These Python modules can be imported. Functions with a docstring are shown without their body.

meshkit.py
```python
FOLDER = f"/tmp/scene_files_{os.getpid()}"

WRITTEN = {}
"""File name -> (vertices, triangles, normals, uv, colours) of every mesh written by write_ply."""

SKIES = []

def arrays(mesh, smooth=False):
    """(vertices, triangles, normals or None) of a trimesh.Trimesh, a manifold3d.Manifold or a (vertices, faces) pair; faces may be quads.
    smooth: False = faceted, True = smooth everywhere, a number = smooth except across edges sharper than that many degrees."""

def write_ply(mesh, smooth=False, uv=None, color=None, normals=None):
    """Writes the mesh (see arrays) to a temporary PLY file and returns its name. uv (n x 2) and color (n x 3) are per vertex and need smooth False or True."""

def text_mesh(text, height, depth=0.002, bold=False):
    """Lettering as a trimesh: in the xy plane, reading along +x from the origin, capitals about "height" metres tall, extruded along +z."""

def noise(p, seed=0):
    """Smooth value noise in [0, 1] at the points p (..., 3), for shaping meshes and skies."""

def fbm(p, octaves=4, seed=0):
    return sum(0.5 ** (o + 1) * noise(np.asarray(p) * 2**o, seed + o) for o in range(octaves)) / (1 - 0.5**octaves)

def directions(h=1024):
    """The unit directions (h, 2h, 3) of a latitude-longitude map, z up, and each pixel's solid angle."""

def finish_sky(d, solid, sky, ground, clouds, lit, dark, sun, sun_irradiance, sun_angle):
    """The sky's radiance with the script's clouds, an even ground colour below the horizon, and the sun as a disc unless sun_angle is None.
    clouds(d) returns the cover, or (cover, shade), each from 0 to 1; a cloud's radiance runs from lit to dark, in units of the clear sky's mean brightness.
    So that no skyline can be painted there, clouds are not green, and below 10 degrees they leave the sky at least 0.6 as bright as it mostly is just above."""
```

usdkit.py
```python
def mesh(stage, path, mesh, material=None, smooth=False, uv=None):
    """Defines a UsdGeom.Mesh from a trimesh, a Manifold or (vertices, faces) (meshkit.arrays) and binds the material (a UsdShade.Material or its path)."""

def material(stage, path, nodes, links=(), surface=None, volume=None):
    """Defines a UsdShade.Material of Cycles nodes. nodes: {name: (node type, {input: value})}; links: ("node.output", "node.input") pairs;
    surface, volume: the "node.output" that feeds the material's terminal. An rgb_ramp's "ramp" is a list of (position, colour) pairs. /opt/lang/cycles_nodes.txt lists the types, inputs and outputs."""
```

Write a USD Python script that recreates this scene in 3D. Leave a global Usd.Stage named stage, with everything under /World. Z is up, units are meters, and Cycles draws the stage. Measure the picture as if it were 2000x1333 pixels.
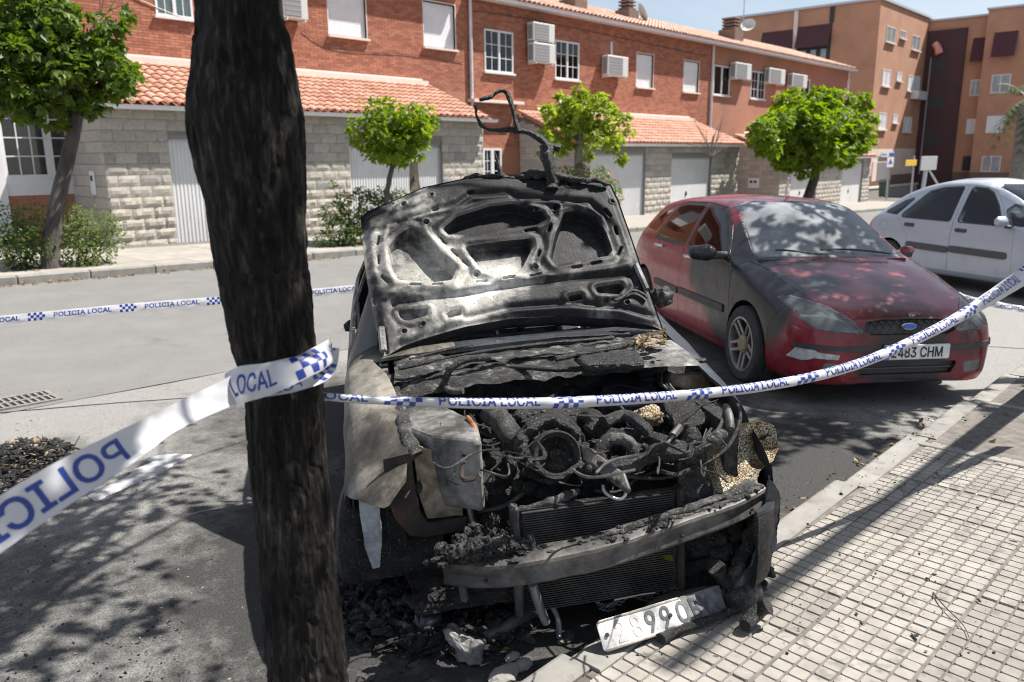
import math
import random
import numpy as np
import trimesh
import manifold3d as m3
import shapely
import shapely.geometry as sg
import shapely.affinity as sa
from scipy import ndimage
from scipy.interpolate import PchipInterpolator
import meshkit
import usdkit
from meshkit import fbm, noise, text_mesh
from pxr import Usd, UsdGeom, UsdLux, UsdShade, Gf, Sdf, Vt

# ------------------------------------------------------------------ camera, sky, sun, exposure
stage = Usd.Stage.CreateInMemory()
UsdGeom.SetStageUpAxis(stage, "Z")
UsdGeom.SetStageMetersPerUnit(stage, 1.0)
UsdGeom.Xform.Define(stage, "/World")
EYE = np.array([0.0, 0.0, 1.65])
FPX, CX, CY = 1555.0, 1000.0, 666.5
RIGHT = np.array([0.67448384, -0.7382417, -0.00841068])
DOWN = np.array([-0.17160765, -0.14568641, -0.97433376])
FWD = np.array([0.71806849, 0.65861572, -0.22495105])
cam = UsdGeom.Camera.Define(stage, "/World/camera")
cam.AddTransformOp().Set(Gf.Matrix4d(*RIGHT, 0, *(-DOWN), 0, *(-FWD), 0, *EYE, 1))
cam.CreateHorizontalApertureAttr(36.0)
cam.CreateVerticalApertureAttr(36.0 * 682 / 1024)
cam.CreateFocalLengthAttr(28.0)
cam.CreateClippingRangeAttr(Gf.Vec2f(0.05, 1000))
cam.CreateFStopAttr(3.0)
cam.CreateFocusDistanceAttr(3.6)
cam.CreateExposureAttr(1.15)
SUN = np.array([0.56, -0.31, 1.0]); SUN /= np.linalg.norm(SUN)
dome = UsdLux.DomeLight.Define(stage, "/World/sky")
sky_mat = usdkit.material(stage, "/World/Looks/sky", {
    "s": ("sky_texture", {"sky_type": "single_scattering", "sun_disc": False, "sun_elevation": float(math.asin(SUN[2])), "sun_rotation": float(math.atan2(SUN[0], SUN[1])), "altitude": 500.0, "aerosol_density": 0.9}),
    "tc": ("texture_coordinate", {}),
    "mp": ("mapping", {"scale": (1.0, 1.0, 3.0)}),
    "n": ("noise_texture", {"scale": 2.2, "detail": 6.0, "roughness": 0.6}),
    "r": ("rgb_ramp", {"ramp": [(0.3, (.22, .22, .22)), (0.8, (0.6, 0.6, 0.6))]}),
    "m": ("mix", {"color2": (9.0, 9.6, 10.5)}),
    "b": ("background_shader", {"strength": 0.05})},
    [("tc.generated", "mp.vector"), ("mp.vector", "n.vector"), ("n.fac", "r.fac"), ("r.color", "m.fac"), ("s.color", "m.color1"), ("m.color", "b.color")], surface="b.background")
UsdShade.MaterialBindingAPI.Apply(dome.GetPrim()).Bind(sky_mat)
dome.GetPrim().SetCustomDataByKey("kind", "structure")
sun = UsdLux.DistantLight.Define(stage, "/World/sun")
sun.CreateNormalizeAttr(True); sun.CreateIntensityAttr(1.25); sun.CreateAngleAttr(0.53); sun.CreateColorAttr(Gf.Vec3f(1.0, 0.955, 0.89))
_z = SUN; _x = np.cross([0, 0, 1.0], _z); _x /= np.linalg.norm(_x); _y = np.cross(_z, _x)
sun.AddTransformOp().Set(Gf.Matrix4d(*_x, 0, *_y, 0, *_z, 0, 0, 0, 50, 1))

# ------------------------------------------------------------------ helpers: pixels of the photograph (2000 wide) to points
def ray(x, y):
    v = RIGHT * (x - CX) + DOWN * (y - CY) + FWD * FPX
    return v / np.linalg.norm(v)
SL = -0.025
def gz(x): return SL * np.minimum(x, 60.0)
def on_ground(x, y, h=0.0):
    r = ray(x, y); t = (h - EYE[2]) / (r[2] - SL * r[0]); return EYE + t * r
def at_y(x, y, Y):
    r = ray(x, y); return EYE + r * (Y - EYE[1]) / r[1]
def at_x(x, y, X):
    r = ray(x, y); return EYE + r * (X - EYE[0]) / r[0]
def at_d(x, y, d):
    return EYE + RIGHT * (x - CX) * d / FPX + DOWN * (y - CY) * d / FPX + FWD * d

# ------------------------------------------------------------------ helpers: scene graph
_names = {}
LOC = {}
def _path(name, parent):
    base = parent or "/World"
    n = _names.setdefault((base, name), 0); _names[(base, name)] = n + 1
    return f"{base}/{name}" if n == 0 else f"{base}/{name}_{n:03d}"
def data(path, **kw):
    p = stage.GetPrimAtPath(path)
    for k, v in kw.items():
        if v: p.SetCustomDataByKey(k, v)
def thing(name, label, category, loc=(0, 0, 0), group=None, kind=None, matrix=None, rot=None):
    path = _path(name, None)
    x = UsdGeom.Xform.Define(stage, path)
    if matrix is not None:
        x.AddTransformOp().Set(matrix); LOC[path] = np.zeros(3)
    else:
        x.AddTranslateOp().Set(Gf.Vec3d(*map(float, loc))); LOC[path] = np.array(loc, float)
        if rot is not None:
            x.AddRotateZOp().Set(float(rot)); LOC[path] = np.zeros(3)
    data(path, label=label, category=category, group=group, kind=kind)
    return path
def obj(name, mesh, mat, parent=None, smooth=False, label=None, category=None, group=None, kind=None):
    path = _path(name, parent)
    off = LOC.get(parent, np.zeros(3)) if parent else np.zeros(3)
    LOC[path] = off
    v, f, n = meshkit.arrays(mesh, smooth)
    m = UsdGeom.Mesh.Define(stage, path)
    m.CreatePointsAttr(Vt.Vec3fArray.FromNumpy((v - off).astype(np.float32)))
    m.CreateFaceVertexCountsAttr(Vt.IntArray.FromNumpy(np.full(len(f), 3, np.int32)))
    m.CreateFaceVertexIndicesAttr(Vt.IntArray.FromNumpy(f.astype(np.int32).ravel()))
    m.CreateSubdivisionSchemeAttr("none")
    if n is not None:
        m.CreateNormalsAttr(Vt.Vec3fArray.FromNumpy(n.astype(np.float32))); m.SetNormalsInterpolation("vertex")
    UsdShade.MaterialBindingAPI.Apply(m.GetPrim()).Bind(mat)
    data(path, label=label, category=category, group=group, kind=kind)
    return path
def copy_of(src, loc, rot=0.0, label=None, scale=1.0):
    name = src.split("/")[-1]
    while name[-3:].isdigit() and name[-4] == "_": name = name[:-4]
    path = _path(name, None)
    x = UsdGeom.Xform.Define(stage, path)
    p = x.GetPrim(); p.GetReferences().AddInternalReference(src)
    x.ClearXformOpOrder()
    x.AddTransformOp(opSuffix="own").Set(Gf.Matrix4d().SetScale(scale) * Gf.Matrix4d().SetRotate(Gf.Rotation(Gf.Vec3d(0, 0, 1), rot)) * Gf.Matrix4d().SetTranslate(Gf.Vec3d(*map(float, loc))))
    p.SetInstanceable(True)
    if label: p.SetCustomDataByKey("label", label)
    return path

# ------------------------------------------------------------------ helpers: shapes
T = trimesh.Trimesh
def cat(*ms):
    out = []
    for m in ms: out += list(m) if isinstance(m, (list, tuple)) else [m]
    return trimesh.util.concatenate(out)
def box(x0, x1, y0, y1, z0, z1):
    m = trimesh.creation.box((x1 - x0, y1 - y0, z1 - z0)); m.apply_translation(((x0 + x1) / 2, (y0 + y1) / 2, (z0 + z1) / 2)); return m
def rbox(x0, x1, y0, y1, z0, z1, b=0.01):
    b = min(b, (x1 - x0) / 2.01, (y1 - y0) / 2.01, (z1 - z0) / 2.01)
    pts = []
    for sx in (0, 1):
        for sy in (0, 1):
            for sz in (0, 1):
                c = np.array([x1 if sx else x0, y1 if sy else y0, z1 if sz else z0]); d = np.array([-1 if sx else 1, -1 if sy else 1, -1 if sz else 1]) * b
                pts += [c + d * (0, 1, 1), c + d * (1, 0, 1), c + d * (1, 1, 0)]
    return trimesh.convex.convex_hull(np.array(pts))
def move(m, t=(0, 0, 0), rz=0, rx=0, ry=0, s=None):
    m = m.copy()
    if s is not None: m.apply_scale(s)
    for a, ax in ((rx, (1, 0, 0)), (ry, (0, 1, 0)), (rz, (0, 0, 1))):
        if a: m.apply_transform(trimesh.transformations.rotation_matrix(a, ax))
    m.apply_translation(t); return m
def frames(P):
    P = np.asarray(P, float); d = np.gradient(P, axis=0); d /= np.linalg.norm(d, axis=1)[:, None] + 1e-12
    a = np.array([0, 0, 1.0]) if abs(d[0][2]) < .9 else np.array([1.0, 0, 0]); u = np.cross(d[0], a); u /= np.linalg.norm(u); U = [u]
    for i in range(1, len(P)):
        u = U[-1] - d[i] * (U[-1] @ d[i]); u /= np.linalg.norm(u); U.append(u)
    U = np.array(U); return d, U, np.cross(d, U)
def spline(P, n):
    P = np.asarray(P, float)
    if len(P) < 3: return np.linspace(P[0], P[-1], n)
    t = np.r_[0, np.cumsum(np.linalg.norm(np.diff(P, axis=0), axis=1) ** .5 + 1e-9)]; t /= t[-1]
    from scipy.interpolate import CubicSpline
    return CubicSpline(t, P, bc_type="natural")(np.linspace(0, 1, n))
def tube(P, r, n=8, lump=0.0, seed=0, ls=30.0):
    P = np.asarray(P, float); r = np.broadcast_to(np.asarray(r, float), (len(P),)) if np.ndim(r) == 0 or len(np.atleast_1d(r)) == len(P) else np.interp(np.linspace(0, 1, len(P)), np.linspace(0, 1, len(r)), r)
    d, U, W = frames(P); a = np.linspace(0, 2 * np.pi, n, endpoint=False)
    ring = U[:, None] * np.cos(a)[None, :, None] + W[:, None] * np.sin(a)[None, :, None]
    V = P[:, None] + ring * r[:, None, None]
    if lump: V = V + ring * ((fbm(V * ls + 50, 3, seed) - .5) * 2 * lump)[..., None]
    k = len(P); V = V.reshape(-1, 3); f = []
    i = np.arange(k - 1)[:, None] * n; j = np.arange(n)[None]; jn = (j + 1) % n
    a_, b_, c_, d_ = (i + j), (i + jn), (i + n + jn), (i + n + j)
    F = np.concatenate([np.stack([a_, b_, c_], -1).reshape(-1, 3), np.stack([a_, c_, d_], -1).reshape(-1, 3)])
    V = np.vstack([V, P[0], P[-1]]); c0, c1 = k * n, k * n + 1; J = np.arange(n)
    F = np.vstack([F, np.stack([np.full(n, c0), (J + 1) % n, J], -1), np.stack([np.full(n, c1), (k - 1) * n + J, (k - 1) * n + (J + 1) % n], -1)])
    return T(V, F, process=False)
def lathe(prof, n=32):
    """profile of (r, z) turned about z"""
    prof = np.asarray(prof, float); a = np.linspace(0, 2 * np.pi, n, endpoint=False); k = len(prof)
    V = np.stack([prof[:, 0][:, None] * np.cos(a), prof[:, 0][:, None] * np.sin(a), np.repeat(prof[:, 1][:, None], n, 1)], -1).reshape(-1, 3)
    i = np.arange(k - 1)[:, None] * n; j = np.arange(n)[None]; jn = (j + 1) % n
    F = np.concatenate([np.stack([i + j, i + jn, i + n + jn], -1).reshape(-1, 3), np.stack([i + j, i + n + jn, i + n + j], -1).reshape(-1, 3)])
    return T(V, F, process=False)
def grid(V, flip=False):
    """V (a, b, 3) -> surface"""
    a, b = V.shape[:2]; i = np.arange(a - 1)[:, None] * b; j = np.arange(b - 1)[None]
    q = [i + j, i + j + 1, i + b + j + 1, i + b + j]
    F = np.concatenate([np.stack([q[0], q[1], q[2]], -1).reshape(-1, 3), np.stack([q[0], q[2], q[3]], -1).reshape(-1, 3)])
    return T(V.reshape(-1, 3), F[:, ::-1] if flip else F, process=False)
def extrude(poly, h):
    return cat([trimesh.creation.extrude_polygon(g, h, engine="earcut") for g in getattr(poly, "geoms", [poly]) if g.area > 1e-9])
def wall_panel(poly, axis, at, th):
    """polygon in (horizontal, z) extruded through th along y (axis 'y', from at to at + th) or x"""
    m = extrude(poly, th); v = m.vertices.copy()
    if axis == "y": m.vertices = np.c_[v[:, 0], at + v[:, 2], v[:, 1]]; m.invert()
    else: m.vertices = np.c_[at + v[:, 2], v[:, 0], v[:, 1]]
    return m
def rough_box(x0, x1, y0, y1, z0, z1, amp, seed, nx=7, nz=4):
    """box whose -y face is split stone"""
    X, Z = np.meshgrid(np.linspace(x0, x1, nx), np.linspace(z0, z1, nz), indexing="ij")
    e = np.minimum(np.minimum(X - x0, x1 - X), np.minimum(Z - z0, z1 - Z)) > 1e-6
    Y = y0 - e * amp * (0.35 + 1.3 * noise(np.stack([X * 11, Z * 11, X * 0 + seed], -1), 3))
    return cat(grid(np.stack([X, Y, Z], -1), flip=True), box(x0, x1, y0 + .001, y1, z0, z1))
def flat(poly, z, hole=None):
    return None

# ------------------------------------------------------------------ helpers: materials
def mat(name, c1, c2=None, scale=3.0, rough=0.6, metal=0.0, bump=0.0, bscale=60.0, detail=5.0, lo=0.35, hi=0.65, c3=None, scale3=0.7, lo3=0.55, hi3=0.7, spec=0.5, coat=0.0, coords="position", rough2=None, bdist=0.01, stretch=None, rnd=0.0, trans=0.0):
    N = {"p": ("principled_bsdf", {"base_color": c1, "roughness": rough, "metallic": metal, "specular_ior_level": spec, "coat_weight": coat})}
    L = []
    N["g"] = ("geometry", {}) if coords == "position" else ("texture_coordinate", {})
    src = "g.position" if coords == "position" else "g.object"
    if stretch:
        N["mp"] = ("mapping", {"scale": stretch}); L.append((src, "mp.vector")); src = "mp.vector"
    col = None
    if c2 is not None:
        N["n1"] = ("noise_texture", {"scale": scale, "detail": detail, "roughness": 0.6})
        N["r1"] = ("rgb_ramp", {"ramp": [(lo, c1), (hi, c2)]})
        L += [(src, "n1.vector"), ("n1.fac", "r1.fac")]; col = "r1.color"
        if rough2 is not None:
            N["rr"] = ("map_range", {"from_min": lo, "from_max": hi, "to_min": rough, "to_max": rough2, "clamp": True}); L += [("n1.fac", "rr.value"), ("rr.result", "p.roughness")]
    if c3 is not None:
        N["n3"] = ("noise_texture", {"scale": scale3, "detail": 4.0, "roughness": 0.55})
        N["r3"] = ("rgb_ramp", {"ramp": [(lo3, (0, 0, 0)), (hi3, (1, 1, 1))]})
        N["m3"] = ("mix", {"color1": c1, "color2": c3})
        L += [(src, "n3.vector"), ("n3.fac", "r3.fac"), ("r3.color", "m3.fac")]
        if col: L.append((col, "m3.color1"))
        col = "m3.color"
    if rnd:
        N["oi"] = ("object_info", {}); N["mr"] = ("map_range", {"to_min": 1 - rnd, "to_max": 1 + rnd}); N["h"] = ("hsv", {"color": c1})
        L += [("oi.random", "mr.value"), ("mr.result", "h.value")]
        if col: L.append((col, "h.color"))
        col = "h.color"
    if col: L.append((col, "p.base_color"))
    if bump:
        N["nb"] = ("noise_texture", {"scale": bscale, "detail": 4.0, "roughness": 0.6}); N["b"] = ("bump", {"strength": bump, "distance": bdist})
        L += [(src, "nb.vector"), ("nb.fac", "b.height"), ("b.normal", "p.normal")]
    return usdkit.material(stage, "/World/Looks/" + name, N, L, surface="p.BSDF")
def leaf_mat(name, c1, c2, c3, tr=0.5):
    N = {"oi": ("geometry", {}), "r": ("rgb_ramp", {"ramp": [(0, c1), (0.55, c2), (1, c3)]}), "p": ("principled_bsdf", {"roughness": 0.45, "specular_ior_level": 0.4}),
         "hs": ("hsv", {"value": 1.6, "saturation": 1.1}), "t": ("translucent_bsdf", {}), "m": ("mix_closure", {"fac": tr})}
    return usdkit.material(stage, "/World/Looks/" + name, N, [("oi.random_per_island", "r.fac"), ("r.color", "p.base_color"), ("r.color", "hs.color"), ("hs.color", "t.color"), ("p.BSDF", "m.closure1"), ("t.BSDF", "m.closure2")], surface="m.closure")
def glass_mat(name, tint, rough=0.02, body=None, fac_body=0.0):
    N = {"f": ("fresnel", {"IOR": 1.5}), "t": ("transparent_bsdf", {"color": tint}), "g": ("glossy_bsdf", {"color": (1, 1, 1), "roughness": rough}), "m": ("mix_closure", {})}
    L = [("f.fac", "m.fac"), ("t.BSDF", "m.closure1"), ("g.BSDF", "m.closure2")]
    out = "m.closure"
    if body is not None:
        N["d"] = ("diffuse_bsdf", {"color": body}); N["m2"] = ("mix_closure", {"fac": fac_body})
        N["ge"] = ("geometry", {}); N["n"] = ("noise_texture", {"scale": 5.0, "detail": 6.0}); N["r"] = ("map_range", {"from_min": 0.3, "from_max": 0.7, "to_min": fac_body * .5, "to_max": min(1.0, fac_body * 1.5), "clamp": True})
        L += [("m.closure", "m2.closure1"), ("d.BSDF", "m2.closure2"), ("ge.position", "n.vector"), ("n.fac", "r.value"), ("r.result", "m2.fac")]; out = "m2.closure"
    return usdkit.material(stage, "/World/Looks/" + name, N, L, surface=out)
# ------------------------------------------------------------------ materials of the setting
M = {}
def asphalt(name, c1, c2, c3, sc3):
    N = {"g": ("geometry", {}), "v": ("voronoi_texture", {"scale": 130.0}) if False else ("noise_texture", {"scale": 160.0, "detail": 2.0}),
         "r": ("rgb_ramp", {"ramp": [(0.3, tuple(.55 * x for x in c1)), (0.5, c1), (0.72, tuple(1.5 * x for x in c1))]}),
         "n2": ("noise_texture", {"scale": 1.6, "detail": 7.0, "roughness": 0.65}), "r2": ("rgb_ramp", {"ramp": [(0.4, (0, 0, 0)), (0.66, (.75, .75, .75))]}), "m2": ("mix", {"color2": c2}),
         "n3": ("noise_texture", {"scale": sc3, "detail": 8.0, "roughness": 0.72, "distortion": 0.4}), "r3": ("rgb_ramp", {"ramp": [(0.56, (0, 0, 0)), (0.70, (1, 1, 1))]}), "m3": ("mix", {"color2": c3}),
         "nb": ("noise_texture", {"scale": 95.0, "detail": 5.0, "roughness": 0.7}), "b": ("bump", {"strength": 0.55, "distance": 0.008}),
         "p": ("principled_bsdf", {"roughness": 0.85, "specular_ior_level": 0.35})}
    return usdkit.material(stage, "/World/Looks/" + name, N, [("g.position", "v.vector"), ("v.fac", "r.fac"), ("g.position", "n2.vector"), ("n2.fac", "r2.fac"), ("r2.color", "m2.fac"), ("r.color", "m2.color1"),
        ("g.position", "n3.vector"), ("n3.fac", "r3.fac"), ("r3.color", "m3.fac"), ("m2.color", "m3.color1"), ("m3.color", "p.base_color"), ("g.position", "nb.vector"), ("nb.fac", "b.height"), ("b.normal", "p.normal")], surface="p.BSDF")
def soot_ground(name, c1, spots):
    """asphalt with soot spread round given places (x, y, radius)"""
    N = {"g": ("geometry", {}), "v": ("noise_texture", {"scale": 150.0, "detail": 2.0}),
         "r": ("rgb_ramp", {"ramp": [(0.3, tuple(.5 * x for x in c1)), (0.5, c1), (0.72, tuple(1.5 * x for x in c1))]}),
         "n2": ("noise_texture", {"scale": 4.5, "detail": 10.0, "roughness": 0.76}),
         "nb": ("noise_texture", {"scale": 80.0, "detail": 6.0, "roughness": 0.7}), "b": ("bump", {"strength": 0.7, "distance": 0.01}),
         "m": ("mix", {"mix_type": "multiply", "color2": (0.15, 0.148, 0.15)}),
         "w": ("rgb_ramp", {"ramp": [(0.60, (0, 0, 0)), (0.75, (.35, .35, .35))]}), "n4": ("noise_texture", {"scale": 14.0, "detail": 8.0, "roughness": 0.75}), "mw": ("mix", {"color2": (0.03, 0.03, 0.03)}),
         "p": ("principled_bsdf", {"roughness": 0.8, "specular_ior_level": 0.35})}
    L = [("g.position", "v.vector"), ("v.fac", "r.fac"), ("g.position", "n2.vector"), ("g.position", "nb.vector"), ("nb.fac", "b.height"), ("b.normal", "p.normal"), ("g.position", "n4.vector"), ("n4.fac", "w.fac"), ("w.color", "mw.fac"), ("r.color", "mw.color1")]
    prev = None
    for i, (x, y, rad, a) in enumerate(spots):
        N[f"d{i}"] = ("mapping", {"mapping_type": "point", "location": (-x / rad, -y / rad, 0), "scale": (1 / rad, 1 / rad, 0.0)})
        N[f"s{i}"] = ("gradient_texture", {"gradient_type": "spherical"}); N[f"k{i}"] = ("math", {"math_type": "multiply", "value2": a})
        L += [("g.position", f"d{i}.vector"), (f"d{i}.vector", f"s{i}.vector"), (f"s{i}.fac", f"k{i}.value1")]
        if prev:
            N[f"x{i}"] = ("math", {"math_type": "maximum"}); L += [(prev, f"x{i}.value1"), (f"k{i}.value", f"x{i}.value2")]; prev = f"x{i}.value"
        else: prev = f"k{i}.value"
    N["ad"] = ("math", {"math_type": "multiply_add", "value2": 1.0}); N["mr"] = ("map_range", {"from_min": 0.58, "from_max": 1.02, "clamp": True})
    L += [("n2.fac", "ad.value1"), (prev, "ad.value3"), ("ad.value", "mr.value"), ("mr.result", "m.fac"), ("mw.color", "m.color1"), ("m.color", "p.base_color")]
    return usdkit.material(stage, "/World/Looks/" + name, N, L, surface="p.BSDF")
M["road"] = asphalt("road", (0.14, 0.136, 0.13), (0.17, 0.166, 0.158), (0.095, 0.094, 0.092), 0.8)
M["bay"] = soot_ground("parking_bay", (0.20, 0.194, 0.184), [(1.2, 4.9, 0.8, 0.55), (2.2, 2.5, 2.0, 1.0), (3.3, 4.2, 1.9, 0.9), (0.7, 3.3, 1.6, 0.45), (4.3, 2.0, 1.8, 0.85), (5.3, 3.4, 1.9, 0.75), (1.1, 2.3, 1.0, .5)])
M["ground"] = asphalt("ground", (0.15, 0.145, 0.14), (0.2, 0.19, 0.18), (0.12, 0.11, 0.10), 0.5)
M["joint"] = mat("joint", (0.02, 0.02, 0.02), rough=.95)
M["tile"] = [mat(f"tile{i}", tuple(k * x for x in (0.255, 0.236, 0.21)), tuple(k * x for x in (0.19, 0.175, 0.155)), scale=9, rough=.85, bump=.35, bscale=220, bdist=.003, c3=(0.09, 0.083, 0.075), scale3=13, lo3=.55, hi3=.74) for i, k in enumerate((0.86, 1.0, 1.08))]
M["grout"] = mat("grout", (0.15, 0.135, 0.118), (0.08, 0.073, 0.065), scale=14, rough=.95)
M["kerb"] = [mat(f"kerb{i}", tuple(k * x for x in (0.23, 0.22, 0.20)), tuple(k * x for x in (0.17, 0.162, 0.15)), scale=7, rough=.85, bump=.3, bscale=160, bdist=.004, c3=(0.10, .10, .10), scale3=9, lo3=.6, hi3=.75) for i, k in enumerate((0.95, 1.05))]
M["slab"] = [mat(f"slab{i}", tuple(k * x for x in (0.29, 0.265, 0.235)), tuple(k * x for x in (0.23, 0.21, 0.185)), scale=5, rough=.9, bump=.2, bscale=80) for i, k in enumerate((0.95, 1.04))]
M["soil"] = mat("soil", (0.13, 0.10, 0.07), (0.06, 0.045, 0.03), scale=20, rough=.95, bump=.8, bscale=60, bdist=.02)
M["block"] = [mat(f"block{i}", c, tuple(.72 * x for x in c), scale=16, rough=.9, bump=.5, bscale=120, bdist=.006, lo=.3, hi=.75) for i, c in enumerate([(0.42, 0.39, 0.345), (0.37, 0.345, 0.31), (0.30, 0.285, 0.265), (0.45, 0.41, 0.365)])]
M["split"] = [mat(f"split{i}", c, tuple(.75 * x for x in c), scale=18, rough=.95, bump=.9, bscale=90, bdist=.015) for i, c in enumerate([(0.46, 0.42, 0.36), (0.42, 0.38, 0.33)])]
M["mortar"] = mat("mortar", (0.22, 0.20, 0.185), (0.16, 0.15, 0.14), scale=20, rough=.95)
M["mortar_red"] = mat("mortar_red", (0.36, 0.24, 0.19), (0.30, 0.19, 0.15), scale=12, rough=.95)
M["brick"] = [mat(f"brick{i}", c, tuple(.8 * x for x in c), scale=6, rough=.85, bump=.3, bscale=140, bdist=.004) for i, c in enumerate([(0.37, 0.14, 0.083), (0.325, 0.117, 0.069), (0.40, 0.158, 0.096), (0.285, 0.10, 0.06)])]
def far_brick(name, a, b, mort, bw=.25, bh=.065):
    N = {"g": ("geometry", {}), "s": ("separate_xyz", {}), "ad": ("math", {"math_type": "add"}), "c": ("combine_xyz", {}),
         "b": ("brick_texture", {"color1": a, "color2": b, "mortar": mort, "scale": 1.0, "mortar_size": 0.006, "brick_width": bw, "row_height": bh, "bias": 0.0}),
         "n": ("noise_texture", {"scale": 0.8, "detail": 6.0}), "h": ("hsv", {}), "mr": ("map_range", {"from_min": .3, "from_max": .7, "to_min": .88, "to_max": 1.1}),
         "bu": ("bump", {"strength": .3, "distance": .006}), "p": ("principled_bsdf", {"roughness": .9})}
    return usdkit.material(stage, "/World/Looks/" + name, N, [("g.position", "s.vector"), ("s.x", "ad.value1"), ("s.y", "ad.value2"), ("ad.value", "c.x"), ("s.z", "c.y"), ("c.vector", "b.vector"), ("g.position", "n.vector"), ("n.fac", "mr.value"), ("mr.result", "h.value"), ("b.color", "h.color"), ("h.color", "p.base_color"), ("b.fac", "bu.height"), ("bu.normal", "p.normal")], surface="p.BSDF")
M["brick_far"] = far_brick("brick_far", (0.36, 0.138, 0.083), (0.325, 0.12, 0.072), (0.30, 0.20, 0.145))
M["brick_orange"] = far_brick("brick_orange", (0.42, 0.21, 0.13), (0.39, 0.19, 0.115), (0.33, 0.2, 0.13))
M["brick_dark"] = far_brick("brick_dark", (0.16, 0.10, 0.075), (0.14, 0.09, 0.07), (0.12, 0.09, 0.07))
M["rtile"] = [mat(f"rtile{i}", c, tuple(.82 * x for x in c), scale=9, rough=.8, bump=.25, bscale=90, c3=(.30, .2, .15), scale3=4, lo3=.6, hi3=.8) for i, c in enumerate([(0.50, 0.265, 0.185), (0.45, 0.225, 0.15), (0.54, 0.305, 0.22), (0.40, 0.185, 0.12)])]
M["rtile_top"] = [mat(f"rtile_top{i}", c, tuple(.85 * x for x in c), scale=7, rough=.85) for i, c in enumerate([(0.58, 0.38, 0.29), (0.54, 0.34, 0.25), (0.62, 0.43, 0.34), (0.48, 0.29, 0.21)])]
M["rtile_pale"] = mat("rtile_pale", (0.60, 0.36, 0.25), (0.52, 0.28, 0.19), scale=4, rough=.85)
M["deck"] = mat("deck", (0.34, 0.13, 0.08), rough=.9)
M["white"] = mat("white", (0.64, 0.64, 0.65), (0.58, 0.58, 0.59), scale=2, rough=.4)
M["white_metal"] = mat("white_metal", (0.60, 0.60, 0.61), (0.53, 0.53, 0.53), scale=1.5, rough=.45, c3=(.5, .48, .45), scale3=3, lo3=.62, hi3=.85)
M["cream"] = mat("cream", (0.66, 0.56, 0.50), (0.58, 0.49, 0.43), scale=2, rough=.85, bump=.15, bscale=40)
M["pink"] = mat("pink", (0.68, 0.56, 0.50), (0.62, 0.5, 0.45), scale=2, rough=.85)
M["grey_metal"] = mat("grey_metal", (0.42, 0.43, 0.45), rough=.45, metal=.3)
M["pipe"] = mat("pipe", (0.55, 0.56, 0.60), (0.5, 0.5, 0.53), scale=3, rough=.5)
M["dark_gap"] = mat("dark_gap", (0.035, 0.035, 0.035), rough=.9)
M["lintel"] = mat("lintel", (0.22, 0.215, 0.21), rough=.85)
M["room"] = mat("room", (0.05, 0.045, 0.045), rough=.9)
M["curtain"] = mat("curtain", (0.80, 0.82, 0.79), (0.6, 0.64, 0.61), scale=6, stretch=(6, 6, .4), rough=.9)
M["pane"] = glass_mat("pane", (0.9, 0.93, 0.92))
M["awning"] = mat("awning", (0.055, 0.015, 0.02), rough=.8)
M["ac_side"] = mat("ac_side", (0.50, 0.495, 0.475), rough=.5)
M["ac_grille"] = mat("ac_grille", (0.16, 0.16, 0.17), (0.24, 0.24, 0.25), scale=70, rough=.6)
M["plaster"] = mat("plaster", (0.62, 0.50, 0.43), (0.55, 0.44, 0.38), scale=1.5, rough=.9)
M["dark_red"] = mat("dark_red", (0.05, 0.013, 0.014), (0.032, 0.01, 0.011), scale=.8, rough=.6)
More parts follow.
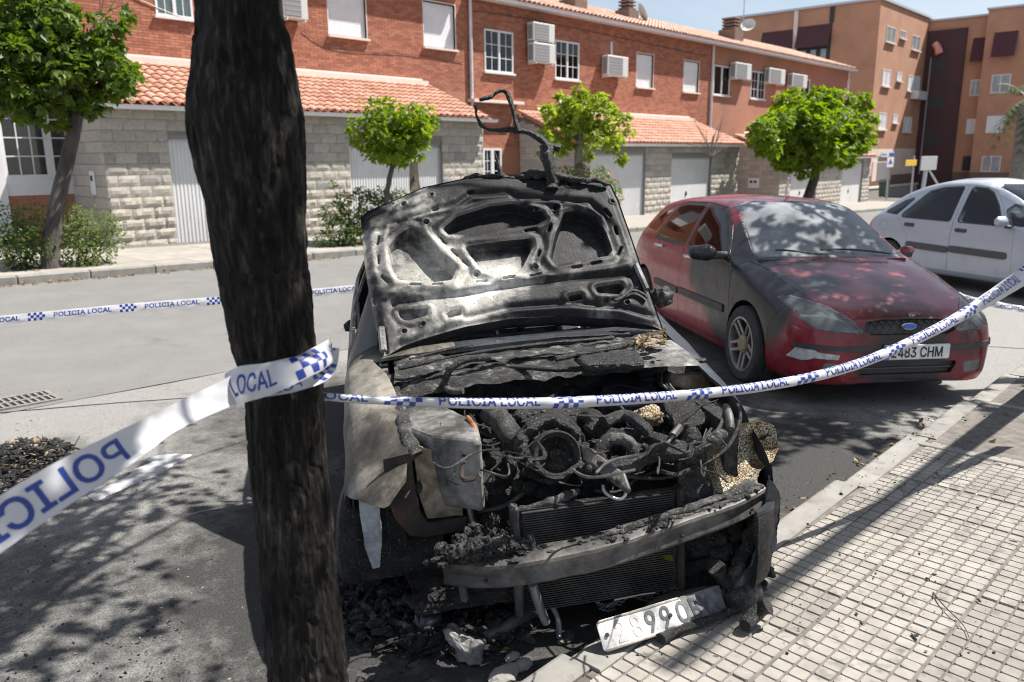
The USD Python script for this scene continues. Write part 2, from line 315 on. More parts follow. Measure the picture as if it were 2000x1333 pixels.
M["green_metal"] = mat("green_metal", (0.03, 0.08, 0.06), rough=.5)
M["blue"] = mat("sign_blue", (0.03, 0.12, 0.42), rough=.4)
M["yellow"] = mat("sign_yellow", (0.65, 0.42, 0.06), rough=.5)

# ------------------------------------------------------------------ the ground, road, parking bay, kerbs, pavements
rng = np.random.default_rng(11); random.seed(5)
def sheet(x0, x1, ylo, yhi, h, name, m, nx=60, ny=14, kind="structure", rel=0.0):
    """sheet between y = ylo(x) and yhi(x), h above the sloping ground"""
    X = np.linspace(x0, x1, nx); X = np.unique(np.r_[X, 60.0] if x0 < 60 < x1 else X)
    t = np.linspace(0, 1, ny)
    lo = ylo(X) if callable(ylo) else np.full(len(X), ylo); hi = yhi(X) if callable(yhi) else np.full(len(X), yhi)
    Y = lo[:, None] + (hi - lo)[:, None] * t; XX = np.repeat(X[:, None], ny, 1)
    Z = gz(XX) + h
    if rel: Z = Z + rel * (fbm(np.stack([XX * 2.2, Y * 2.2, XX * 0], -1), 4, 2) - .5)
    return obj(name, grid(np.stack([XX, Y, Z], -1), flip=False), m, kind=kind, smooth=True)
K_OUT = lambda x: 1.405 - 0.036 * (np.asarray(x) - 3.39)
K_IN = lambda x: K_OUT(x) - 0.125
sheet(-160, 320, -200, 320, -0.035, "ground", M["ground"], nx=25, ny=3)
sheet(-40, 48, 6.115, 13.0, 0.0, "road", M["road"], nx=90, ny=12)
sheet(-40, 48, lambda x: K_OUT(x) - .03, 6.09, 0.003, "parking_bay", M["bay"], nx=360, ny=26, rel=.012)
pv = thing("pavement", "pale pavement of square tiles with small raised pads along the near kerb", "pavement", kind="structure")
PH = 0.085
def pave(x0, x1, ylo, yhi, h, name, m, nx=30):
    X = np.linspace(x0, x1, nx); lo = ylo(X) if callable(ylo) else np.full(nx, ylo); hi = yhi(X) if callable(yhi) else np.full(nx, yhi)
    return obj(name, grid(np.stack([np.stack([X, lo, gz(X) + h], -1), np.stack([X, hi, gz(X) + h], -1)], 1)), m, pv)
pave(-30, 60, -40, lambda x: K_IN(x) + .01, PH - .0055, "bed", M["grout"])
TS = 0.36
_pad = {}
def tile_mesh(seed):
    r = np.random.default_rng(seed); n = 6; p = TS / n; ms = []
    g = .0024
    for i in range(n):
        for j in range(n):
            a0, b0 = i * p + (g if i else .004), j * p + (g if j else .004); a1, b1 = (i + 1) * p - (g if i < n - 1 else .004), (j + 1) * p - (g if j < n - 1 else .004)
            z = .0 + r.normal(0, .0006); c = .0055
            ring = lambda d, zz: [(a0 + c + d, b0 + d, zz), (a1 - c - d, b0 + d, zz), (a1 - d, b0 + c + d, zz), (a1 - d, b1 - c - d, zz), (a1 - c - d, b1 - d, zz), (a0 + c + d, b1 - d, zz), (a0 + d, b1 - c - d, zz), (a0 + d, b0 + c + d, zz)]
            V = np.array(ring(-.0008, -.007) + ring(.0018, z)); F = []
            for k in range(8): F += [(k, (k + 1) % 8, 8 + (k + 1) % 8), (k, 8 + (k + 1) % 8, 8 + k)]
            F += [(8, 8 + k, 8 + k + 1) for k in range(1, 7)]
            ms.append(T(V, np.array(F), process=False))
    return cat(ms)
_tiles = [tile_mesh(s) for s in range(4)]
ang = math.atan(-0.036)
def put_tile(x, y, h):
    m = _tiles[rng.integers(4)].copy(); v = m.vertices
    ca, sa_ = math.cos(ang), math.sin(ang)
    X = x + v[:, 0] * ca - v[:, 1] * sa_; Y = y + v[:, 0] * sa_ + v[:, 1] * ca
    m.vertices = np.c_[X, Y, gz(X) + h + v[:, 2] + rng.normal(0, .0012) + rng.normal(0, .004) * (v[:, 0] - TS / 2) + rng.normal(0, .004) * (v[:, 1] - TS / 2)]
    obj("paving_tile", m, M["tile"][rng.choice(3, p=[.3, .45, .25])], pv)
X0T = 2.84 - 5 * (TS + .001)
for i in range(15):
    for j in range(7):
        s = X0T + i * (TS + .001) + (0.03 if i >= 9 else 0)
        x = s; y = float(K_IN(s)) - .014 - (j + 1) * (TS + .004)
        if 4.92 < s < 6.2 and j < 3 and i > 9: continue
        put_tile(x, y, PH)
kb = thing("kerb", "grey stone kerb between the parking bay and the pale tiled pavement", "kerb", kind="structure")
def kerb_stone(x0, x1, yo, yi, z0, h, parent, m, r=.02):
    prof = [(yo, -.15), (yo, h - r), (yo - .3 * r, h - .3 * r), (yo - r, h), (yi + .006, h), (yi, h - .006), (yi, -.15)]
    V = np.array([[(x0 + .003, p[0], gz(x0) + p[1] + z0) for p in prof], [(x1 - .003, p[0], gz(x1) + p[1] + z0) for p in prof]])
    V[0, :, 1] += 0; n = len(prof)
    m_ = cat(grid(V), T(np.vstack([V[0], V[1]]), np.array([(0, k, k + 1) for k in range(1, n - 1)] + [(n, n + k + 1, n + k) for k in range(1, n - 1)]), process=False))
    return obj("kerb_stone", m_, m, parent)
xk = 5.11 - 4 * 1.09
for i in range(18):
    a, b = xk + i * 1.09, xk + (i + 1) * 1.09
    kerb_stone(a, b, float(K_OUT((a + b) / 2)), float(K_IN((a + b) / 2)), rng.normal(0, .003), PH + .004, kb, M["kerb"][i % 2])
# tree pit beside the kerb
pit = thing("tree_pit", "square tree pit of bare soil and dry leaves let into the near pavement", "tree pit", kind="structure")
def pit_soil():
    X, Y = np.meshgrid(np.linspace(4.98, 6.22, 40), np.linspace(-.02, 1.3, 40), indexing="ij")
    Y = np.minimum(Y, K_IN(X) - .004)
    return grid(np.stack([X, Y, gz(X) + .02 + .05 * (fbm(np.stack([X * 6, Y * 6, X * 0], -1), 4, 9) - .5)], -1))
obj("soil", pit_soil(), M["soil"], pit, smooth=True)
for (a, b, c, d) in [(4.93, 5.0, .0, 1.26), (6.2, 6.27, .0, 1.22), (5.0, 6.2, -.07, 0.0)]:
    for k in range(2):
        if c < 0: m_ = rbox(a + k * .6, a + k * .6 + .596, c, d, -.1, PH + .006, .006)
        else: m_ = rbox(a, b, c + k * .63, c + k * .63 + .626, -.1, PH + .006, .006)
        m_.vertices[:, 2] += gz(m_.vertices[:, 0]); obj("edging_stone", m_, M["kerb"][0], pit)
# far side
fk = thing("far_kerb", "pale kerb along the far side of the road below the garages", "kerb", kind="structure")
fp = thing("far_pavement", "pale slab pavement across the road in front of the garages", "pavement", kind="structure")
for i in range(44):
    a = 0.6 + i * 1.0
    m_ = rbox(a + .004, a + .996, 13.0, 13.15, -.15, .125, .018); m_.vertices[:, 2] += gz(m_.vertices[:, 0]) + rng.normal(0, .003); obj("kerb_stone", m_, M["kerb"][i % 2], fk)
m_ = [box(-40, .6, 13.0, 13.15, -.15, .125), box(44.6, 52, 13.0, 13.15, -.15, .125)]
for q in m_: q.vertices[:, 2] += gz(q.vertices[:, 0])
obj("kerb_run", cat(m_), M["kerb"][0], fk)
X = np.linspace(-40, 60, 50)
obj("bed", grid(np.stack([np.stack([X, X * 0 + 13.14, gz(X) + .105], -1), np.stack([X, X * 0 + 19.6, gz(X) + .105], -1)], 1)), M["grout"], fp)
for i in range(24):
    for j in range(6):
        x, y = 1.0 + i * .6, 13.155 + j * .62
        if j == 5 and not (2.3 < x < 6.3 or 17.2 < x): continue
        q = box(x + .003, x + .597, y + .003, y + .617, .07, .118); q.vertices[:, 2] += gz(q.vertices[:, 0]) + rng.normal(0, .0015)
        obj("slab", q, M["slab"][rng.integers(2)], fp)
q = grid(np.stack([np.stack([np.linspace(15.4, 52, 20), np.full(20, 13.155), gz(np.linspace(15.4, 52, 20)) + .116], -1), np.stack([np.linspace(15.4, 52, 20), np.full(20, 19.4), gz(np.linspace(15.4, 52, 20)) + .116], -1)], 1))
obj("far_slabs", q, M["slab"][0], fp)

# ------------------------------------------------------------------ garages and row houses
def courses(z0, z1, bw, bh, x0, x1, holes, top=None, joint=.008, off=0.5, jitter=0.0):
    """rectangles (x0, x1, z0, z1) of a bonded wall, holes as (x0, x1, z0, z1); top(x) limits the height"""
    out = []; k = 0; z = z0
    while z < z1 - .02:
        zt = min(z + bh, z1); x = x0 - (off * bw if k % 2 else 0)
        spans = [(x0, x1)]
        for h in holes:
            if h[2] < zt - .02 and h[3] > z + .02:
                ns = []
                for a, b in spans:
                    if h[1] <= a or h[0] >= b: ns.append((a, b)); continue
                    if h[0] > a: ns.append((a, h[0]))
                    if h[1] < b: ns.append((h[1], b))
                spans = ns
        while x < x1:
            for a, b in spans:
                p, q = max(x, a), min(x + bw, b)
                if q - p > .05:
                    if top is not None:
                        if min(top(p), top(q)) < zt: 
                            if max(top(p), top(q)) < z + .1: continue
                            zz = min(max(top(p), top(q)), zt) if False else min(min(top(p), top(q)), zt)
                            if zz - z < .06: continue
                            out.append((p + joint / 2, q - joint / 2, z + joint / 2, zz, k)); continue
                    out.append((p + joint / 2, q - joint / 2, z + joint / 2, zt - joint / 2, k))
            x += bw
        z += bh; k += 1
    return out
def pieces(parent, name, meshes, mats, limit=300, smooth=False):
    """nearest ones as parts, the rest of them joined"""
    order = sorted(range(len(meshes)), key=lambda i: np.linalg.norm(meshes[i][0].centroid - EYE))
    for i in order[:limit]: obj(name, meshes[i][0], mats[meshes[i][1] % len(mats)], parent, smooth=smooth)
    rest = order[limit:]
    for k in range(len(mats)):
        r = [meshes[i][0] for i in rest if meshes[i][1] % len(mats) == k]
        if r: obj(name + "_run", cat(r), mats[k], parent, kind="stuff", smooth=smooth)
def roof_tile(w, L, n=6, r0=.105, r1=.09):
    a = np.linspace(np.pi, 0, n + 1); th = .016
    lo = np.stack([np.cos(a) * r0, np.zeros(n + 1), np.sin(a) * r0 * .8 + .035], -1); hi = np.stack([np.cos(a) * r1, np.full(n + 1, L), np.sin(a) * r1 * .8 + .005], -1)
    inn = np.stack([np.cos(a) * (r0 - th), np.zeros(n + 1), np.sin(a) * (r0 - th) * .8 + .035], -1)
    inn2 = inn + np.array([0, .12, -.004])
    return cat(grid(np.stack([hi, lo], 0), flip=True), grid(np.stack([lo, inn], 0), flip=True), grid(np.stack([inn, inn2], 0), flip=True))
_rt = roof_tile(.23, .44)
def tile_roof(parent, x0, x1, y0, z0, y1, z1, pitch=.232, expo=.315, limit=300, mats=None):
    """barrel tiles from the eave (y0, z0) up to (y1, z1)"""
    mats = mats or M["rtile"]
    sl = math.hypot(y1 - y0, z1 - z0); a = math.atan2(z1 - z0, y1 - y0); c, s = math.cos(a), math.sin(a)
    ms = []; nx = int((x1 - x0) / pitch); nr = int(math.ceil(sl / expo))
    for r in range(nr):
        for i in range(nx):
            t = _rt.copy(); v = t.vertices
            w = rng.normal(0, .006); q = rng.normal(0, .005)
            vy = v[:, 1] + r * expo + q; vz = v[:, 2]
            t.vertices = np.c_[x0 + (i + .5) * pitch + v[:, 0] + w * (v[:, 1] + .3), y0 + vy * c - vz * s, z0 + vy * s + vz * c]
            ms.append((t, int(rng.choice(4, p=[.4, .25, .25, .1]))))
    pieces(parent, "roof_tile", ms, mats, limit)
    q = box(x0, x1, 0, sl + .1, -.07, .012); v = q.vertices; q.vertices = np.c_[v[:, 0], y0 + v[:, 1] * c - v[:, 2] * s, z0 + v[:, 1] * s + v[:, 2] * c]
    obj("roof_deck", q, M["deck"], parent)
def gutter(parent, x0, x1, y, z, m, r=.075):
    a = np.linspace(np.pi, 2 * np.pi, 9); n = 9
    o = np.stack([y + np.cos(a) * r, z + np.sin(a) * r], -1); i = np.stack([y + np.cos(a[::-1]) * (r - .012), z + .004 + np.sin(a[::-1]) * (r - .012)], -1)
    lip = [(y + r + 0.0, z + .012), (y + r - .02, z + .014)]
    P = np.vstack([[(y - r - .008, z + .014)], o, i]); 
    V = np.stack([np.c_[np.full(len(P), x0), P], np.c_[np.full(len(P), x1), P]], 0)
    caps = T(np.vstack([np.c_[np.full(n, x0), o], np.c_[np.full(n, x1), o]]), np.array([(0, k, k + 1) for k in range(1, n - 1)] + [(n, n + k + 1, n + k) for k in range(1, n - 1)]), process=False)
    obj("gutter", cat(grid(V), caps), m, parent)
FY, WY = 16.9, 19.4
def garage_door(parent, x0, x1, z0, z1, handle=True, plain=False):
    y = FY + .10; xs = []; ys = []
    x = x0 + .05; k = 0
    while x < x1 - .05:
        w = .085; xs += [x, x + w * .55, x + w * .62, x + w * .93]; ys += [y, y, y + .014, y + .014]; x += w
    xs = np.clip(np.array(xs), x0 + .05, x1 - .05); ys = np.array(ys) * (0 if plain else 1) + (y if plain else 0)
    p = np.stack([np.stack([xs, ys, np.full(len(xs), z0 + .03)], -1), np.stack([xs, ys, np.full(len(xs), z1 - .02)], -1)], 0)
    d = obj("garage_door", cat(grid(p, flip=True), box(x0 + .05, x1 - .05, y + .02, y + .05, z0 + .03, z1 - .02)), M["white_metal"], parent)
    obj("door_frame", cat(box(x0, x0 + .05, y - .02, y + .06, z0, z1 + .0), box(x1 - .05, x1, y - .02, y + .06, z0, z1), box(x0 + .05, x1 - .05, y - .02, y + .06, z1 - .02, z1 + .03)), M["grey_metal"], d)
    if handle:
        h = lathe([(0, -.03), (.06, -.03), (.065, 0), (.04, .02), (0, .025)], 14); h.apply_transform(trimesh.transformations.rotation_matrix(np.pi / 2, (1, 0, 0))); h.vertices *= (1, 1, 1.5)
        obj("handle", move(h, ((x0 + x1) / 2 - .25, y - .02, z0 + .95)), M["dark_gap"], d, smooth=40)
def build_garage(label, x0, x1, zb, ze, doors, side=True, flash=(1.0, .1), limit=300):
    g = thing("garage", label, "garage", (x0, FY, zb))
    holes = [(a, b, zb - 1, zt + .14) for a, b, zt, *_ in doors]
    poly = sg.box(x0 + .012, zb - .6, x1 - .012, ze)
    for h in holes: poly = poly.difference(sg.box(h[0], h[2], h[1], h[3]))
    obj("front_wall", wall_panel(poly, "y", FY + .012, .16), M["mortar"], g)
    bw, bh = .445, .222; zt0 = zb - .22
    bl = []
    for (a, b, c, d, k) in courses(zt0, ze, bw, bh, x0, x1, holes):
        low = k <= 5
        if low: bl.append((rough_box(a, b, FY + .004, FY + .03, c, d, .024, k * 7 + int(a * 10)), 4 + rng.integers(2)))
        else: bl.append((rough_box(a, b, FY + .002, FY + .03, c, d, .014, k * 7 + int(a * 10), 7, 4), int(rng.choice(4, p=[.4, .3, .2, .1]))))
    rise = 1.05; zt = lambda y: ze + (y - FY) * rise / 2.5
    side_poly = sg.Polygon([(FY + .1725, zb - .6), (WY - .02, zb - .6), (WY - .02, zt(WY)), (FY + .1725, zt(FY + .17))])
    for X_, s in ((x0, 1), (x1, -1)):
        obj("side_wall", wall_panel(side_poly, "x", X_ + .012 if s > 0 else X_ - .17, .158), M["mortar"], g)
    for (a, b, c, d, k) in courses(zt0, ze + 1.2, bw, bh, FY, WY - .02, [], top=zt):
        m_ = rough_box(a, b, 0.004, .03, c, d, .02, k * 5 + int(a * 9)) if False else rbox(a, b, rng.normal(0, .001), .03, c, d, .004)
        v = m_.vertices; m_.vertices = np.c_[x0 + v[:, 1], v[:, 0], v[:, 2]]; m_.invert()
        if a > FY + .005: bl.append((m_, int(rng.choice([0, 1, 3]))))
        else:
            v[:, 0] = np.maximum(v[:, 0], FY + .004); bl.append((m_, int(rng.choice([0, 1, 3]))))
    pieces(g, "block", bl, M["block"] + M["split"], limit)
    for d in doors:
        garage_door(g, d[0], d[1], zb - .1 if len(d) < 5 else d[4], d[2], plain=len(d) > 3 and d[3])
        obj("door_lintel", box(d[0] + .001, d[1] - .001, FY + .05, FY + .18, d[2] + .031, d[2] + .139), M["lintel"], g)
    tile_roof(g, x0 - .12, x1 + .12, FY - .27, ze + .06, WY - .32, ze + 1.06, limit=limit)
    obj("soffit", box(x0, x1, FY - .2, FY + .16, ze + .002, ze + .05), M["white"], g)
    gutter(g, x0 - .18, x1 + .25, FY - .31, ze + .05, M["white"])
    obj("wall_flashing", cat(box(x0 + flash[0], x1 - flash[1], WY - .30, WY - .002, ze + 1.14, ze + 1.28), box(x0 + flash[0], x1 - flash[1], WY - .02, WY - .0025, ze + 1.281, ze + 1.36)), M["pink"], g)
    return g
gA = build_garage("nearest grey block garage with orange barrel tiles and a white box on its side", 6.5, 17.25, -.2, 2.66, [(7.83, 11.03, 2.05), (12.44, 15.6, 1.93)])
gB = build_garage("middle grey block garage behind the yellowish tree, with one ribbed and one plain door", 21.6, 33.3, -.68, 2.02, [(22.5, 25.9, 1.67, False, -.78), (27.74, 30.9, 1.53, True, -.80)])
gC = build_garage("farthest grey block garage half hidden by the dense round green tree", 37.6, 50.0, -1.3, 1.45, [(38.9, 42.1, 1.15, True, -1.2), (45.6, 48.8, 1.15, True, -1.35)], limit=200)
# meter boxes on the side walls
p = at_x(184, 358, 6.5)
q = obj("meter_box", rbox(6.462, 6.499, p[1] - .11, p[1] + .11, p[2] - .24, p[2] + .24, .008), M["white"], gA)
obj("meter_window", rbox(6.452, 6.463, p[1] - .05, p[1] + .05, p[2] + .04, p[2] + .15, .003), M["dark_gap"], q)
p = at_x(1472, 358, 37.6)
q = obj("meter_box", rbox(37.56, 37.599, p[1] - .3, p[1] + .3, p[2] - .25, p[2] + .25, .008), M["white"], gC)
obj("meter_window", cat(rbox(37.545, 37.561, p[1] - .16, p[1] - .03, p[2], p[2] + .12, .003), rbox(37.545, 37.561, p[1] + .05, p[1] + .18, p[2], p[2] + .12, .003)), M["dark_gap"], q)

def window(parent, x0, x1, z0, z1, kind, y=WY, cols=(2, 2), rows=3):
    """a window in a facade facing -y: 'shutter' (roller shutter down), 'grid' (panes with glazing bars) or 'plain'"""
    w = .055; d = .05
    if kind == "shutter":
        zz = np.arange(z0 + .02, z1 - .02, .0135); yy = y + .075 + .006 * np.array([0, 1, 0, 0])[np.arange(len(zz)) % 4]
        s = obj("roller_shutter", grid(np.stack([np.stack([np.full(len(zz), x0), yy, zz], -1), np.stack([np.full(len(zz), x1), yy, zz], -1)], 0)), M["white"], parent)
        obj("reveal", cat(box(x0 - .03, x0, y - .006, y + .1, z0, z1 + .03), box(x1, x1 + .03, y - .006, y + .1, z0, z1 + .03), box(x0, x1, y - .006, y + .1, z1, z1 + .03)), M["pink"], s)
        obj("sill", box(x0 - .06, x1 + .06, y - .10, y + .09, z0 - .06, z0 - .002), M["cream"], s)
        return s
    f = obj("window", cat(box(x0, x0 + w, y - .015, y + d, z0, z1), box(x1 - w, x1, y - .015, y + d, z0, z1), box(x0 + w, x1 - w, y - .015, y + d, z0, z0 + w), box(x0 + w, x1 - w, y - .015, y + d, z1 - w, z1), box((x0 + x1) / 2 - .04, (x0 + x1) / 2 + .04, y - .022, y + d, z0 + w, z1 - w)), M["white"], parent)
    for (a, b) in ((x0 + w, (x0 + x1) / 2 - .04), ((x0 + x1) / 2 + .04, x1 - w)):
        obj("pane", box(a, b, y + .015, y + .021, z0 + w, z1 - w), M["pane"], f)
        if kind == "grid":
            obj("glazing_bar", cat(box((a + b) / 2 - .011, (a + b) / 2 + .011, y + .004, y + .014, z0 + w, z1 - w), *[box(a, b, y + .0055, y + .0125, zz - .011, zz + .011) for zz in np.linspace(z0 + w, z1 - w, rows + 1)[1:-1]]), M["white"], f)
    xs = np.linspace(x0 + .02, x1 - .02, 60); yy = y + .075 + .02 * np.sin(xs * 38) + .008 * np.sin(xs * 91)
    obj("curtain", grid(np.stack([np.stack([xs, yy, np.full(60, z0)], -1), np.stack([xs, yy, np.full(60, z1)], -1)], 0)), M["curtain"], f, smooth=True)
    obj("sill", box(x0 - .05, x1 + .05, y - .09, y - .001, z0 - .06, z0 - .002), M["white"], f)
    return f
def px_span(a, b, Y): return at_y(a, 100, Y)[0], at_y(b, 100, Y)[0]
def build_house(label, x0, x1, zbase, ztop, wins, brick_geo, limit, pipe=None):
    h = thing("row_house", label, "house", (x0, WY, zbase))
    holes = [(a, b, c, d) for a, b, c, d, k in wins]
    poly = sg.box(x0, zbase - .5, x1, ztop)
    for q in holes: poly = poly.difference(sg.box(q[0], q[2], q[1], q[3]))
    obj("front_wall", wall_panel(poly, "y", WY + (.012 if brick_geo else 0), .24), M["mortar_red"] if brick_geo else M["brick_far"], h)
    obj("side_wall", cat(box(x0, x0 + .25, WY + .2525, 28, zbase - .5, ztop), box(x1 - .25, x1, WY + .2525, 28, zbase - .5, ztop)), M["brick_far"], h)
    obj("room", box(x0 + .3, x1 - .3, WY + .6, WY + .7, zbase, ztop), M["room"], h)
    if brick_geo:
        bs = [(box(a, b, WY + rng.normal(0, .0008), WY + .0125, c, d), int(rng.integers(4))) for (a, b, c, d, k) in courses(brick_geo[2], ztop, .25, .0655, brick_geo[0], brick_geo[1], holes, joint=.0085)]
        pieces(h, "brick", bs, M["brick"], limit)
        if brick_geo[2] > zbase: obj("lower_wall", box(x0, x1, WY, WY + .0122, zbase - .3, brick_geo[2]), M["brick_far"], h)
    for a, b, c, d, k in wins: window(h, a, b, c, d, k)
    obj("eave", box(x0, x1, WY - .36, WY + .3, ztop, ztop + .06), M["white"], h)
    gutter(h, x0, x1, WY - .43, ztop + .05, M["pipe"], r=.085)
    tile_roof(h, x0, x1, WY - .40, ztop + .09, WY + 4.0, ztop + 1.6, limit=120 if ztop < 7 else 40, pitch=.25, expo=.34, mats=M["rtile_top"])
    if pipe:
        P = np.array([(pipe, WY - .07, ztop - .05), (pipe, WY - .07, zbase + 2.4)])
        obj("downpipe", tube(P, .055, 12), M["pipe"], h, smooth=40)
    return h
zB, zA = 4.44, 4.985
wA = [(*px_span(85, 136, WY), zA, zA + 1.32, "plain"), (*px_span(312, 384, WY), zA - .05, zA + 1.27, "grid"), (*px_span(645, 718, WY), zA, zA + 1.33, "shutter"), (*px_span(829, 890, WY), zA, zA + 1.33, "shutter")]
hA = build_house("near red brick row house with white roller shutters above the first garage", 3.5, at_y(911, 100, WY)[0], -.1, 7.25, wA, (6.9, at_y(911, 100, WY)[0] - .0, 3.72), 300)
wB = [(*px_span(946, 1002, WY), zB, zB + 1.34, "grid"), (*px_span(1084, 1131, WY), zB, zB + 1.34, "grid"), (*px_span(1244, 1277, WY), zB, zB + 1.33, "shutter"), (*px_span(1337, 1367, WY), zB, zB + 1.33, "shutter")]
hB = build_house("middle red brick row house with stacked cooling units and two shutters", at_y(911, 100, WY)[0], at_y(1388, 100, WY)[0], -.6, 6.62, wB, (at_y(911, 100, WY)[0], at_y(1388, 100, WY)[0], 2.0), 300, pipe=at_y(917, 100, WY)[0])
wC = [(*px_span(1396, 1428, WY), zB, zB + 1.34, "plain"), (*px_span(1470, 1498, WY), zB, zB + 1.34, "grid"), (*px_span(1566, 1586, WY), zB, zB + 1.34, "plain"), (*px_span(1622, 1642, WY), zB, zB + 1.0, "plain")]
hC = build_house("far end red brick row house beyond the grey downpipe", at_y(1388, 100, WY)[0], 52.2, -1.2, 6.62, wC, None, 0, pipe=at_y(1391, 100, WY)[0])
P = np.array([(51.9, WY - .07, 6.6), (51.9, WY - .07, 1.0)]); obj("downpipe", tube(P, .055, 12), M["pipe"], hC, smooth=40)
q = lambda x, y: at_y(x, y, WY - .02)
obj("cable", tube(spline(np.array([q(232, -20), q(300, 12), q(345, 30), q(400, 46)]), 14), .009, 5), M["cream"], hA); obj("cable", tube(spline(np.array([q(590, 60), q(640, 92), q(760, 104), q(905, 122)]), 20), .008, 5), M["dark_gap"], hA)
obj("cable", tube(spline(np.array([q(925, 22), q(1010, 34), q(1200, 72), q(1380, 110)]), 24), .010, 5), M["dark_gap"], hB)
# chimneys, dish and aerials on the roofs
def chimney(parent, px, py, dep, w, hgt):
    c = at_y(px, py, WY + dep)
    q = obj("chimney", cat(rbox(c[0] - w / 2, c[0] + w / 2, c[1] - w / 2, c[1] + w / 2, c[2] - hgt - 1.2, c[2] - hgt * .45, .01), *[rbox(c[0] - w * .38, c[0] + w * .38, c[1] - w * .38, c[1] + w * .38, c[2] - hgt * .42 + k * hgt * .13, c[2] - hgt * .36 + k * hgt * .13, .01) for k in range(4)]), M["brick_dark"], parent)
    obj("chimney_core", box(c[0] - w * .25, c[0] + w * .25, c[1] - w * .25, c[1] + w * .25, c[2] - hgt * .5, c[2] - .02), M["dark_gap"], q); return q, c
q, c = chimney(hB, 1225, -2, 2.0, .75, 1.1)
def dish(parent, c, r, look):
    prof = [(r * t, r * .28 * t * t) for t in np.linspace(0, 1, 8)]; m_ = cat(lathe(prof, 24), move(lathe([(a, b + .008) for a, b in prof[::-1]], 24), (0, 0, 0)))
    m_.apply_transform(trimesh.geometry.align_vectors((0, 0, 1), look)); return obj("satellite_dish", move(m_, c), M["ac_side"], parent, smooth=40)
dish(q, (c[0] + .75, c[1] - .2, c[2] - .55), .42, (.6, -.5, .4))
chimney(hB, 1120, -25, 1.6, .8, 1.1)
q, c = chimney(hC, 1429, 38, 1.8, .95, 1.2)
dish(q, (c[0] + .9, c[1] - .5, c[2] - .3), .38, (-.6, -.2, .4))
obj("aerial", cat(tube([(c[0] + .7, c[1] - .3, c[2] - 1), (c[0] + .7, c[1] - .3, c[2] + 2.6)], .03, 6), *[tube([(c[0] + .7 - .5, c[1] - .3, c[2] + 1.8 + k * .22), (c[0] + .7 + .5, c[1] - .3, c[2] + 1.8 + k * .22)], .015, 5) for k in range(4)]), M["grey_metal"], hC)
# entrance doors in the recesses between the garages
def glazed_door(parent, x0, x1, y, z0, z1, cols, rows, zpan):
    w = .07
    f = obj("glazed_door", cat(box(x0, x0 + w, y - .05, y + .03, z0, z1), box(x1 - w, x1, y - .05, y + .03, z0, z1), box(x0 + w, x1 - w, y - .05, y + .03, z1 - w, z1), box(x0 + w, x1 - w, y - .05, y + .03, z0, zpan)), M["white"], parent)
    obj("glazing_bar", cat(*[box(xx - .012, xx + .012, y - .02, y - .004, zpan, z1 - w) for xx in np.linspace(x0 + w, x1 - w, cols + 1)[1:-1]], *[box(x0 + w, x1 - w, y - .0185, y - .0055, zz - .012, zz + .012) for zz in np.linspace(zpan, z1 - w, rows + 1)[1:-1]]), M["white"], f)
    obj("pane", box(x0 + w, x1 - w, y, y + .006, zpan, z1 - w), M["pane"], f); return f
PY = 18.75
a = at_y(8, 380, PY); b = at_y(104, 380, PY); c = at_y(150, 385, PY); t = at_y(60, 190, PY)
zd = at_y(60, 384, PY)[2]
pz0, pz1 = zd + .02, t[2]
d1 = glazed_door(hA, a[0] + .05, b[0] + .02, PY, pz0, pz1, 3, 4, pz0 + .42)
obj("handle", tube([(b[0] - .03, PY - .12, pz0 + 1.15), (b[0] - .18, PY - .12, pz0 + 1.15)], .013, 8), M["grey_metal"], d1)
glazed_door(hA, b[0] + .023, c[0], PY, pz0, pz1, 1, 4, pz0 + .42)
obj("porch_post", box(a[0] - .18, a[0] + .045, PY - .1, PY + .08, pz0 - .8, pz1 + .1), M["white"], hA)
obj("porch_base", box(a[0] + .05, c[0], PY - .03, PY + .1, -.5, pz0 - .003), M["brick_far"], hA)
obj("porch_wall", box(a[0] - 4, a[0] - .185, PY - .06, PY + .1, -.5, 3.3), M["cream"], hA)
obj("porch_roof", box(a[0] - 4, 6.6, PY - .2, WY - .01, pz1 + .101, pz1 + .25), M["white"], hA)
obj("porch_back", box(a[0] - 1, 6.4, PY + .12, PY + .15, -.3, pz1 + .08), M["dark_gap"], hA)
a = at_y(944, 300, WY - .1); b = at_y(974, 300, WY - .1)
glazed_door(hB, a[0], b[0] - .3, WY - .05, -.3, 1.95, 2, 4, .5); glazed_door(hB, b[0] - .297, b[0] + .15, WY - .05, -.3, 1.95, 1, 4, .5)
obj("door_lintel", box(a[0] - .6, 21.55, WY - .32, WY - .003, 3.42, 3.52), M["pink"], hB)

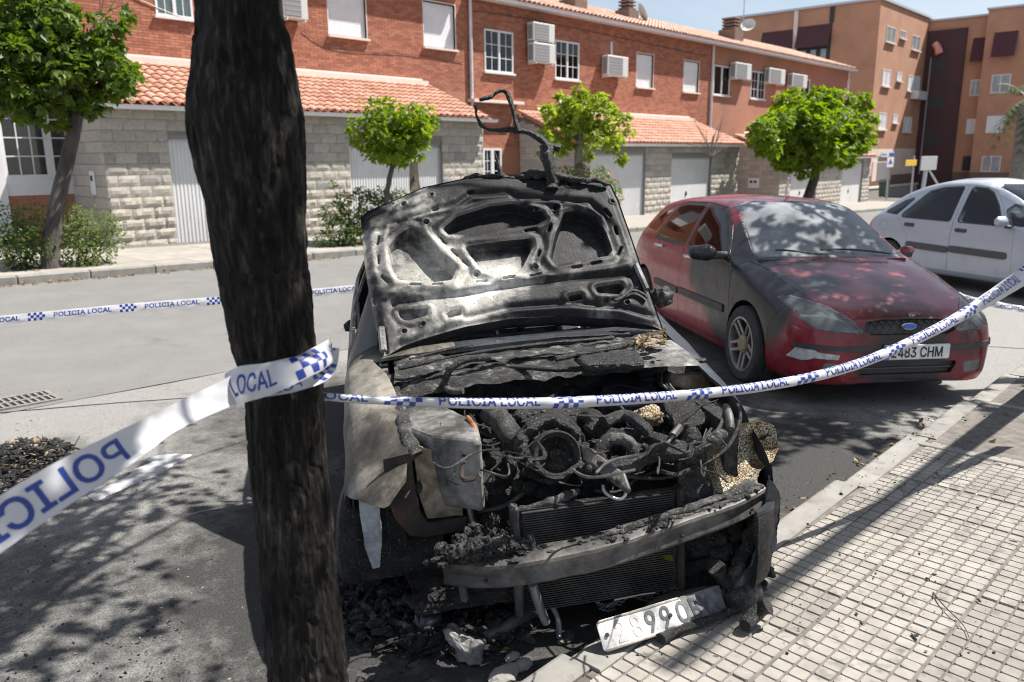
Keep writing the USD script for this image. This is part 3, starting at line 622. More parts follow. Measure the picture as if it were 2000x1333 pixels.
# ------------------------------------------------------------------ cooling units on the facades
def cooling_unit(label, px0, py0, px1, py1, pipe=False, copy=None):
    y = WY - .38; a, b = at_y(px0, py1, y), at_y(px1, py1, y); z1, z0 = at_y(px0, py0, y)[2], a[2]
    w = b[0] - a[0]; h_ = z1 - z0; loc = (a[0], y, z0)
    u = thing("cooling_unit", label, "air conditioner", loc, group="cooling units on the brick facades")
    x0, x1 = a[0], b[0]
    bd = obj("casing", rbox(x0, x1, y, y + .30, z0 + .05, z1, .02), M["ac_side"], u)
    obj("grille", cat(rbox(x0 + .05 * w, x0 + .72 * w, y - .008, y + .01, z0 + .05 + .06 * h_, z1 - .07 * h_, .005)), M["ac_grille"], bd)
    k = np.linspace(z0 + .05 + .1 * h_, z1 - .1 * h_, 11)
    obj("grille_bars", cat(*[box(x0 + .06 * w, x0 + .71 * w, y - .014, y - .009, z - .004, z + .004) for z in k[::2]]), M["ac_side"], bd)
    obj("vent_side", box(x0 - .006, x0 + .004, y + .05, y + .25, z0 + .12, z1 - .08), M["ac_grille"], bd)
    for xb in (x0 + .1 * w, x1 - .1 * w - .04): obj("bracket", cat(box(xb, xb + .04, y + .0, WY - .051, z0, z0 + .045), box(xb, xb + .04, WY - .05, WY - .004, z0 - .02, z1)), M["white"], u)
    if pipe: obj("conduit", box((x0 + x1) / 2 - .04, (x0 + x1) / 2 + .04, WY - .06, WY - .004, z1, z1 + .55), M["white"], u)
    return u
cooling_unit("cooling unit at the top edge just right of the dark trunk", 556, -28, 603, 38)
cooling_unit("upper one of the two stacked cooling units", 1042, 42, 1084, 82)
cooling_unit("lower one of the two stacked cooling units", 1043, 82, 1085, 124)
cooling_unit("cooling unit with a white conduit rising above it", 1187, 107, 1227, 150, pipe=True)
cooling_unit("cooling unit right of the grey downpipe, between two white windows", 1436, 121, 1467, 155)
cooling_unit("cooling unit between the barred window and the last cooling unit", 1502, 132, 1533, 164)
cooling_unit("farthest cooling unit, above the dense round tree", 1547, 143, 1576, 171)
# ------------------------------------------------------------------ cars: a lofted shell cut into its panels
def car_matrix(x, y, z, yaw_deg, lat_tilt=None, rear_tilt=None):
    a = math.radians(yaw_deg)
    rl = SL * math.cos(a) if lat_tilt is None else lat_tilt; pt = SL * math.sin(a) if rear_tilt is None else rear_tilt
    lat = np.array([math.cos(a), -math.sin(a), rl]); rear = np.array([math.sin(a), math.cos(a), pt])
    lat /= np.linalg.norm(lat); rear /= np.linalg.norm(rear); up = np.cross(lat, rear); rear = np.cross(up, lat)
    R = np.stack([lat, rear, up], 1)
    return R, np.array([x, y, z]), Gf.Matrix4d(*lat, 0, *rear, 0, *up, 0, x, y, z, 1)
def local_ray(car, px, py):
    R, o, _ = car; return R.T @ (EYE - o), R.T @ ray(px, py)
def loc_w(car, px, py, w):
    """point of the car's own frame at height w seen at the pixel"""
    e, d = local_ray(car, px, py); return e + d * (w - e[2]) / d[2]
def loc_v(car, px, py, v):
    e, d = local_ray(car, px, py); return e + d * (v - e[1]) / d[1]
def loc_u(car, px, py, u):
    e, d = local_ray(car, px, py); return e + d * (u - e[0]) / d[0]
def loc_plane(car, px, py, o, n):
    e, d = local_ray(car, px, py); return e + d * ((o - e) @ n) / (d @ n)
COLS = ("zt", "y1", "z1", "y2", "z2", "y3", "z3", "y4", "z4", "z5")
def loft(table, inset=0.0, ns=150, sub=6):
    tb = np.array(table, float); L0, L1 = tb[0, 0], tb[-1, 0]
    u = np.linspace(0, 1, ns); v = L0 + (L1 - L0) * (u - .06 * np.sin(4 * np.pi * u) * .0 - .11 * np.sin(2 * np.pi * u) * .9)
    c = {k: PchipInterpolator(tb[:, 0], tb[:, i + 1])(v) for i, k in enumerate(COLS)}
    t = inset
    half = [(0 * v, c["z5"] + t), ((c["y4"] - t) * .6, c["z5"] + t), (c["y4"] - .05 - t, c["z5"] + t), (c["y4"] - t, c["z4"]), (c["y3"] - t, c["z3"]), (c["y2"] - t, c["z2"]), (c["y1"] - t * .8, c["z1"] - t * .6), (c["y1"] * .55, c["z1"] + .72 * (c["zt"] - c["z1"]) - t), (0 * v, c["zt"] - t)]
    H = np.stack([np.stack(p, -1) for p in half], 1)
    def cr(P, m):
        Q = np.concatenate([P[:, :1] * 2 - P[:, 1:2], P, P[:, -1:] * 2 - P[:, -2:-1]], 1); Q[:, 0, 0] = -P[:, 1, 0]; Q[:, 0, 1] = P[:, 1, 1]; Q[:, -1, 0] = -P[:, -2, 0]; Q[:, -1, 1] = P[:, -2, 1]
        out = []; tt = np.arange(m) / m; tension = .42
        for i in range(P.shape[1] - 1):
            p0, p1, p2, p3 = Q[:, i], Q[:, i + 1], Q[:, i + 2], Q[:, i + 3]
            l = np.linalg.norm(p2 - p1, axis=-1, keepdims=True); 
            m1 = (p2 - p0) * tension * np.minimum(1, 1.6 * l / (np.linalg.norm(p2 - p0, axis=-1, keepdims=True) + 1e-9)); m2 = (p3 - p1) * tension * np.minimum(1, 1.6 * l / (np.linalg.norm(p3 - p1, axis=-1, keepdims=True) + 1e-9))
            for s in tt: out.append((2 * s**3 - 3 * s**2 + 1) * p1 + (s**3 - 2 * s**2 + s) * m1 + (-2 * s**3 + 3 * s**2) * p2 + (s**3 - s**2) * m2)
        out.append(P[:, -1]); return np.stack(out, 1)
    S = cr(H, sub)
    ring = np.concatenate([S, (S * (-1, 1))[:, -2:0:-1]], 1); n = ring.shape[1]
    vv = L0 + t + (v - L0) * (L1 - L0 - 2 * t) / (L1 - L0)
    V = np.stack([ring[..., 0], np.repeat(vv[:, None], n, 1), ring[..., 1]], -1)
    i = np.arange(ns - 1)[:, None] * n; j = np.arange(n)[None]; jn = (j + 1) % n
    F = np.concatenate([np.stack([i + j, i + n + jn, i + jn], -1).reshape(-1, 3), np.stack([i + j, i + n + j, i + n + jn], -1).reshape(-1, 3)])
    V = V.reshape(-1, 3); k = len(V); V = np.vstack([V, [0, vv[0], V[:n, 2].mean()], [0, vv[-1], V[-n:, 2].mean()]]); J = np.arange(n); b = (ns - 1) * n
    F = np.vstack([F, np.stack([np.full(n, k), J, (J + 1) % n], -1), np.stack([np.full(n, k + 1), b + (J + 1) % n, b + J], -1)])
    m = T(V, F, process=False)
    if m.volume < 0: F = F[:, ::-1]
    return m3.Manifold(m3.Mesh(V.astype(np.float32), np.ascontiguousarray(F).astype(np.uint32)))
def man(m):
    m = m.copy(); m.merge_vertices()
    if m.volume < 0: m.invert()
    return m3.Manifold(m3.Mesh(np.asarray(m.vertices, np.float32), np.asarray(m.faces, np.uint32)))
def pr_side(pts, u0, u1, buf=0.0):
    """prism of a (v, w) outline from u0 to u1"""
    p = pts if isinstance(pts, sg.base.BaseGeometry) else sg.Polygon(pts)
    p = p.buffer(buf, join_style=1) if buf else p
    m = extrude(p, u1 - u0); v = m.vertices; m.vertices = np.c_[u0 + v[:, 2], v[:, 0], v[:, 1]]; return man(m)
def pr_front(pts, v0, v1, buf=0.0):
    p = pts if isinstance(pts, sg.base.BaseGeometry) else sg.Polygon(pts)
    p = p.buffer(buf, join_style=1) if buf else p
    m = extrude(p, v1 - v0); v = m.vertices; m.vertices = np.c_[v[:, 0], v0 + v[:, 2], v[:, 1]]; m.invert(); return man(m)
def pr_plan(pts, w0, w1, buf=0.0):
    p = pts if isinstance(pts, sg.base.BaseGeometry) else sg.Polygon(pts)
    p = p.buffer(buf, join_style=1) if buf else p
    m = extrude(p, w1 - w0); m.apply_translation((0, 0, w0)); return man(m)
def rnd(pts, r):
    return sg.Polygon(pts).buffer(-r, join_style=1).buffer(r, join_style=1)
def mirror(pts): return [(-a, b) for a, b in pts][::-1]
class Shell:
    def __init__(s, table, thick=.022):
        s.outer = loft(table); s.m = s.outer - loft(table, thick)
    def take(s, prism, gap_prism=None):
        part = s.m ^ prism; s.m = s.m - (gap_prism or prism); return part
def wheel_parts(car, name, u, v, w, R, W, spoke, mats, label=None, steer=0.0, flatten=0.0, n_sp=5):
    """a wheel with its outer side towards sign(u)"""
    sgn = 1 if u > 0 else -1
    def put(m):
        m = m.copy(); m.apply_transform(trimesh.transformations.rotation_matrix(sgn * np.pi / 2, (0, 1, 0)))
        if steer: m.apply_transform(trimesh.transformations.rotation_matrix(steer, (0, 0, 1)))
        m.apply_translation((u, v, w)); return m
    ri = R * .70
    ty = [(ri, -W / 2), (ri + .02, -W / 2 - .004), (R - .03, -W / 2 - .006), (R - .008, -W / 2 + .012), (R, -W / 2 + .035), (R, W / 2 - .035), (R - .008, W / 2 - .012), (R - .03, W / 2 + .006), (ri + .02, W / 2 + .004), (ri, W / 2), (ri - .005, 0), (ri, -W / 2)]
    t = obj("wheel", put(lathe(ty, 48)), mats["tyre"], car, smooth=30, label=label)
    rim = [(ri + .004, W / 2 + .003), (ri - .012, W / 2 + .006), (ri - .02, W / 2 - .006), (ri - .03, W / 2 - .07), (ri - .035, -W / 2 + .02)]
    obj("rim", put(lathe(rim, 48)), mats["rim"], t, smooth=30)
    for k in range(n_sp):
        a = 2 * np.pi * k / n_sp + .3
        for d in ((-.05, .05) if spoke == "double" else (0,)):
            hw = .014 if spoke == "double" else .035
            q = rbox(-hw, hw, .05, ri - .012, 0, .02, .006); v_ = q.vertices; v_[:, 0] += d * .62; v_[:, 2] += W / 2 - .045 + .03 * (v_[:, 1] / ri) ** 2
            obj("spoke", put(move(q, rz=a)), mats["rim"], t)
    obj("hub", put(move(lathe([(0, .03), (.055, .03), (.075, .018), (.08, 0), (.08, -.05), (0, -.05)], 20), (0, 0, W / 2 - .03))), mats["hub"], t, smooth=30)
    obj("brake_disc", put(move(lathe([(.02, 0), (ri - .05, 0), (ri - .05, -.02), (.02, -.02)], 28), (0, 0, -.02))), mats["disc"], t)
    return t
def paint(name, c, soot=None, rough=.32, dirt=(.35, .3, .26), dirt_amt=.35, metal=.25):
    """car paint; soot: list of (u, v, w, radius, strength) in the car's frame"""
    N = {"tc": ("texture_coordinate", {}), "p": ("principled_bsdf", {"roughness": rough, "metallic": metal, "coat_weight": .5, "coat_roughness": .08}),
         "nd": ("noise_texture", {"scale": 6.0, "detail": 8.0, "roughness": .7}), "rd": ("rgb_ramp", {"ramp": [(.45, (0, 0, 0)), (.8, (dirt_amt,) * 3)]}), "md": ("mix", {"color1": c, "color2": dirt}),
         "rr": ("map_range", {"from_min": .4, "from_max": .75, "to_min": rough, "to_max": min(.7, rough + .25), "clamp": True})}
    L = [("tc.object", "nd.vector"), ("nd.fac", "rd.fac"), ("rd.color", "md.fac"), ("nd.fac", "rr.value"), ("rr.result", "p.roughness")]; col = "md.color"
    if soot:
        prev = None
        for i, (u, v, w, r, a) in enumerate(soot):
            N[f"d{i}"] = ("mapping", {"location": (-u / r, -v / r, -w / r), "scale": (1 / r,) * 3}); N[f"s{i}"] = ("gradient_texture", {"gradient_type": "spherical"}); N[f"k{i}"] = ("math", {"math_type": "multiply", "value2": a})
            L += [("tc.object", f"d{i}.vector"), (f"d{i}.vector", f"s{i}.vector"), (f"s{i}.fac", f"k{i}.value1")]
            if prev: N[f"x{i}"] = ("math", {"math_type": "maximum"}); L += [(prev, f"x{i}.value1"), (f"k{i}.value", f"x{i}.value2")]; prev = f"x{i}.value"
            else: prev = f"k{i}.value"
        N.update({"ns": ("noise_texture", {"scale": 4.5, "detail": 9.0, "roughness": .68}), "ad": ("math", {"math_type": "multiply_add", "value2": .55}), "mr": ("map_range", {"from_min": .42, "from_max": .66, "clamp": True}), "ms": ("mix", {"color2": (.010, .010, .012)}), "cw": ("map_range", {"to_min": .5, "to_max": .0}), "sp": ("map_range", {"to_min": .5, "to_max": .15}), "mt": ("map_range", {"to_min": metal, "to_max": .0})})
        L += [("tc.object", "ns.vector"), ("ns.fac", "ad.value1"), (prev, "ad.value3"), ("ad.value", "mr.value"), ("mr.result", "ms.fac"), (col, "ms.color1"), ("mr.result", "cw.value"), ("cw.result", "p.coat_weight"), ("mr.result", "mt.value"), ("mt.result", "p.metallic")]; col = "ms.color"
    L.append((col, "p.base_color"))
    return usdkit.material(stage, "/World/Looks/" + name, N, L, surface="p.BSDF")
M["tyre"] = mat("tyre", (0.022, 0.022, 0.022), (0.04, 0.038, 0.036), scale=12, rough=.8, coords="object")
M["rim_alloy"] = mat("rim_alloy", (0.36, 0.35, 0.34), (0.2, 0.19, 0.18), scale=14, rough=.45, metal=.6, coords="object")
M["hub_dirty"] = mat("hub_dirty", (0.34, 0.28, 0.16), (0.2, 0.17, 0.11), scale=30, rough=.7, coords="object")
M["rust_disc"] = mat("rust_disc", (0.08, 0.06, 0.05), (0.15, 0.08, 0.05), scale=12, rough=.7, coords="object")
M["trim"] = mat("trim", (0.025, 0.025, 0.026), (0.045, 0.045, 0.045), scale=8, rough=.6, coords="object")
M["trim_grey"] = mat("trim_grey", (0.05, 0.05, 0.055), rough=.55)
M["car_glass"] = glass_mat("car_glass", (0.92, 0.95, 0.94))
M["car_glass_dark"] = glass_mat("car_glass_dark", (0.30, 0.32, 0.32))
M["sooty_glass"] = glass_mat("sooty_glass", (0.22, 0.24, 0.26), rough=.06, body=(0.33, 0.35, 0.37), fac_body=.5)
M["lamp_glass"] = glass_mat("lamp_glass", (0.62, 0.66, 0.66), rough=.05, body=(0.30, 0.31, 0.31), fac_body=.22)
M["seat"] = mat("seat", (0.045, 0.045, 0.05), (0.07, 0.07, 0.075), scale=20, rough=.9, coords="object")
M["chrome"] = mat("chrome", (0.6, 0.6, 0.6), rough=.2, metal=1.0)
M["plate"] = mat("plate", (0.66, 0.66, 0.64), (0.5, 0.5, 0.48), scale=18, rough=.5, coords="object")
M["plate_ink"] = mat("plate_ink", (0.02, 0.02, 0.022), rough=.6)
M["tail_red"] = mat("tail_red", (0.45, 0.02, 0.02), rough=.15, coat=.5)
M["reflector"] = mat("reflector", (0.55, 0.56, 0.57), rough=.25, metal=.9)

def seats(car, rows, zf=.42, wid=.50):
    for (v, us) in rows:
        for u in us:
            st = obj("seat", cat(rbox(u - wid / 2, u + wid / 2, v - .5, v + .02, zf - .12, zf + .06, .04)), M["seat"], car)
            b = rbox(-wid / 2, wid / 2, -.06, .06, 0, .60, .045); obj("backrest", move(b, (u, v + .02, zf), rx=-.28), M["seat"], st)
            hd = rbox(-.13, .13, -.045, .045, 0, .19, .04); obj("headrest", move(hd, (u, v + .22, zf + .63), rx=-.2), M["seat"], st)
def stripe_text(txt, h, o, ax, ay, bold=True, depth=.002):
    m = text_mesh(txt, h, depth, bold=bold); v = m.vertices; ax, ay = np.asarray(ax, float), np.asarray(ay, float); n = np.cross(ax, ay)
    m.vertices = np.asarray(o) + v[:, :1] * ax + v[:, 1:2] * ay + v[:, 2:3] * n; return m

# ---- red hatchback with one flank scorched
RED = car_matrix(6.0, 1.656, -.154, 38.5)
soot_red = [(-.9, 1.25, .72, .68, 1.2), (-.85, .62, .72, .50, 1.0), (-.85, 1.8, .86, .50, .8), (-.55, 1.35, 1.1, .5, .85), (-.4, .55, .80, .42, .55), (.1, .50, .74, .42, .42), (-.5, .25, .45, .40, .50), (-.3, .95, .9, .4, .45), (.1, .9, .95, .35, .3), (0, .0, .34, .75, .62), (.45, .1, .45, .5, .40)]
M["red"] = paint("red_paint", (0.19, 0.009, 0.02), soot_red, rough=.24, dirt=(.16, .07, .07), dirt_amt=.30)
tab_red = [
 (0.00, .575, .36, .565, .47, .50, .50, .40, .48, .26, .20), (0.03, .640, .48, .625, .58, .54, .61, .43, .59, .25, .185), (0.10, .69, .56, .675, .69, .59, .725, .46, .71, .25, .18), (0.28, .765, .60, .748, .775, .66, .815, .52, .80, .26, .175),
 (0.60, .865, .64, .842, .81, .755, .845, .60, .828, .27, .17), (0.90, .945, .66, .92, .82, .855, .85, .64, .835, .27, .17), (1.06, .985, .67, .955, .82, .90, .852, .66, .836, .27, .17),
 (1.22, 1.09, .655, 1.03, .82, .925, .852, .67, .836, .27, .17), (1.50, 1.275, .62, 1.19, .815, .945, .852, .68, .836, .27, .17), (1.86, 1.425, .575, 1.355, .808, .96, .852, .69, .836, .27, .17),
 (2.3, 1.462, .57, 1.395, .80, .975, .85, .70, .834, .27, .17), (2.9, 1.455, .565, 1.385, .79, .995, .845, .71, .83, .27, .17), (3.4, 1.415, .55, 1.345, .775, 1.01, .835, .72, .82, .28, .18), (3.72, 1.35, .53, 1.285, .76, 1.01, .82, .72, .80, .30, .20),
 (3.92, 1.17, .51, 1.12, .73, .96, .80, .70, .78, .32, .22), (4.08, .95, .48, .93, .68, .84, .76, .62, .74, .34, .25), (4.15, .74, .46, .72, .62, .64, .68, .50, .66, .36, .29), (4.17, .66, .44, .64, .58, .58, .62, .48, .60, .38, .32)]
def build_red():
    c = thing("parked_car", "red hatchback with its flank and bonnet blackened by soot, parked beside the wreck", "car", matrix=RED[2])
    S = Shell(tab_red); P = M["red"]
    # wheel openings
    for v in (.86, 3.475):
        cyl = trimesh.creation.cylinder(.345, 2.2, sections=56); cyl.apply_transform(trimesh.transformations.rotation_matrix(np.pi / 2, (0, 1, 0))); cyl.apply_translation((0, v, .325))
        side = man(cyl); S.m = S.m - (side ^ man(box(.45, 1.2, -1, 6, 0, 2))) - (side ^ man(box(-1.2, -.45, -1, 6, 0, 2)))
        for s in (-1, 1):
            a = np.linspace(-.5, np.pi + .5, 30); V = np.stack([np.stack([np.full(30, s * .44), v + .36 * np.cos(a), .33 + .36 * np.sin(a)], -1), np.stack([np.full(30, s * .815), v + .36 * np.cos(a), .33 + .36 * np.sin(a)], -1)], 0)
            obj("wheel_well", cat(grid(V), box(s * .44 - .01, s * .44 + .01, v - .36, v + .36, .1, .69)), M["trim"], c)
    # lamps, grille and lower openings from the front
    hl = [(-.52, .565), (-.40, .555), (-.355, .565), (-.44, .655), (-.56, .735), (-.70, .775), (-.775, .755), (-.735, .63), (-.68, .58)]
    for pts in (hl, mirror(hl)):
        pr = pr_front(rnd(pts, .012), -.05, .75); s = 1 if pts[0][0] > 0 else -1
        lens = S.take(pr); 
        h = obj("headlight", lens, M["lamp_glass"], c, smooth=35, label="smoke-stained headlight" if s < 0 else None)
        obj("reflector_bowl", move(lens_back(lens), (0, 0, 0)), M["reflector"], h)
        for k, (uu, ww) in enumerate(((.60, .66), (.50, .615))):
            b = lathe([(0, .0), (.035, .005), (.055, .04), (.062, .06)], 20); b.apply_transform(trimesh.transformations.rotation_matrix(np.pi / 2, (1, 0, 0)))
            obj("lamp_bowl", move(b, (s * uu, .30 - k * .08, ww)), M["chrome"], h, smooth=40)
    gr = [(-.36, .575), (-.30, .545), (.30, .545), (.36, .575), (.33, .637), (.20, .650), (-.20, .650), (-.33, .637)]
    g = S.take(pr_front(rnd(gr, .01), -.05, .35))
    gm = obj("grille", move(T(*mesh_vf(g)), (0, .03, 0)), M["trim"], c, smooth=35)
    for k in range(11):
        x = -.30 + k * .06
        obj("grille_bar", tube(np.array([(x - .035, .026, .55), (x + .035, .045, .64)]), .004, 5), M["trim_grey"], gm); 
        obj("grille_bar", tube(np.array([(x + .035, .028, .55), (x - .035, .047, .64)]), .004, 5), M["trim_grey"], gm)
    e = lathe([(0, .006), (.9, .006), (1, 0), (1.0, -.01), (0, -.01)], 28); e.vertices *= (.062, .026, 1); e.apply_transform(trimesh.transformations.rotation_matrix(np.pi / 2, (1, 0, 0)))
    bd = obj("badge", move(e, (0, .018, .602)), M["chrome"], gm, smooth=40)
    e = lathe([(0, .004), (.9, .004), (1, 0)], 28); e.vertices *= (.054, .020, 1); e.apply_transform(trimesh.transformations.rotation_matrix(np.pi / 2, (1, 0, 0))); obj("badge_field", move(e, (0, .0105, .602)), M["blue"], bd)
    lo = rnd([(-.36, .255), (.36, .255), (.40, .33), (.38, .345), (-.38, .345), (-.40, .33)], .01)
    g2 = S.take(pr_front(lo, -.05, .3)); gi = obj("lower_intake", move(T(*mesh_vf(g2)), (0, .035, 0)), M["trim"], c, smooth=35)
    obj("intake_bar", rbox(-.37, .37, .012, .03, .292, .306, .003), M["trim_grey"], gi)
    fg = rnd([(-.64, .265), (-.47, .255), (-.45, .335), (-.62, .345)], .02)
    for pts in (fg, sa.scale(fg, -1, 1, origin=(0, 0))):
        lens = S.take(pr_front(pts, -.05, .4)); obj("fog_lamp", lens, M["lamp_glass"], c, smooth=35)
    # bumper strips
    for s in (-1, 1):
        st = sg.Polygon([(s * .28, .445), (s * .30, .462), (s * .78, .475), (s * .78, .44), (s * .30, .428)])
        t_ = S.take(pr_front(st, -.05, .45)); q = T(*mesh_vf(t_)); q.vertices = q.vertices * (1.012, 1, 1) - (0, .006, 0); obj("bumper_strip", q, M["trim"], c, smooth=35)
    # panels
    bonnet = sg.Polygon([(-.345, .0), (.345, .0), (.45, .11), (.60, .30), (.66, .62), (.672, 1.03), (.30, 1.06), (-.30, 1.06), (-.672, 1.03), (-.66, .62), (-.60, .30), (-.45, .11)])
    keep = bonnet
    bp = pr_plan(keep, .651, 1.12); part = S.take(pr_plan(keep.buffer(-.003), .651, 1.12), bp)
    obj("bonnet", part, P, c, smooth=30, label="bonnet, dull with soot on one half")
    ws = S.take(pr_front(rnd([(-.655, .985), (.655, .985), (.54, 1.375), (.40, 1.41), (-.40, 1.41), (-.54, 1.375)], .02), .98, 1.95))
    obj("windscreen", ws, M["sooty_glass"], c, smooth=35)
    rw = S.take(pr_front(rnd([(-.58, 1.02), (.58, 1.02), (.47, 1.30), (-.47, 1.30)], .03), 3.6, 4.2)); obj("rear_window", rw, M["car_glass_dark"], c, smooth=35)
    wins = [rnd([(1.40, .975), (1.66, 1.185), (1.90, 1.32), (2.06, 1.345), (2.26, 1.352), (2.29, .99)], .02), rnd([(2.385, .992), (2.37, 1.352), (2.80, 1.345), (3.02, 1.315), (3.24, 1.03), (3.2, 1.008)], .02), rnd([(3.33, 1.03), (3.13, 1.30), (3.40, 1.25), (3.62, 1.12), (3.66, 1.06)], .02)]
    doors = [[(1.16, .30), (1.20, .86), (1.36, .985), (1.64, 1.225), (1.90, 1.36), (2.30, 1.385), (2.345, .98), (2.36, .24), (1.20, .24)], [(2.36, .24), (2.345, .98), (2.32, 1.386), (2.85, 1.372), (3.08, 1.335), (3.30, 1.02), (3.13, .72), (3.08, .50), (2.96, .24)]]
    for s in (-1, 1):
        a, b = (-1.0, -.3) if s < 0 else (.3, 1.0)
        dp = []
        for di, d in enumerate(doors):
            dpoly = sg.Polygon(d)
            part = S.take(pr_side(dpoly, a, b, -.0035), pr_side(dpoly, a, b))
            w = wins[di]; gl = part ^ pr_side(w, a, b); part = part - pr_side(w.buffer(.001), a, b)
            fr = part ^ pr_side(w.buffer(.035), a, b); part = part - pr_side(w.buffer(.035), a, b)
            dd = obj("door", part, P, c, smooth=30, label="front door black with soot" if (s < 0 and di == 0) else None)
            obj("window", gl, M["car_glass_dark"], dd, smooth=35); obj("window_seal", fr, M["trim"], dd, smooth=35)
            vh = 2.18 if di == 0 else 3.02
            hz = .885 if di == 0 else .92
            ys = s * (.845 - .01)
            obj("handle", tube(spline([(ys - s * .012, vh - .09, hz), (ys + s * .022, vh - .05, hz + .004), (ys + s * .024, vh + .04, hz + .008), (ys - s * .01, vh + .09, hz + .01)], 9), .014, 8), M["chrome"] if s < 0 else P, dd, smooth=40)
            v0, v1 = (1.28, 2.34) if di == 0 else (2.38, 3.06)
            st = S.outer ^ pr_side(rnd([(v0, .50), (v0, .565), (v1, .575), (v1, .51)], .015), a, b); q = T(*mesh_vf(st - man(box(-.80, .80, 0, 5, 0, 2)))); q.vertices = q.vertices * (1.014, 1, 1)
            obj("side_strip", q, M["trim"], dd, smooth=35)
        w = wins[2]; gl = S.take(pr_side(w, a, b)); obj("quarter_window", gl, M["car_glass_dark"], c, smooth=35)
        fen = sg.Polygon([(1.155, .2), (1.155, .30), (1.195, .86), (1.10, .955), (.30, .80), (.44, .59), (.49, .52), (.49, .2)])
        part = S.take(pr_side(fen, -1.0 if s < 0 else .664, -.664 if s < 0 else 1.0, -.003), pr_side(fen, -1.0 if s < 0 else .664, -.664 if s < 0 else 1.0))
        obj("front_wing", part, P, c, smooth=30, label="front wing black with soot" if s < 0 else None)
    cut = pr_plan([(-1.2, -.2), (1.2, -.2), (1.2, .488), (-1.2, .488)], .1, .651)
    obj("bumper", S.take(cut, cut), P, c, smooth=30)
    obj("body", S.m, P, c, smooth=30)
    for s in (-1, 1):
        mc = T(*mesh_vf(m3.Manifold.hull(man(move(trimesh.creation.icosphere(2, .085 if s < 0 else .055), (s * (.98 if s < 0 else .88), 1.40, 1.0))) + man(move(trimesh.creation.icosphere(2, .07 if s < 0 else .05), (s * (1.07 if s < 0 else .93), 1.42, 1.0))))))
        mc.vertices = (mc.vertices - (s * 1.0, 1.4, 1.0)) * (1, .75, .85) + (s * 1.0, 1.4, 1.0)
        mm = obj("wing_mirror", mc, M["melted"] if s < 0 else P, c, smooth=40, label="melted black wing mirror" if s < 0 else None)
        obj("mirror_arm", tube([(s * .80, 1.40, .975), (s * .93, 1.39, .98)], .035, 10, lump=.008), M["trim"], mm, smooth=40)
    for s, lab in ((-1, None), (1, None)):
        obj("wiper", tube(spline([(.52 * 1 - (0 if s < 0 else .62), 1.075, 1.012), (.18 - (0 if s < 0 else .62), 1.10, 1.045), (-.10 - (0 if s < 0 else .40), 1.115, 1.045)], 10), .009, 6), M["trim"], c)
    obj("cowl", box(-.66, .66, 1.062, 1.10, .93, .975), M["trim"], c)
    ae = obj("aerial", tube([(.05, 2.02, 1.455), (.05, 2.06, 1.50), (.05, 2.02, 1.63)], [.016, .013, .006], 8), M["cream"], c, smooth=40)
    # scraped bumper corner showing white plastic
    sc = S.outer ^ pr_front(rnd([(-.80, .36), (-.76, .47), (-.72, .46), (-.66, .42), (-.52, .405), (-.53, .37), (-.68, .375), (-.74, .35)], .004), .0, .48)
    q = T(*mesh_vf(sc - loft(tab_red, .004))); q.vertices = q.vertices * (1.008, 1, 1) - (0, .004, 0); obj("scrape", q, M["scrape"], c, smooth=35)
    # number plate
    pl = obj("number_plate", rbox(-.20, .32, -.022, -.004, .365, .475, .006), M["plate"], c)
    obj("number_plate_mark", box(-.198, -.16, -.0245, -.0215, .368, .472), M["blue"], pl)
    obj("number_plate_letters", stripe_text("2483 CHM", .072, (-.15, -.0225, .384), (.80, 0, 0), (0, 0, 1)), M["plate_ink"], pl)
    for (u, v, lb) in ((-.775, .86, "front wheel with double-spoked alloy rim"), (.775, .86, None), (-.77, 3.475, None), (.77, 3.475, None)):
        wheel_parts(c, "wheel", u, v, .315, .312, .19, "double", {"tyre": M["tyre"], "rim": M["rim_alloy"], "hub": M["hub_dirty"], "disc": M["rust_disc"]}, label=lb)
    seats(c, [(2.25, (-.37, .37)), (3.15, (-.40, .0, .40))])
    obj("dashboard", rbox(-.70, .70, 1.12, 1.52, .80, .955, .05), M["seat"], c)
    sw = trimesh.creation.torus(.18, .016); obj("steering_wheel", move(sw, (.37, 1.66, .93), rx=1.0), M["seat"], c, smooth=40)
    obj("floor", box(-.78, .78, .9, 3.9, .20, .26), M["trim"], c)
    obj("inner_block", box(-.42, .42, .14, 1.0, .22, .60), M["trim"], c)
    return c
def mesh_vf(m):
    q = m.to_mesh(); return np.asarray(q.vert_properties[:, :3], float), np.asarray(q.tri_verts)
def lens_back(m):
    v, f = mesh_vf(m); b = T(v, f); v = b.vertices.copy(); c = v.mean(0); v = c + (v - c) * (.97, .97, .97); v[:, 1] += .055; v[:, 2] -= .012; return T(v, b.faces, process=False)
M["scrape"] = mat("scrape", (.55, .56, .56), (.35, .36, .36), scale=25, rough=.5)
M["melted"] = mat("melted", (.012, .012, .013), (.03, .03, .03), scale=20, rough=.28, bump=.5, bscale=30, bdist=.02)
build_red()

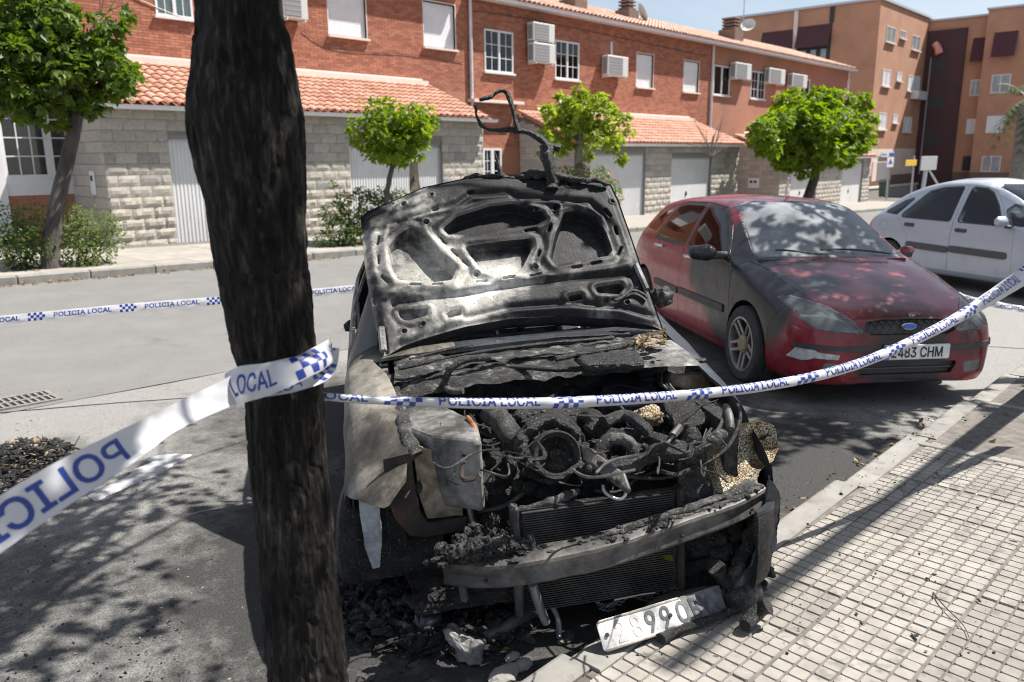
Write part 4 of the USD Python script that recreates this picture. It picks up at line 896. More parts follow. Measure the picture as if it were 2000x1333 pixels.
# ---- silver family car
SIL = car_matrix(12.76, .68, -.32, 28.7)
M["silver"] = paint("silver_paint", (0.36, 0.385, 0.44), None, rough=.36, dirt=(.34, .31, .28), dirt_amt=.4, metal=.45)
tab_sil = [
 (0.00, .64, .40, .62, .50, .52, .54, .42, .52, .28, .22), (0.04, .70, .52, .685, .62, .58, .66, .46, .64, .27, .20), (0.15, .78, .60, .76, .74, .66, .79, .52, .77, .27, .19), (0.40, .88, .64, .86, .81, .75, .85, .58, .83, .27, .19),
 (0.75, .985, .68, .955, .84, .86, .87, .64, .855, .27, .19), (0.95, 1.05, .69, 1.01, .845, .92, .875, .66, .86, .27, .19), (1.20, 1.20, .68, 1.13, .845, .95, .877, .67, .862, .27, .19), (1.60, 1.43, .64, 1.345, .84, .965, .877, .68, .862, .27, .19),
 (2.0, 1.575, .61, 1.49, .835, .975, .877, .69, .862, .27, .19), (2.4, 1.635, .60, 1.545, .83, .985, .877, .70, .86, .27, .19), (2.8, 1.63, .59, 1.535, .825, .995, .875, .70, .858, .27, .19), (3.2, 1.565, .58, 1.475, .815, 1.005, .87, .70, .85, .28, .20),
 (3.55, 1.455, .57, 1.375, .80, 1.01, .86, .70, .84, .30, .22), (3.85, 1.31, .56, 1.24, .785, 1.005, .845, .69, .825, .32, .25), (4.08, 1.12, .54, 1.08, .76, .96, .82, .66, .80, .34, .28), (4.22, .92, .52, .90, .71, .82, .77, .60, .75, .36, .31), (4.276, .72, .48, .70, .62, .64, .66, .52, .64, .40, .36)]
def build_silver():
    c = thing("parked_car", "silver family car at the right edge with a dark strip along its doors", "car", matrix=SIL[2])
    S = Shell(tab_sil); P = M["silver"]
    for v in (.84, 3.60):
        cyl = trimesh.creation.cylinder(.345, 2.2, sections=56); cyl.apply_transform(trimesh.transformations.rotation_matrix(np.pi / 2, (0, 1, 0))); cyl.apply_translation((0, v, .325)); side = man(cyl)
        S.m = S.m - (side ^ man(box(.45, 1.2, -1, 6, 0, 2))) - (side ^ man(box(-1.2, -.45, -1, 6, 0, 2)))
        for s in (-1, 1):
            a = np.linspace(-.5, np.pi + .5, 30); V = np.stack([np.stack([np.full(30, s * .44), v + .36 * np.cos(a), .33 + .36 * np.sin(a)], -1), np.stack([np.full(30, s * .83), v + .36 * np.cos(a), .33 + .36 * np.sin(a)], -1)], 0)
            obj("wheel_well", cat(grid(V), box(s * .44 - .01, s * .44 + .01, v - .36, v + .36, .1, .69)), M["trim"], c)
    ws = S.take(pr_front(rnd([(-.66, 1.06), (.66, 1.06), (.57, 1.50), (.40, 1.55), (-.40, 1.55), (-.57, 1.50)], .02), .95, 2.15)); obj("windscreen", ws, M["car_glass"], c, smooth=35)
    bonnet = sg.Polygon([(-.45, .10), (.45, .10), (.62, .36), (.68, .75), (.69, .95), (-.69, .95), (-.68, .75), (-.62, .36)]); obj("bonnet", S.take(pr_plan(bonnet.buffer(-.003), .66, 1.2), pr_plan(bonnet, .66, 1.2)), P, c, smooth=30)
    rw = S.take(pr_front(rnd([(-.60, 1.04), (.60, 1.04), (.50, 1.38), (-.50, 1.38)], .03), 3.5, 4.2)); obj("rear_window", rw, M["car_glass"], c, smooth=35)
    wins = [rnd([(1.62, .985), (1.80, 1.25), (1.97, 1.42), (2.10, 1.475), (2.33, 1.495), (2.36, 1.0)], .035), rnd([(2.50, 1.0), (2.48, 1.495), (2.85, 1.475), (3.10, 1.41), (3.47, 1.04), (3.42, 1.015)], .035), rnd([(3.57, 1.035), (3.29, 1.345), (3.55, 1.27), (3.84, 1.11), (3.86, 1.06)], .03), rnd([(1.08, .985), (1.12, 1.0), (1.42, 1.24), (1.58, 1.29), (1.66, 1.20), (1.50, .985)], .02)]
    doors = [[(1.36, .30), (1.40, .96), (1.56, .99), (1.74, 1.27), (1.93, 1.46), (2.10, 1.515), (2.40, 1.53), (2.43, 1.0), (2.43, .26), (1.40, .26)], [(2.43, .26), (2.43, 1.0), (2.41, 1.53), (2.87, 1.512), (3.14, 1.44), (3.54, 1.01), (3.28, .78), (3.22, .55), (3.04, .26)]]
    for s in (-1, 1):
        a, b = (-1.0, -.3) if s < 0 else (.3, 1.0)
        for di, d in enumerate(doors):
            dpoly = sg.Polygon(d); part = S.take(pr_side(dpoly, a, b, -.0035), pr_side(dpoly, a, b)); w = wins[di]
            gl = part ^ pr_side(w, a, b); part = part - pr_side(w.buffer(.001), a, b); fr = part ^ pr_side(w.buffer(.018), a, b); part = part - pr_side(w.buffer(.018), a, b)
            dd = obj("door", part, P, c, smooth=30); obj("window", gl, M["car_glass"], dd, smooth=35); obj("window_seal", fr, M["trim"], dd, smooth=35)
            vh, hz = (2.26, .87) if di == 0 else (3.24, .895)
            hd = S.outer ^ pr_side(rnd([(vh - .1, hz - .025), (vh - .1, hz + .03), (vh + .1, hz + .035), (vh + .1, hz - .02)], .022), a, b); q = T(*mesh_vf(hd - man(box(-.80, .80, 0, 5, 0, 2)))); q.vertices = q.vertices * (1.012, 1, 1); obj("handle", q, M["trim"], dd, smooth=35)
            v0, v1 = (1.45, 2.425) if di == 0 else (2.435, 3.24)
            st = S.outer ^ pr_side(rnd([(v0, .525), (v0, .625), (v1, .645), (v1, .545)], .045 if di == 0 else .04), a, b); q = T(*mesh_vf(st - man(box(-.82, .82, 0, 5, 0, 2)))); q.vertices = q.vertices * (1.016, 1, 1); obj("side_strip", q, M["trim_grey"], dd, smooth=35)
        for k, w in ((2, wins[2]), (3, wins[3])):
            gl = S.take(pr_side(w, a, b)); obj("quarter_window", gl, M["car_glass"], c, smooth=35)
        tl = sg.Polygon([(4.06, .60), (4.12, .98), (4.30, .90), (4.30, .62)]); t_ = S.take(pr_side(tl, a, b)); obj("tail_light", t_, M["tail_red"], c, smooth=35)
        hl = [(s * .50, .62), (s * .70, .66), (s * .80, .80), (s * .70, .82), (s * .56, .74)]; t_ = S.take(pr_front(hl, -.05, .6)); obj("headlight", t_, M["lamp_glass"], c, smooth=35)
        mc = rbox(s * 1.0 - .11, s * 1.0 + .11, 1.44, 1.56, .97, 1.12, .05); mm = obj("wing_mirror", mc, P, c, smooth=50); obj("mirror_arm", rbox(min(s * .80, s * .92), max(s * .80, s * .92), 1.46, 1.53, .955, 1.0, .015), M["trim"], mm)
        fc = lathe([(0, .004), (.075, .004), (.08, 0)], 24)
        obj("fuel_flap" if s < 0 else "rear_marker", T(*mesh_vf((S.outer ^ pr_side(sg.Point(3.80, .86).buffer(.085).difference(sg.Point(3.80, .86).buffer(.079)), a, b)) - loft(tab_sil, .004))), M["trim_grey"], c)
    cut = pr_plan([(-1.2, -.2), (1.2, -.2), (1.2, .475), (-1.2, .475)], .1, .66); obj("bumper", S.take(cut, cut), P, c, smooth=30)
    obj("body", S.m, P, c, smooth=30)
    for (u, v) in ((-.79, .84), (.79, .84), (-.785, 3.60), (.785, 3.60)): wheel_parts(c, "wheel", u, v, .315, .312, .19, "single", {"tyre": M["tyre"], "rim": M["rim_alloy"], "hub": M["rim_alloy"], "disc": M["rust_disc"]}, n_sp=7)
    seats(c, [(2.35, (-.38, .38)), (3.25, (-.50, .0, .50))], zf=.55, wid=.46)
    obj("dashboard", rbox(-.72, .72, 1.02, 1.56, .88, 1.0, .05), M["seat"], c); obj("steering_wheel", move(trimesh.creation.torus(.18, .016), (.38, 1.72, 1.0), rx=.9), M["seat"], c, smooth=40)
    obj("floor", box(-.80, .80, .9, 4.0, .22, .28), M["trim"], c)
    return c
build_silver()
# ------------------------------------------------------------------ the burnt-out car
def charred(name, cols, scale=5.0, fine=28.0, rough=.6, bump=.8, bscale=70.0, bdist=.012, metal=0.0, spots=None, spec=.4, fleck=None, stretch=None):
    """cols: list of (position, colour) over a coarse noise; spots: (u, v, w, radius, strength) push the noise towards its low end"""
    N = {"tc": ("texture_coordinate", {}), "n": ("noise_texture", {"scale": scale, "detail": 9.0, "roughness": .68, "distortion": .25}), "r": ("rgb_ramp", {"ramp": cols}),
         "n2": ("noise_texture", {"scale": fine, "detail": 6.0, "roughness": .7}), "r2": ("rgb_ramp", {"ramp": [(.34, (.25, .25, .25)), (.52, (1, 1, 1))]}), "m": ("mix", {"mix_type": "multiply", "fac": .4}),
         "nb": ("noise_texture", {"scale": bscale, "detail": 6.0, "roughness": .7}), "b": ("bump", {"strength": bump, "distance": bdist}), "p": ("principled_bsdf", {"roughness": rough, "metallic": metal, "specular_ior_level": spec})}
    L = [("tc.object", "n.vector"), ("tc.object", "n2.vector"), ("n2.fac", "r2.fac"), ("r.color", "m.color1"), ("r2.color", "m.color2"), ("m.color", "p.base_color"), ("tc.object", "nb.vector"), ("nb.fac", "b.height"), ("b.normal", "p.normal")]
    if fleck:
        N["nf"] = ("noise_texture", {"scale": 110.0, "detail": 3.0, "roughness": .7}); N["rf"] = ("rgb_ramp", {"ramp": [(.60, (0, 0, 0)), (.66, (1, 1, 1))]}); N["mf"] = ("mix", {"color2": fleck})
        L = [x for x in L if x != ("m.color", "p.base_color")] + [("tc.object", "nf.vector"), ("nf.fac", "rf.fac"), ("rf.color", "mf.fac"), ("m.color", "mf.color1"), ("mf.color", "p.base_color")]
    if stretch:
        N["mp"] = ("mapping", {"scale": stretch}); L = [(("mp.vector" if a_ == "tc.object" else a_), b_) for a_, b_ in L] + [("tc.object", "mp.vector")]
    src = "n.fac"
    for i, (u, v, w, rr, a) in enumerate(spots or []):
        N[f"d{i}"] = ("mapping", {"location": (-u / rr, -v / rr, -w / rr), "scale": (1 / rr,) * 3}); N[f"s{i}"] = ("gradient_texture", {"gradient_type": "spherical"}); N[f"k{i}"] = ("math", {"math_type": "multiply_add", "value2": -a})
        L += [("tc.object", f"d{i}.vector"), (f"d{i}.vector", f"s{i}.vector"), (f"s{i}.fac", f"k{i}.value1"), (src, f"k{i}.value3")]; src = f"k{i}.value"
    L.append((src, "r.fac"))
    return usdkit.material(stage, "/World/Looks/" + name, N, L, surface="p.BSDF")
BUR = car_matrix(1.976, 1.424, -.086, 37.0, lat_tilt=.05, rear_tilt=.0)
def b(px, py, w): return loc_w(BUR, px, py, w)
BLK, DK, GR, WH = (.008, .008, .009), (.022, .021, .021), (.17, .165, .16), (.50, .49, .47)
M["bonnet_frame"] = charred("bonnet_frame", [(.40, (.006, .006, .007)), (.46, (.022, .022, .023)), (.51, (.10, .098, .093)), (.56, (.27, .262, .245)), (.63, (.38, .365, .33)), (.68, (.60, .59, .57))], scale=2.4, fine=26, rough=.55, spec=.25, bump=.5, bscale=90, bdist=.004, fleck=(.05, .05, .05), spots=[(.10, 1.72, 1.62, .55, .34), (.42, 1.62, 1.50, .36, .16), (.35, 1.20, 1.02, .40, .10), (-.55, 1.4, 1.3, .35, -.10), (.0, 1.33, 1.22, .20, -.16), (-.42, 1.38, 1.27, .20, -.10), (.45, 1.42, 1.30, .2, -.08), (-.2, 1.12, 1.0, .3, -.08)])
M["bonnet_skin"] = charred("bonnet_skin", [(.32, BLK), (.42, (.05, .05, .05)), (.50, (.22, .215, .20)), (.60, (.34, .33, .31)), (.68, (.55, .54, .53))], scale=4.5, fine=22, rough=.6, bump=.4, spots=[(.05, 1.42, 1.32, .18, -.16)])
M["wing_pale"] = charred("wing_pale", [(.32, (.015, .014, .013)), (.43, (.06, .052, .042)), (.50, (.15, .137, .115)), (.60, (.27, .255, .22)), (.73, (.20, .14, .09))], scale=2.6, fine=40, rough=.65, bump=.25, bscale=70, bdist=.003, spots=[(-.75, .30, .45, .42, .14), (-.6, 1.3, .95, .5, .16)])
M["wing_black"] = charred("wing_black", [(.35, (.010, .011, .014)), (.52, (.022, .025, .032)), (.66, (.06, .07, .085)), (.80, (.2, .21, .22))], scale=3.0, fine=30, rough=.35, bump=.25, bscale=50, bdist=.004, spec=.6)
M["char"] = charred("char", [(.30, (.004, .004, .0045)), (.52, (.013, .013, .013)), (.64, (.040, .040, .039)), (.74, (.15, .148, .143))], scale=10, fine=45, rough=.46, bump=1.0, bscale=110, bdist=.016, spec=.45, fleck=(.15, .148, .14))
M["ash"] = charred("ash", [(.32, (.009, .009, .009)), (.48, (.03, .03, .029)), (.58, (.075, .074, .071)), (.70, (.20, .197, .19))], scale=12, fine=60, rough=.8, bump=1.0, bscale=130, bdist=.014, fleck=(.26, .255, .245))
M["ash_streak"] = charred("ash_streak", [(.36, (.006, .006, .006)), (.50, (.015, .015, .015)), (.57, (.07, .069, .065)), (.65, (.24, .236, .225)), (.70, (.03, .03, .03))], scale=5, fine=40, rough=.75, bump=.9, bscale=40, bdist=.01, fleck=(.30, .30, .29), stretch=(2.6, 5, 5))
M["box_metal"] = charred("box_metal", [(.34, (.012, .012, .012)), (.46, (.05, .048, .045)), (.55, (.13, .127, .12)), (.68, (.25, .242, .23))], scale=6, fine=30, rough=.6, bump=.3, bscale=60, bdist=.004)
M["ash_light"] = charred("ash_light", [(.34, (.02, .02, .02)), (.48, (.12, .118, .112)), (.6, (.28, .275, .265)), (.7, (.46, .45, .44))], scale=8, fine=40, rough=.7, bump=.5, bscale=80, bdist=.006)
M["beam"] = charred("beam", [(.30, (.014, .013, .012)), (.46, (.05, .047, .044)), (.56, (.10, .096, .09)), (.7, (.17, .15, .13))], scale=5, fine=30, rough=.55, bump=.35, bscale=60, bdist=.004, metal=.3)
M["rusty"] = charred("rusty", [(.28, (.03, .022, .018)), (.44, (.12, .09, .06)), (.52, (.22, .17, .115)), (.60, (.30, .27, .22)), (.72, (.36, .12, .05))], scale=6, fine=24, rough=.75, bump=.4, bscale=60, bdist=.004)
M["rust_dark"] = charred("rust_dark", [(.34, (.007, .006, .006)), (.56, (.022, .016, .012)), (.72, (.075, .036, .022))], scale=9, fine=30, rough=.75, bump=.5)
M["fin"] = charred("fin", [(.35, (.02, .02, .02)), (.6, (.07, .068, .065)), (.75, (.17, .165, .16))], scale=4, fine=20, rough=.5, bump=.2, metal=.4)
M["steel"] = charred("steel", [(.3, (.12, .12, .125)), (.55, (.34, .35, .36)), (.7, (.5, .5, .5))], scale=8, fine=30, rough=.35, bump=.15, metal=.7)
M["copper"] = charred("copper", [(.3, (.25, .10, .04)), (.6, (.48, .22, .10))], scale=14, rough=.4, bump=.2, metal=.6)
N_ = {"tc": ("texture_coordinate", {}), "v": ("voronoi_texture", {"scale": 10.0})}
M["crackle"] = usdkit.material(stage, "/World/Looks/crackle", {"tc": ("texture_coordinate", {}), "w": ("noise_texture", {"scale": 40.0, "detail": 4.0}), "mw": ("mix", {"mix_type": "linear_light", "fac": .012}),
    "v": ("voronoi_texture", {"feature": "distance_to_edge", "scale": 85.0}), "rv": ("map_range", {"from_min": .03, "from_max": .12, "clamp": True}),
    "n": ("noise_texture", {"scale": 9.0, "detail": 6.0, "roughness": .65}), "r": ("rgb_ramp", {"ramp": [(.32, (.05, .04, .03)), (.45, (.30, .20, .10)), (.56, (.50, .43, .30)), (.70, (.62, .59, .50))]}),
    "m": ("mix", {"color1": (.03, .025, .02)}), "b": ("bump", {"strength": .9, "distance": .006}), "p": ("principled_bsdf", {"roughness": .7})},
    [("tc.object", "mw.color1"), ("tc.object", "w.vector"), ("w.color", "mw.color2"), ("mw.color", "v.vector"), ("v.distance", "rv.value"), ("rv.result", "m.fac"), ("tc.object", "n.vector"), ("n.fac", "r.fac"), ("r.color", "m.color2"), ("m.color", "p.base_color"), ("rv.result", "b.height"), ("b.normal", "p.normal")], surface="p.BSDF")
tab_bur = [
 (0.00, .60, .40, .585, .52, .52, .56, .42, .54, .26, .20), (0.05, .66, .50, .645, .64, .56, .68, .46, .66, .25, .19), (0.15, .72, .58, .705, .72, .62, .76, .50, .74, .25, .18), (0.32, .78, .62, .765, .765, .68, .81, .54, .79, .25, .18),
 (0.60, .85, .655, .835, .79, .76, .832, .60, .81, .26, .17), (0.85, .90, .67, .885, .80, .81, .835, .62, .815, .26, .17), (1.08, .945, .68, .925, .80, .86, .832, .64, .815, .26, .17),
 (1.30, 1.10, .655, 1.04, .795, .89, .83, .66, .81, .26, .17), (1.60, 1.28, .61, 1.20, .79, .91, .83, .67, .81, .26, .17), (1.85, 1.385, .565, 1.315, .785, .92, .83, .68, .81, .26, .17),
 (2.3, 1.425, .56, 1.355, .78, .93, .83, .69, .81, .26, .17), (2.9, 1.41, .555, 1.34, .77, .95, .825, .69, .81, .27, .18), (3.3, 1.35, .54, 1.285, .76, .96, .81, .69, .80, .28, .20), (3.55, 1.20, .51, 1.15, .735, .94, .80, .68, .78, .3, .22),
 (3.75, .97, .47, .95, .70, .86, .77, .62, .75, .32, .25), (3.86, .75, .44, .73, .62, .66, .68, .52, .66, .36, .3), (3.90, .66, .42, .64, .58, .58, .62, .48, .60, .38, .33)]
tab_bur = [tuple(x * (.968 if i in (2, 4, 6, 8) else 1) for i, x in enumerate(r_)) for r_ in tab_bur]
wreck = thing("burnt_car", "burnt-out car with its bonnet thrown open, charred engine bay and no front bumper", "car", matrix=BUR[2])
def part(name, mesh, m, parent=None, smooth=False, label=None, kind=None): return obj(name, mesh, M[m], parent or wreck, smooth=smooth, label=label, kind=kind)
def lumpy(c, r, seed, s=(1, 1, 1), amp=.35, sub=3, ls=2.2):
    m_ = trimesh.creation.icosphere(sub, 1.0); v = m_.vertices; m_.vertices = (v * (1 + amp * 2 * (fbm(v * ls + seed * 7.3, 4, seed) - .5))[:, None]) * r * np.array(s) + np.asarray(c); return m_
def hullpts(pts, r=.012):
    return T(*mesh_vf(m3.Manifold.batch_hull([man(move(trimesh.creation.icosphere(1, r), p)) for p in pts])))
def rough(m, amp, seed, size=.03, s=14):
    v, f = trimesh.remesh.subdivide_to_size(m.vertices, m.faces, min(size, .022)); q = T(v, f, process=False); q.merge_vertices(); q.vertices = q.vertices + q.vertex_normals * ((fbm(q.vertices * s, 4, seed) - .5) * 2 * amp + (fbm(q.vertices * 55, 3, seed + 9) - .5) * .5 * amp)[:, None]; return q
def build_wreck_body():
    S = Shell(tab_bur, .016)
    for v in (.80, 3.25):
        cyl = trimesh.creation.cylinder(.335, 2.2, sections=48); cyl.apply_transform(trimesh.transformations.rotation_matrix(np.pi / 2, (0, 1, 0))); cyl.apply_translation((0, v, .31)); side = man(cyl)
        S.m = S.m - (side ^ man(box(.45, 1.2, -1, 6, -1, 2))) - (side ^ man(box(-1.2, -.45, -1, 6, -1, 2)))
    bay = sg.Polygon([(-.665, 1.06), (.665, 1.06), (.685, .62), (.72, .55), (.775, .46), (.765, .22), (.68, .04), (.40, -.2), (-1.2, -.2), (-1.2, .10), (-.90, .10), (-.66, .13), (-.575, .20), (-.56, .32), (-.565, .60), (-.61, .90)])
    narrow = bay.intersection(sg.box(-2, -1, .60, 2)).union(bay.intersection(sg.box(-2, .45, 2, 2))).union(sg.box(.4, -.5, .52, .03))
    S.m = S.m - pr_plan(bay, .50, 1.3) - pr_plan(narrow, -.1, .501) - pr_side([(-.1, -.1), (.56, -.1), (.53, .48), (.38, .61), (.24, .645), (-.1, .66)], -1.2, -.2) - pr_front([(.60, -.2), (1.2, -.2), (1.2, .46), (.81, .40), (.74, .20), (.66, .13)], -.2, .44)
    S.m = S.m - pr_front([(-.64, .95), (.64, .95), (.53, 1.32), (-.53, 1.32)], .98, 1.95) - pr_front([(-.56, .98), (.56, .98), (.46, 1.24), (-.46, 1.24)], 3.3, 3.9)
    for s in (-1, 1):
        a, c_ = (-1.0, -.3) if s < 0 else (.3, 1.0)
        for w in (rnd([(1.38, .93), (1.68, 1.17), (1.92, 1.29), (2.28, 1.315), (2.30, .945)], .03), rnd([(2.40, .95), (2.38, 1.315), (2.85, 1.295), (3.10, 1.18), (3.18, .985)], .03)):
            S.m = S.m - pr_side(w, a, c_)
        for d in ([(1.17, .25), (1.20, .82), (1.33, .93), (1.66, 1.20), (1.92, 1.325), (2.335, 1.34), (2.35, .24)], [(2.35, .24), (2.335, 1.34), (2.86, 1.325), (3.14, 1.20), (3.24, .97), (2.98, .24)]):
            q = S.take(pr_side(sg.Polygon(d), a, c_, -.004), pr_side(sg.Polygon(d), a, c_)); dd = part("door", q, "wing_pale" if s < 0 else "wing_black", smooth=30)
        fen = sg.Polygon([(1.165, .1), (1.165, .26), (1.195, .82), (1.10, 1.2), (.0, 1.2), (.0, .1)])
        if s > 0:
            cor = pr_side([(-.1, .0), (-.1, .47), (.22, .50), (.46, .52), (.46, .0)], .3, 1.0); q = S.take(cor, cor)
            v_, f_ = mesh_vf(q); v_ = trimesh.remesh.subdivide_to_size(v_, f_, .05); q = T(v_[0], v_[1], process=False); q.merge_vertices(); n_ = fbm(q.vertices * 9, 3, 4) - .5; q.vertices = q.vertices + q.vertex_normals * (n_ * .03)[:, None]
            part("bumper_corner", q, "char", smooth=40)
        q = S.take(pr_side(fen, a, c_, -.002), pr_side(fen, a, c_))
        v_, f_ = mesh_vf(q); v_, f_ = trimesh.remesh.subdivide_to_size(v_, f_, .06); q = T(v_, f_, process=False); q.merge_vertices()
        d_ = (fbm(q.vertices * (5, 5, 4), 3, 8 + s) - .5) * .022
        q.vertices = q.vertices + np.c_[d_ * s, d_ * 0, d_ * 0]
        if s < 0:   # the pale wing is bent outwards in front of the wheel
            k = np.clip((.62 - q.vertices[:, 1]) / .35, 0, 1) * np.clip((.80 - q.vertices[:, 2]) / .35, 0, 1); q.vertices[:, 0] -= .035 * k
        part("front_wing", q, "wing_pale" if s < 0 else "wing_black", smooth=40, label="pale burnt front wing with rust" if s < 0 else "black burnt front wing")
        part("wing_mirror", lumpy(loc_u(BUR, 684, 637, -.80) if s < 0 else loc_u(BUR, 1292, 580, .86), .04 if s < 0 else .06, 3 + s, (1, 1, .9), .5), "char" if s < 0 else "ash", smooth=60)
        a_ = np.linspace(-.3, np.pi + .3, 26); V = np.stack([np.stack([np.full(26, s * .46), .80 + .34 * np.cos(a_), .31 + .34 * np.sin(a_)], -1), np.stack([np.full(26, s * .78), .80 + .34 * np.cos(a_), .31 + .34 * np.sin(a_)], -1)], 0)
        part("wheel_well", grid(V), "char")
    part("body", S.m, "wing_black", smooth=30)
    part("floor", box(-.74, .74, 1.1, 3.5, .18, .22), "char")
    for s in (-1, 1):
        for v in (1.9, 2.8):
            part("seat_frame", cat(*[tube(spline([(s * .37 + q * .2, v - .4, .42), (s * .37 + q * .2, v, .40), (s * .37 + q * .2, v + .2, .95)], 12), .014, 6) for q in (-1, 1)], *[tube([(s * .37 - .2, v + .05 + k * .035, .5 + k * .09), (s * .37 + .2, v + .05 + k * .035, .5 + k * .09)], .006, 5) for k in range(5)]), "rust_dark", kind="stuff")
    mats_ = {"tyre": M["char"], "rim": M["steel"], "hub": M["rusty"], "disc": M["rusty"]}
    for (u, v) in ((-.73, .80), (.73, .80), (-.73, 3.25), (.73, 3.25)): wheel_parts(wreck, "wheel", u, v, .255, .255, .17, "single", mats_, n_sp=6, steer=-.25 if v < 1 else 0)
build_wreck_body()

# ---- the open bonnet, seen from below
HO = np.array([0, 1.07, .925]); HE2 = np.array([0, .664, .747]); HN = np.array([0, -.747, .664])
def hz(X, Y):
    """point of the enlarged bonnet view -> (u, s) on the bonnet plane"""
    p = loc_plane(BUR, 700 + X * .3, 330 + Y * .3, HO, HN); return np.array([p[0], (p - HO) @ HE2])
def hzs(pts): return np.array([hz(*p) for p in pts])
def resample(P, t):
    P = np.asarray(P, float); d = np.r_[0, np.cumsum(np.linalg.norm(np.diff(P, axis=0), axis=1))]; d /= d[-1]
    return np.stack([np.interp(t, d, P[:, k]) for k in range(2)], -1)
def build_bonnet():
    top = hzs([(15, 318), (60, 280), (340, 158), (420, 122), (700, 62), (950, 40), (1290, 45), (1600, 95), (1642, 108)])
    bot = hzs([(150, 1232), (185, 1222), (290, 1160), (420, 1112), (700, 1032), (1000, 978), (1300, 962), (1700, 985), (1930, 1035), (1985, 1055)])
    lef = hzs([(150, 1232), (90, 900), (40, 620), (15, 318)]); rig = hzs([(1985, 1055), (1880, 760), (1760, 400), (1690, 205), (1642, 108)])
    na, nb = 300, 210; a = np.linspace(0, 1, na); c = np.linspace(0, 1, nb)
    B, Tp, Lf, Rt = resample(bot, a), resample(top, a), resample(lef, c), resample(rig, c)
    P = (1 - c)[None, :, None] * B[:, None] + c[None, :, None] * Tp[:, None] + (1 - a)[:, None, None] * Lf[None] + a[:, None, None] * Rt[None] - ((1 - a)[:, None] * (1 - c)[None])[..., None] * B[0] - (a[:, None] * (1 - c)[None])[..., None] * B[-1] - ((1 - a)[:, None] * c[None])[..., None] * Tp[0] - (a[:, None] * c[None])[..., None] * Tp[-1]
    pts = shapely.points(P.reshape(-1, 2)); h = np.zeros(na * nb)
    def sd(poly):
        d = shapely.distance(pts, poly.exterior); return np.where(shapely.contains_xy(poly, P.reshape(-1, 2)), d, -d)
    st = lambda x, a_, b_: (lambda t: t * t * (3 - 2 * t))(np.clip((x - a_) / (b_ - a_), 0, 1))
    outline = sg.Polygon(np.vstack([B, Rt[1:], Tp[::-1][1:], Lf[::-1][1:-1]])); do = shapely.distance(pts, outline.exterior)
    h += .016 * st(do, .008, .045)                                   # pressed frame stands proud of its hemmed edge
    holes = [([(205, 520), (260, 455), (335, 408), (395, 430), (500, 560), (625, 668), (600, 730), (480, 745), (262, 728), (222, 650)], .055, .018), ([(560, 405), (640, 335), (850, 270), (1000, 252), (1190, 300), (1212, 340), (1150, 372), (900, 402), (720, 432), (590, 436)], .050, .010),
             ([(700, 522), (1118, 474), (1122, 530), (1060, 650), (1000, 692), (900, 700), (800, 655), (735, 575)], .050, .014), ([(1340, 305), (1420, 292), (1530, 330), (1605, 430), (1640, 540), (1615, 572), (1285, 632), (1255, 592), (1290, 440)], .055, .018),
             ([(268, 945), (440, 934), (440, 960), (330, 995), (300, 992), (272, 968)], .028, .003), ([(582, 958), (600, 945), (660, 938), (662, 960), (590, 975)], .028, .003), ([(1372, 850), (1440, 838), (1448, 856), (1380, 864)], .028, .003), ([(1548, 792), (1700, 768), (1716, 790), (1688, 822), (1560, 812)], .030, .006)]
    inside = np.full(na * nb, -9.0)
    for ring, dep, r in holes:
        poly = sg.Polygon(hzs(ring)); poly = poly.buffer(-r * .5, join_style=1).buffer(r * .5, join_style=1) if r > .005 else poly
        d = sd(poly); inside = np.maximum(inside, np.where(dep > .045, d, -9)); h += -dep * st(d, -.006, .004) + .007 * np.exp(-((d + .026) / .014) ** 2) - .006 * np.exp(-((d + .062) / .016) ** 2) * (dep > .033)
    def gro(ring, dep, sg_):
        nonlocal h
        d = shapely.distance(pts, sg.LineString(hzs(ring))); h += dep * np.exp(-(d / sg_) ** 2)
    gro([(140, 415), (300, 335), (420, 300), (640, 235), (720, 178), (960, 158), (1050, 190), (1500, 222), (1590, 300), (1680, 560)], -.016, .018); gro([(160, 470), (190, 390), (420, 322), (660, 262), (740, 215), (980, 192)], .012, .013); gro([(1050, 215), (1480, 262), (1560, 330)], .012, .014)
    gro([(230, 885), (420, 862), (720, 822), (1000, 772), (1400, 722), (1760, 690)], -.018, .016); gro([(160, 820), (420, 800), (720, 790), (1000, 735), (1400, 690), (1740, 640)], .014, .026); gro([(700, 980), (1000, 905), (1350, 880), (1700, 905), (1900, 960)], -.018, .017)
    gro([(300, 1120), (700, 1000), (1000, 945), (1300, 925), (1700, 950), (1900, 1010)], .010, .018); gro([(230, 890), (215, 960), (260, 1020), (330, 1040)], -.010, .014); gro([(1750, 690), (1790, 760), (1730, 850), (1560, 880)], -.012, .016)
    gro([(430, 380), (520, 500), (690, 660)], .010, .02); gro([(1250, 330), (1210, 470), (1130, 640)], .010, .02); gro([(110, 880), (175, 872)], -.008, .006); gro([(1800, 800), (1870, 795)], -.008, .006); gro([(165, 1060), (185, 1200)], -.012, .008)
    for (x, y, r) in [(440, 360, 16), (293, 240, 15), (768, 697, 17), (1285, 262, 18), (1365, 115, 15), (1150, 650, 14), (298, 1070, 14), (420, 1025, 11), (1617, 862, 10), (477, 180, 9), (1558, 145, 9), (1650, 225, 12), (226, 232, 6), (150, 1052, 8), (160, 1165, 8), (1745, 880, 12)]:
        q = hz(x, y); rr = np.linalg.norm(hz(x + r, y) - q); d = np.linalg.norm(P.reshape(-1, 2) - q, axis=1); h += -.026 * (1 - st(d, rr * .75, rr * 1.15)) + .004 * np.exp(-((d - rr * 1.5) / .006) ** 2)
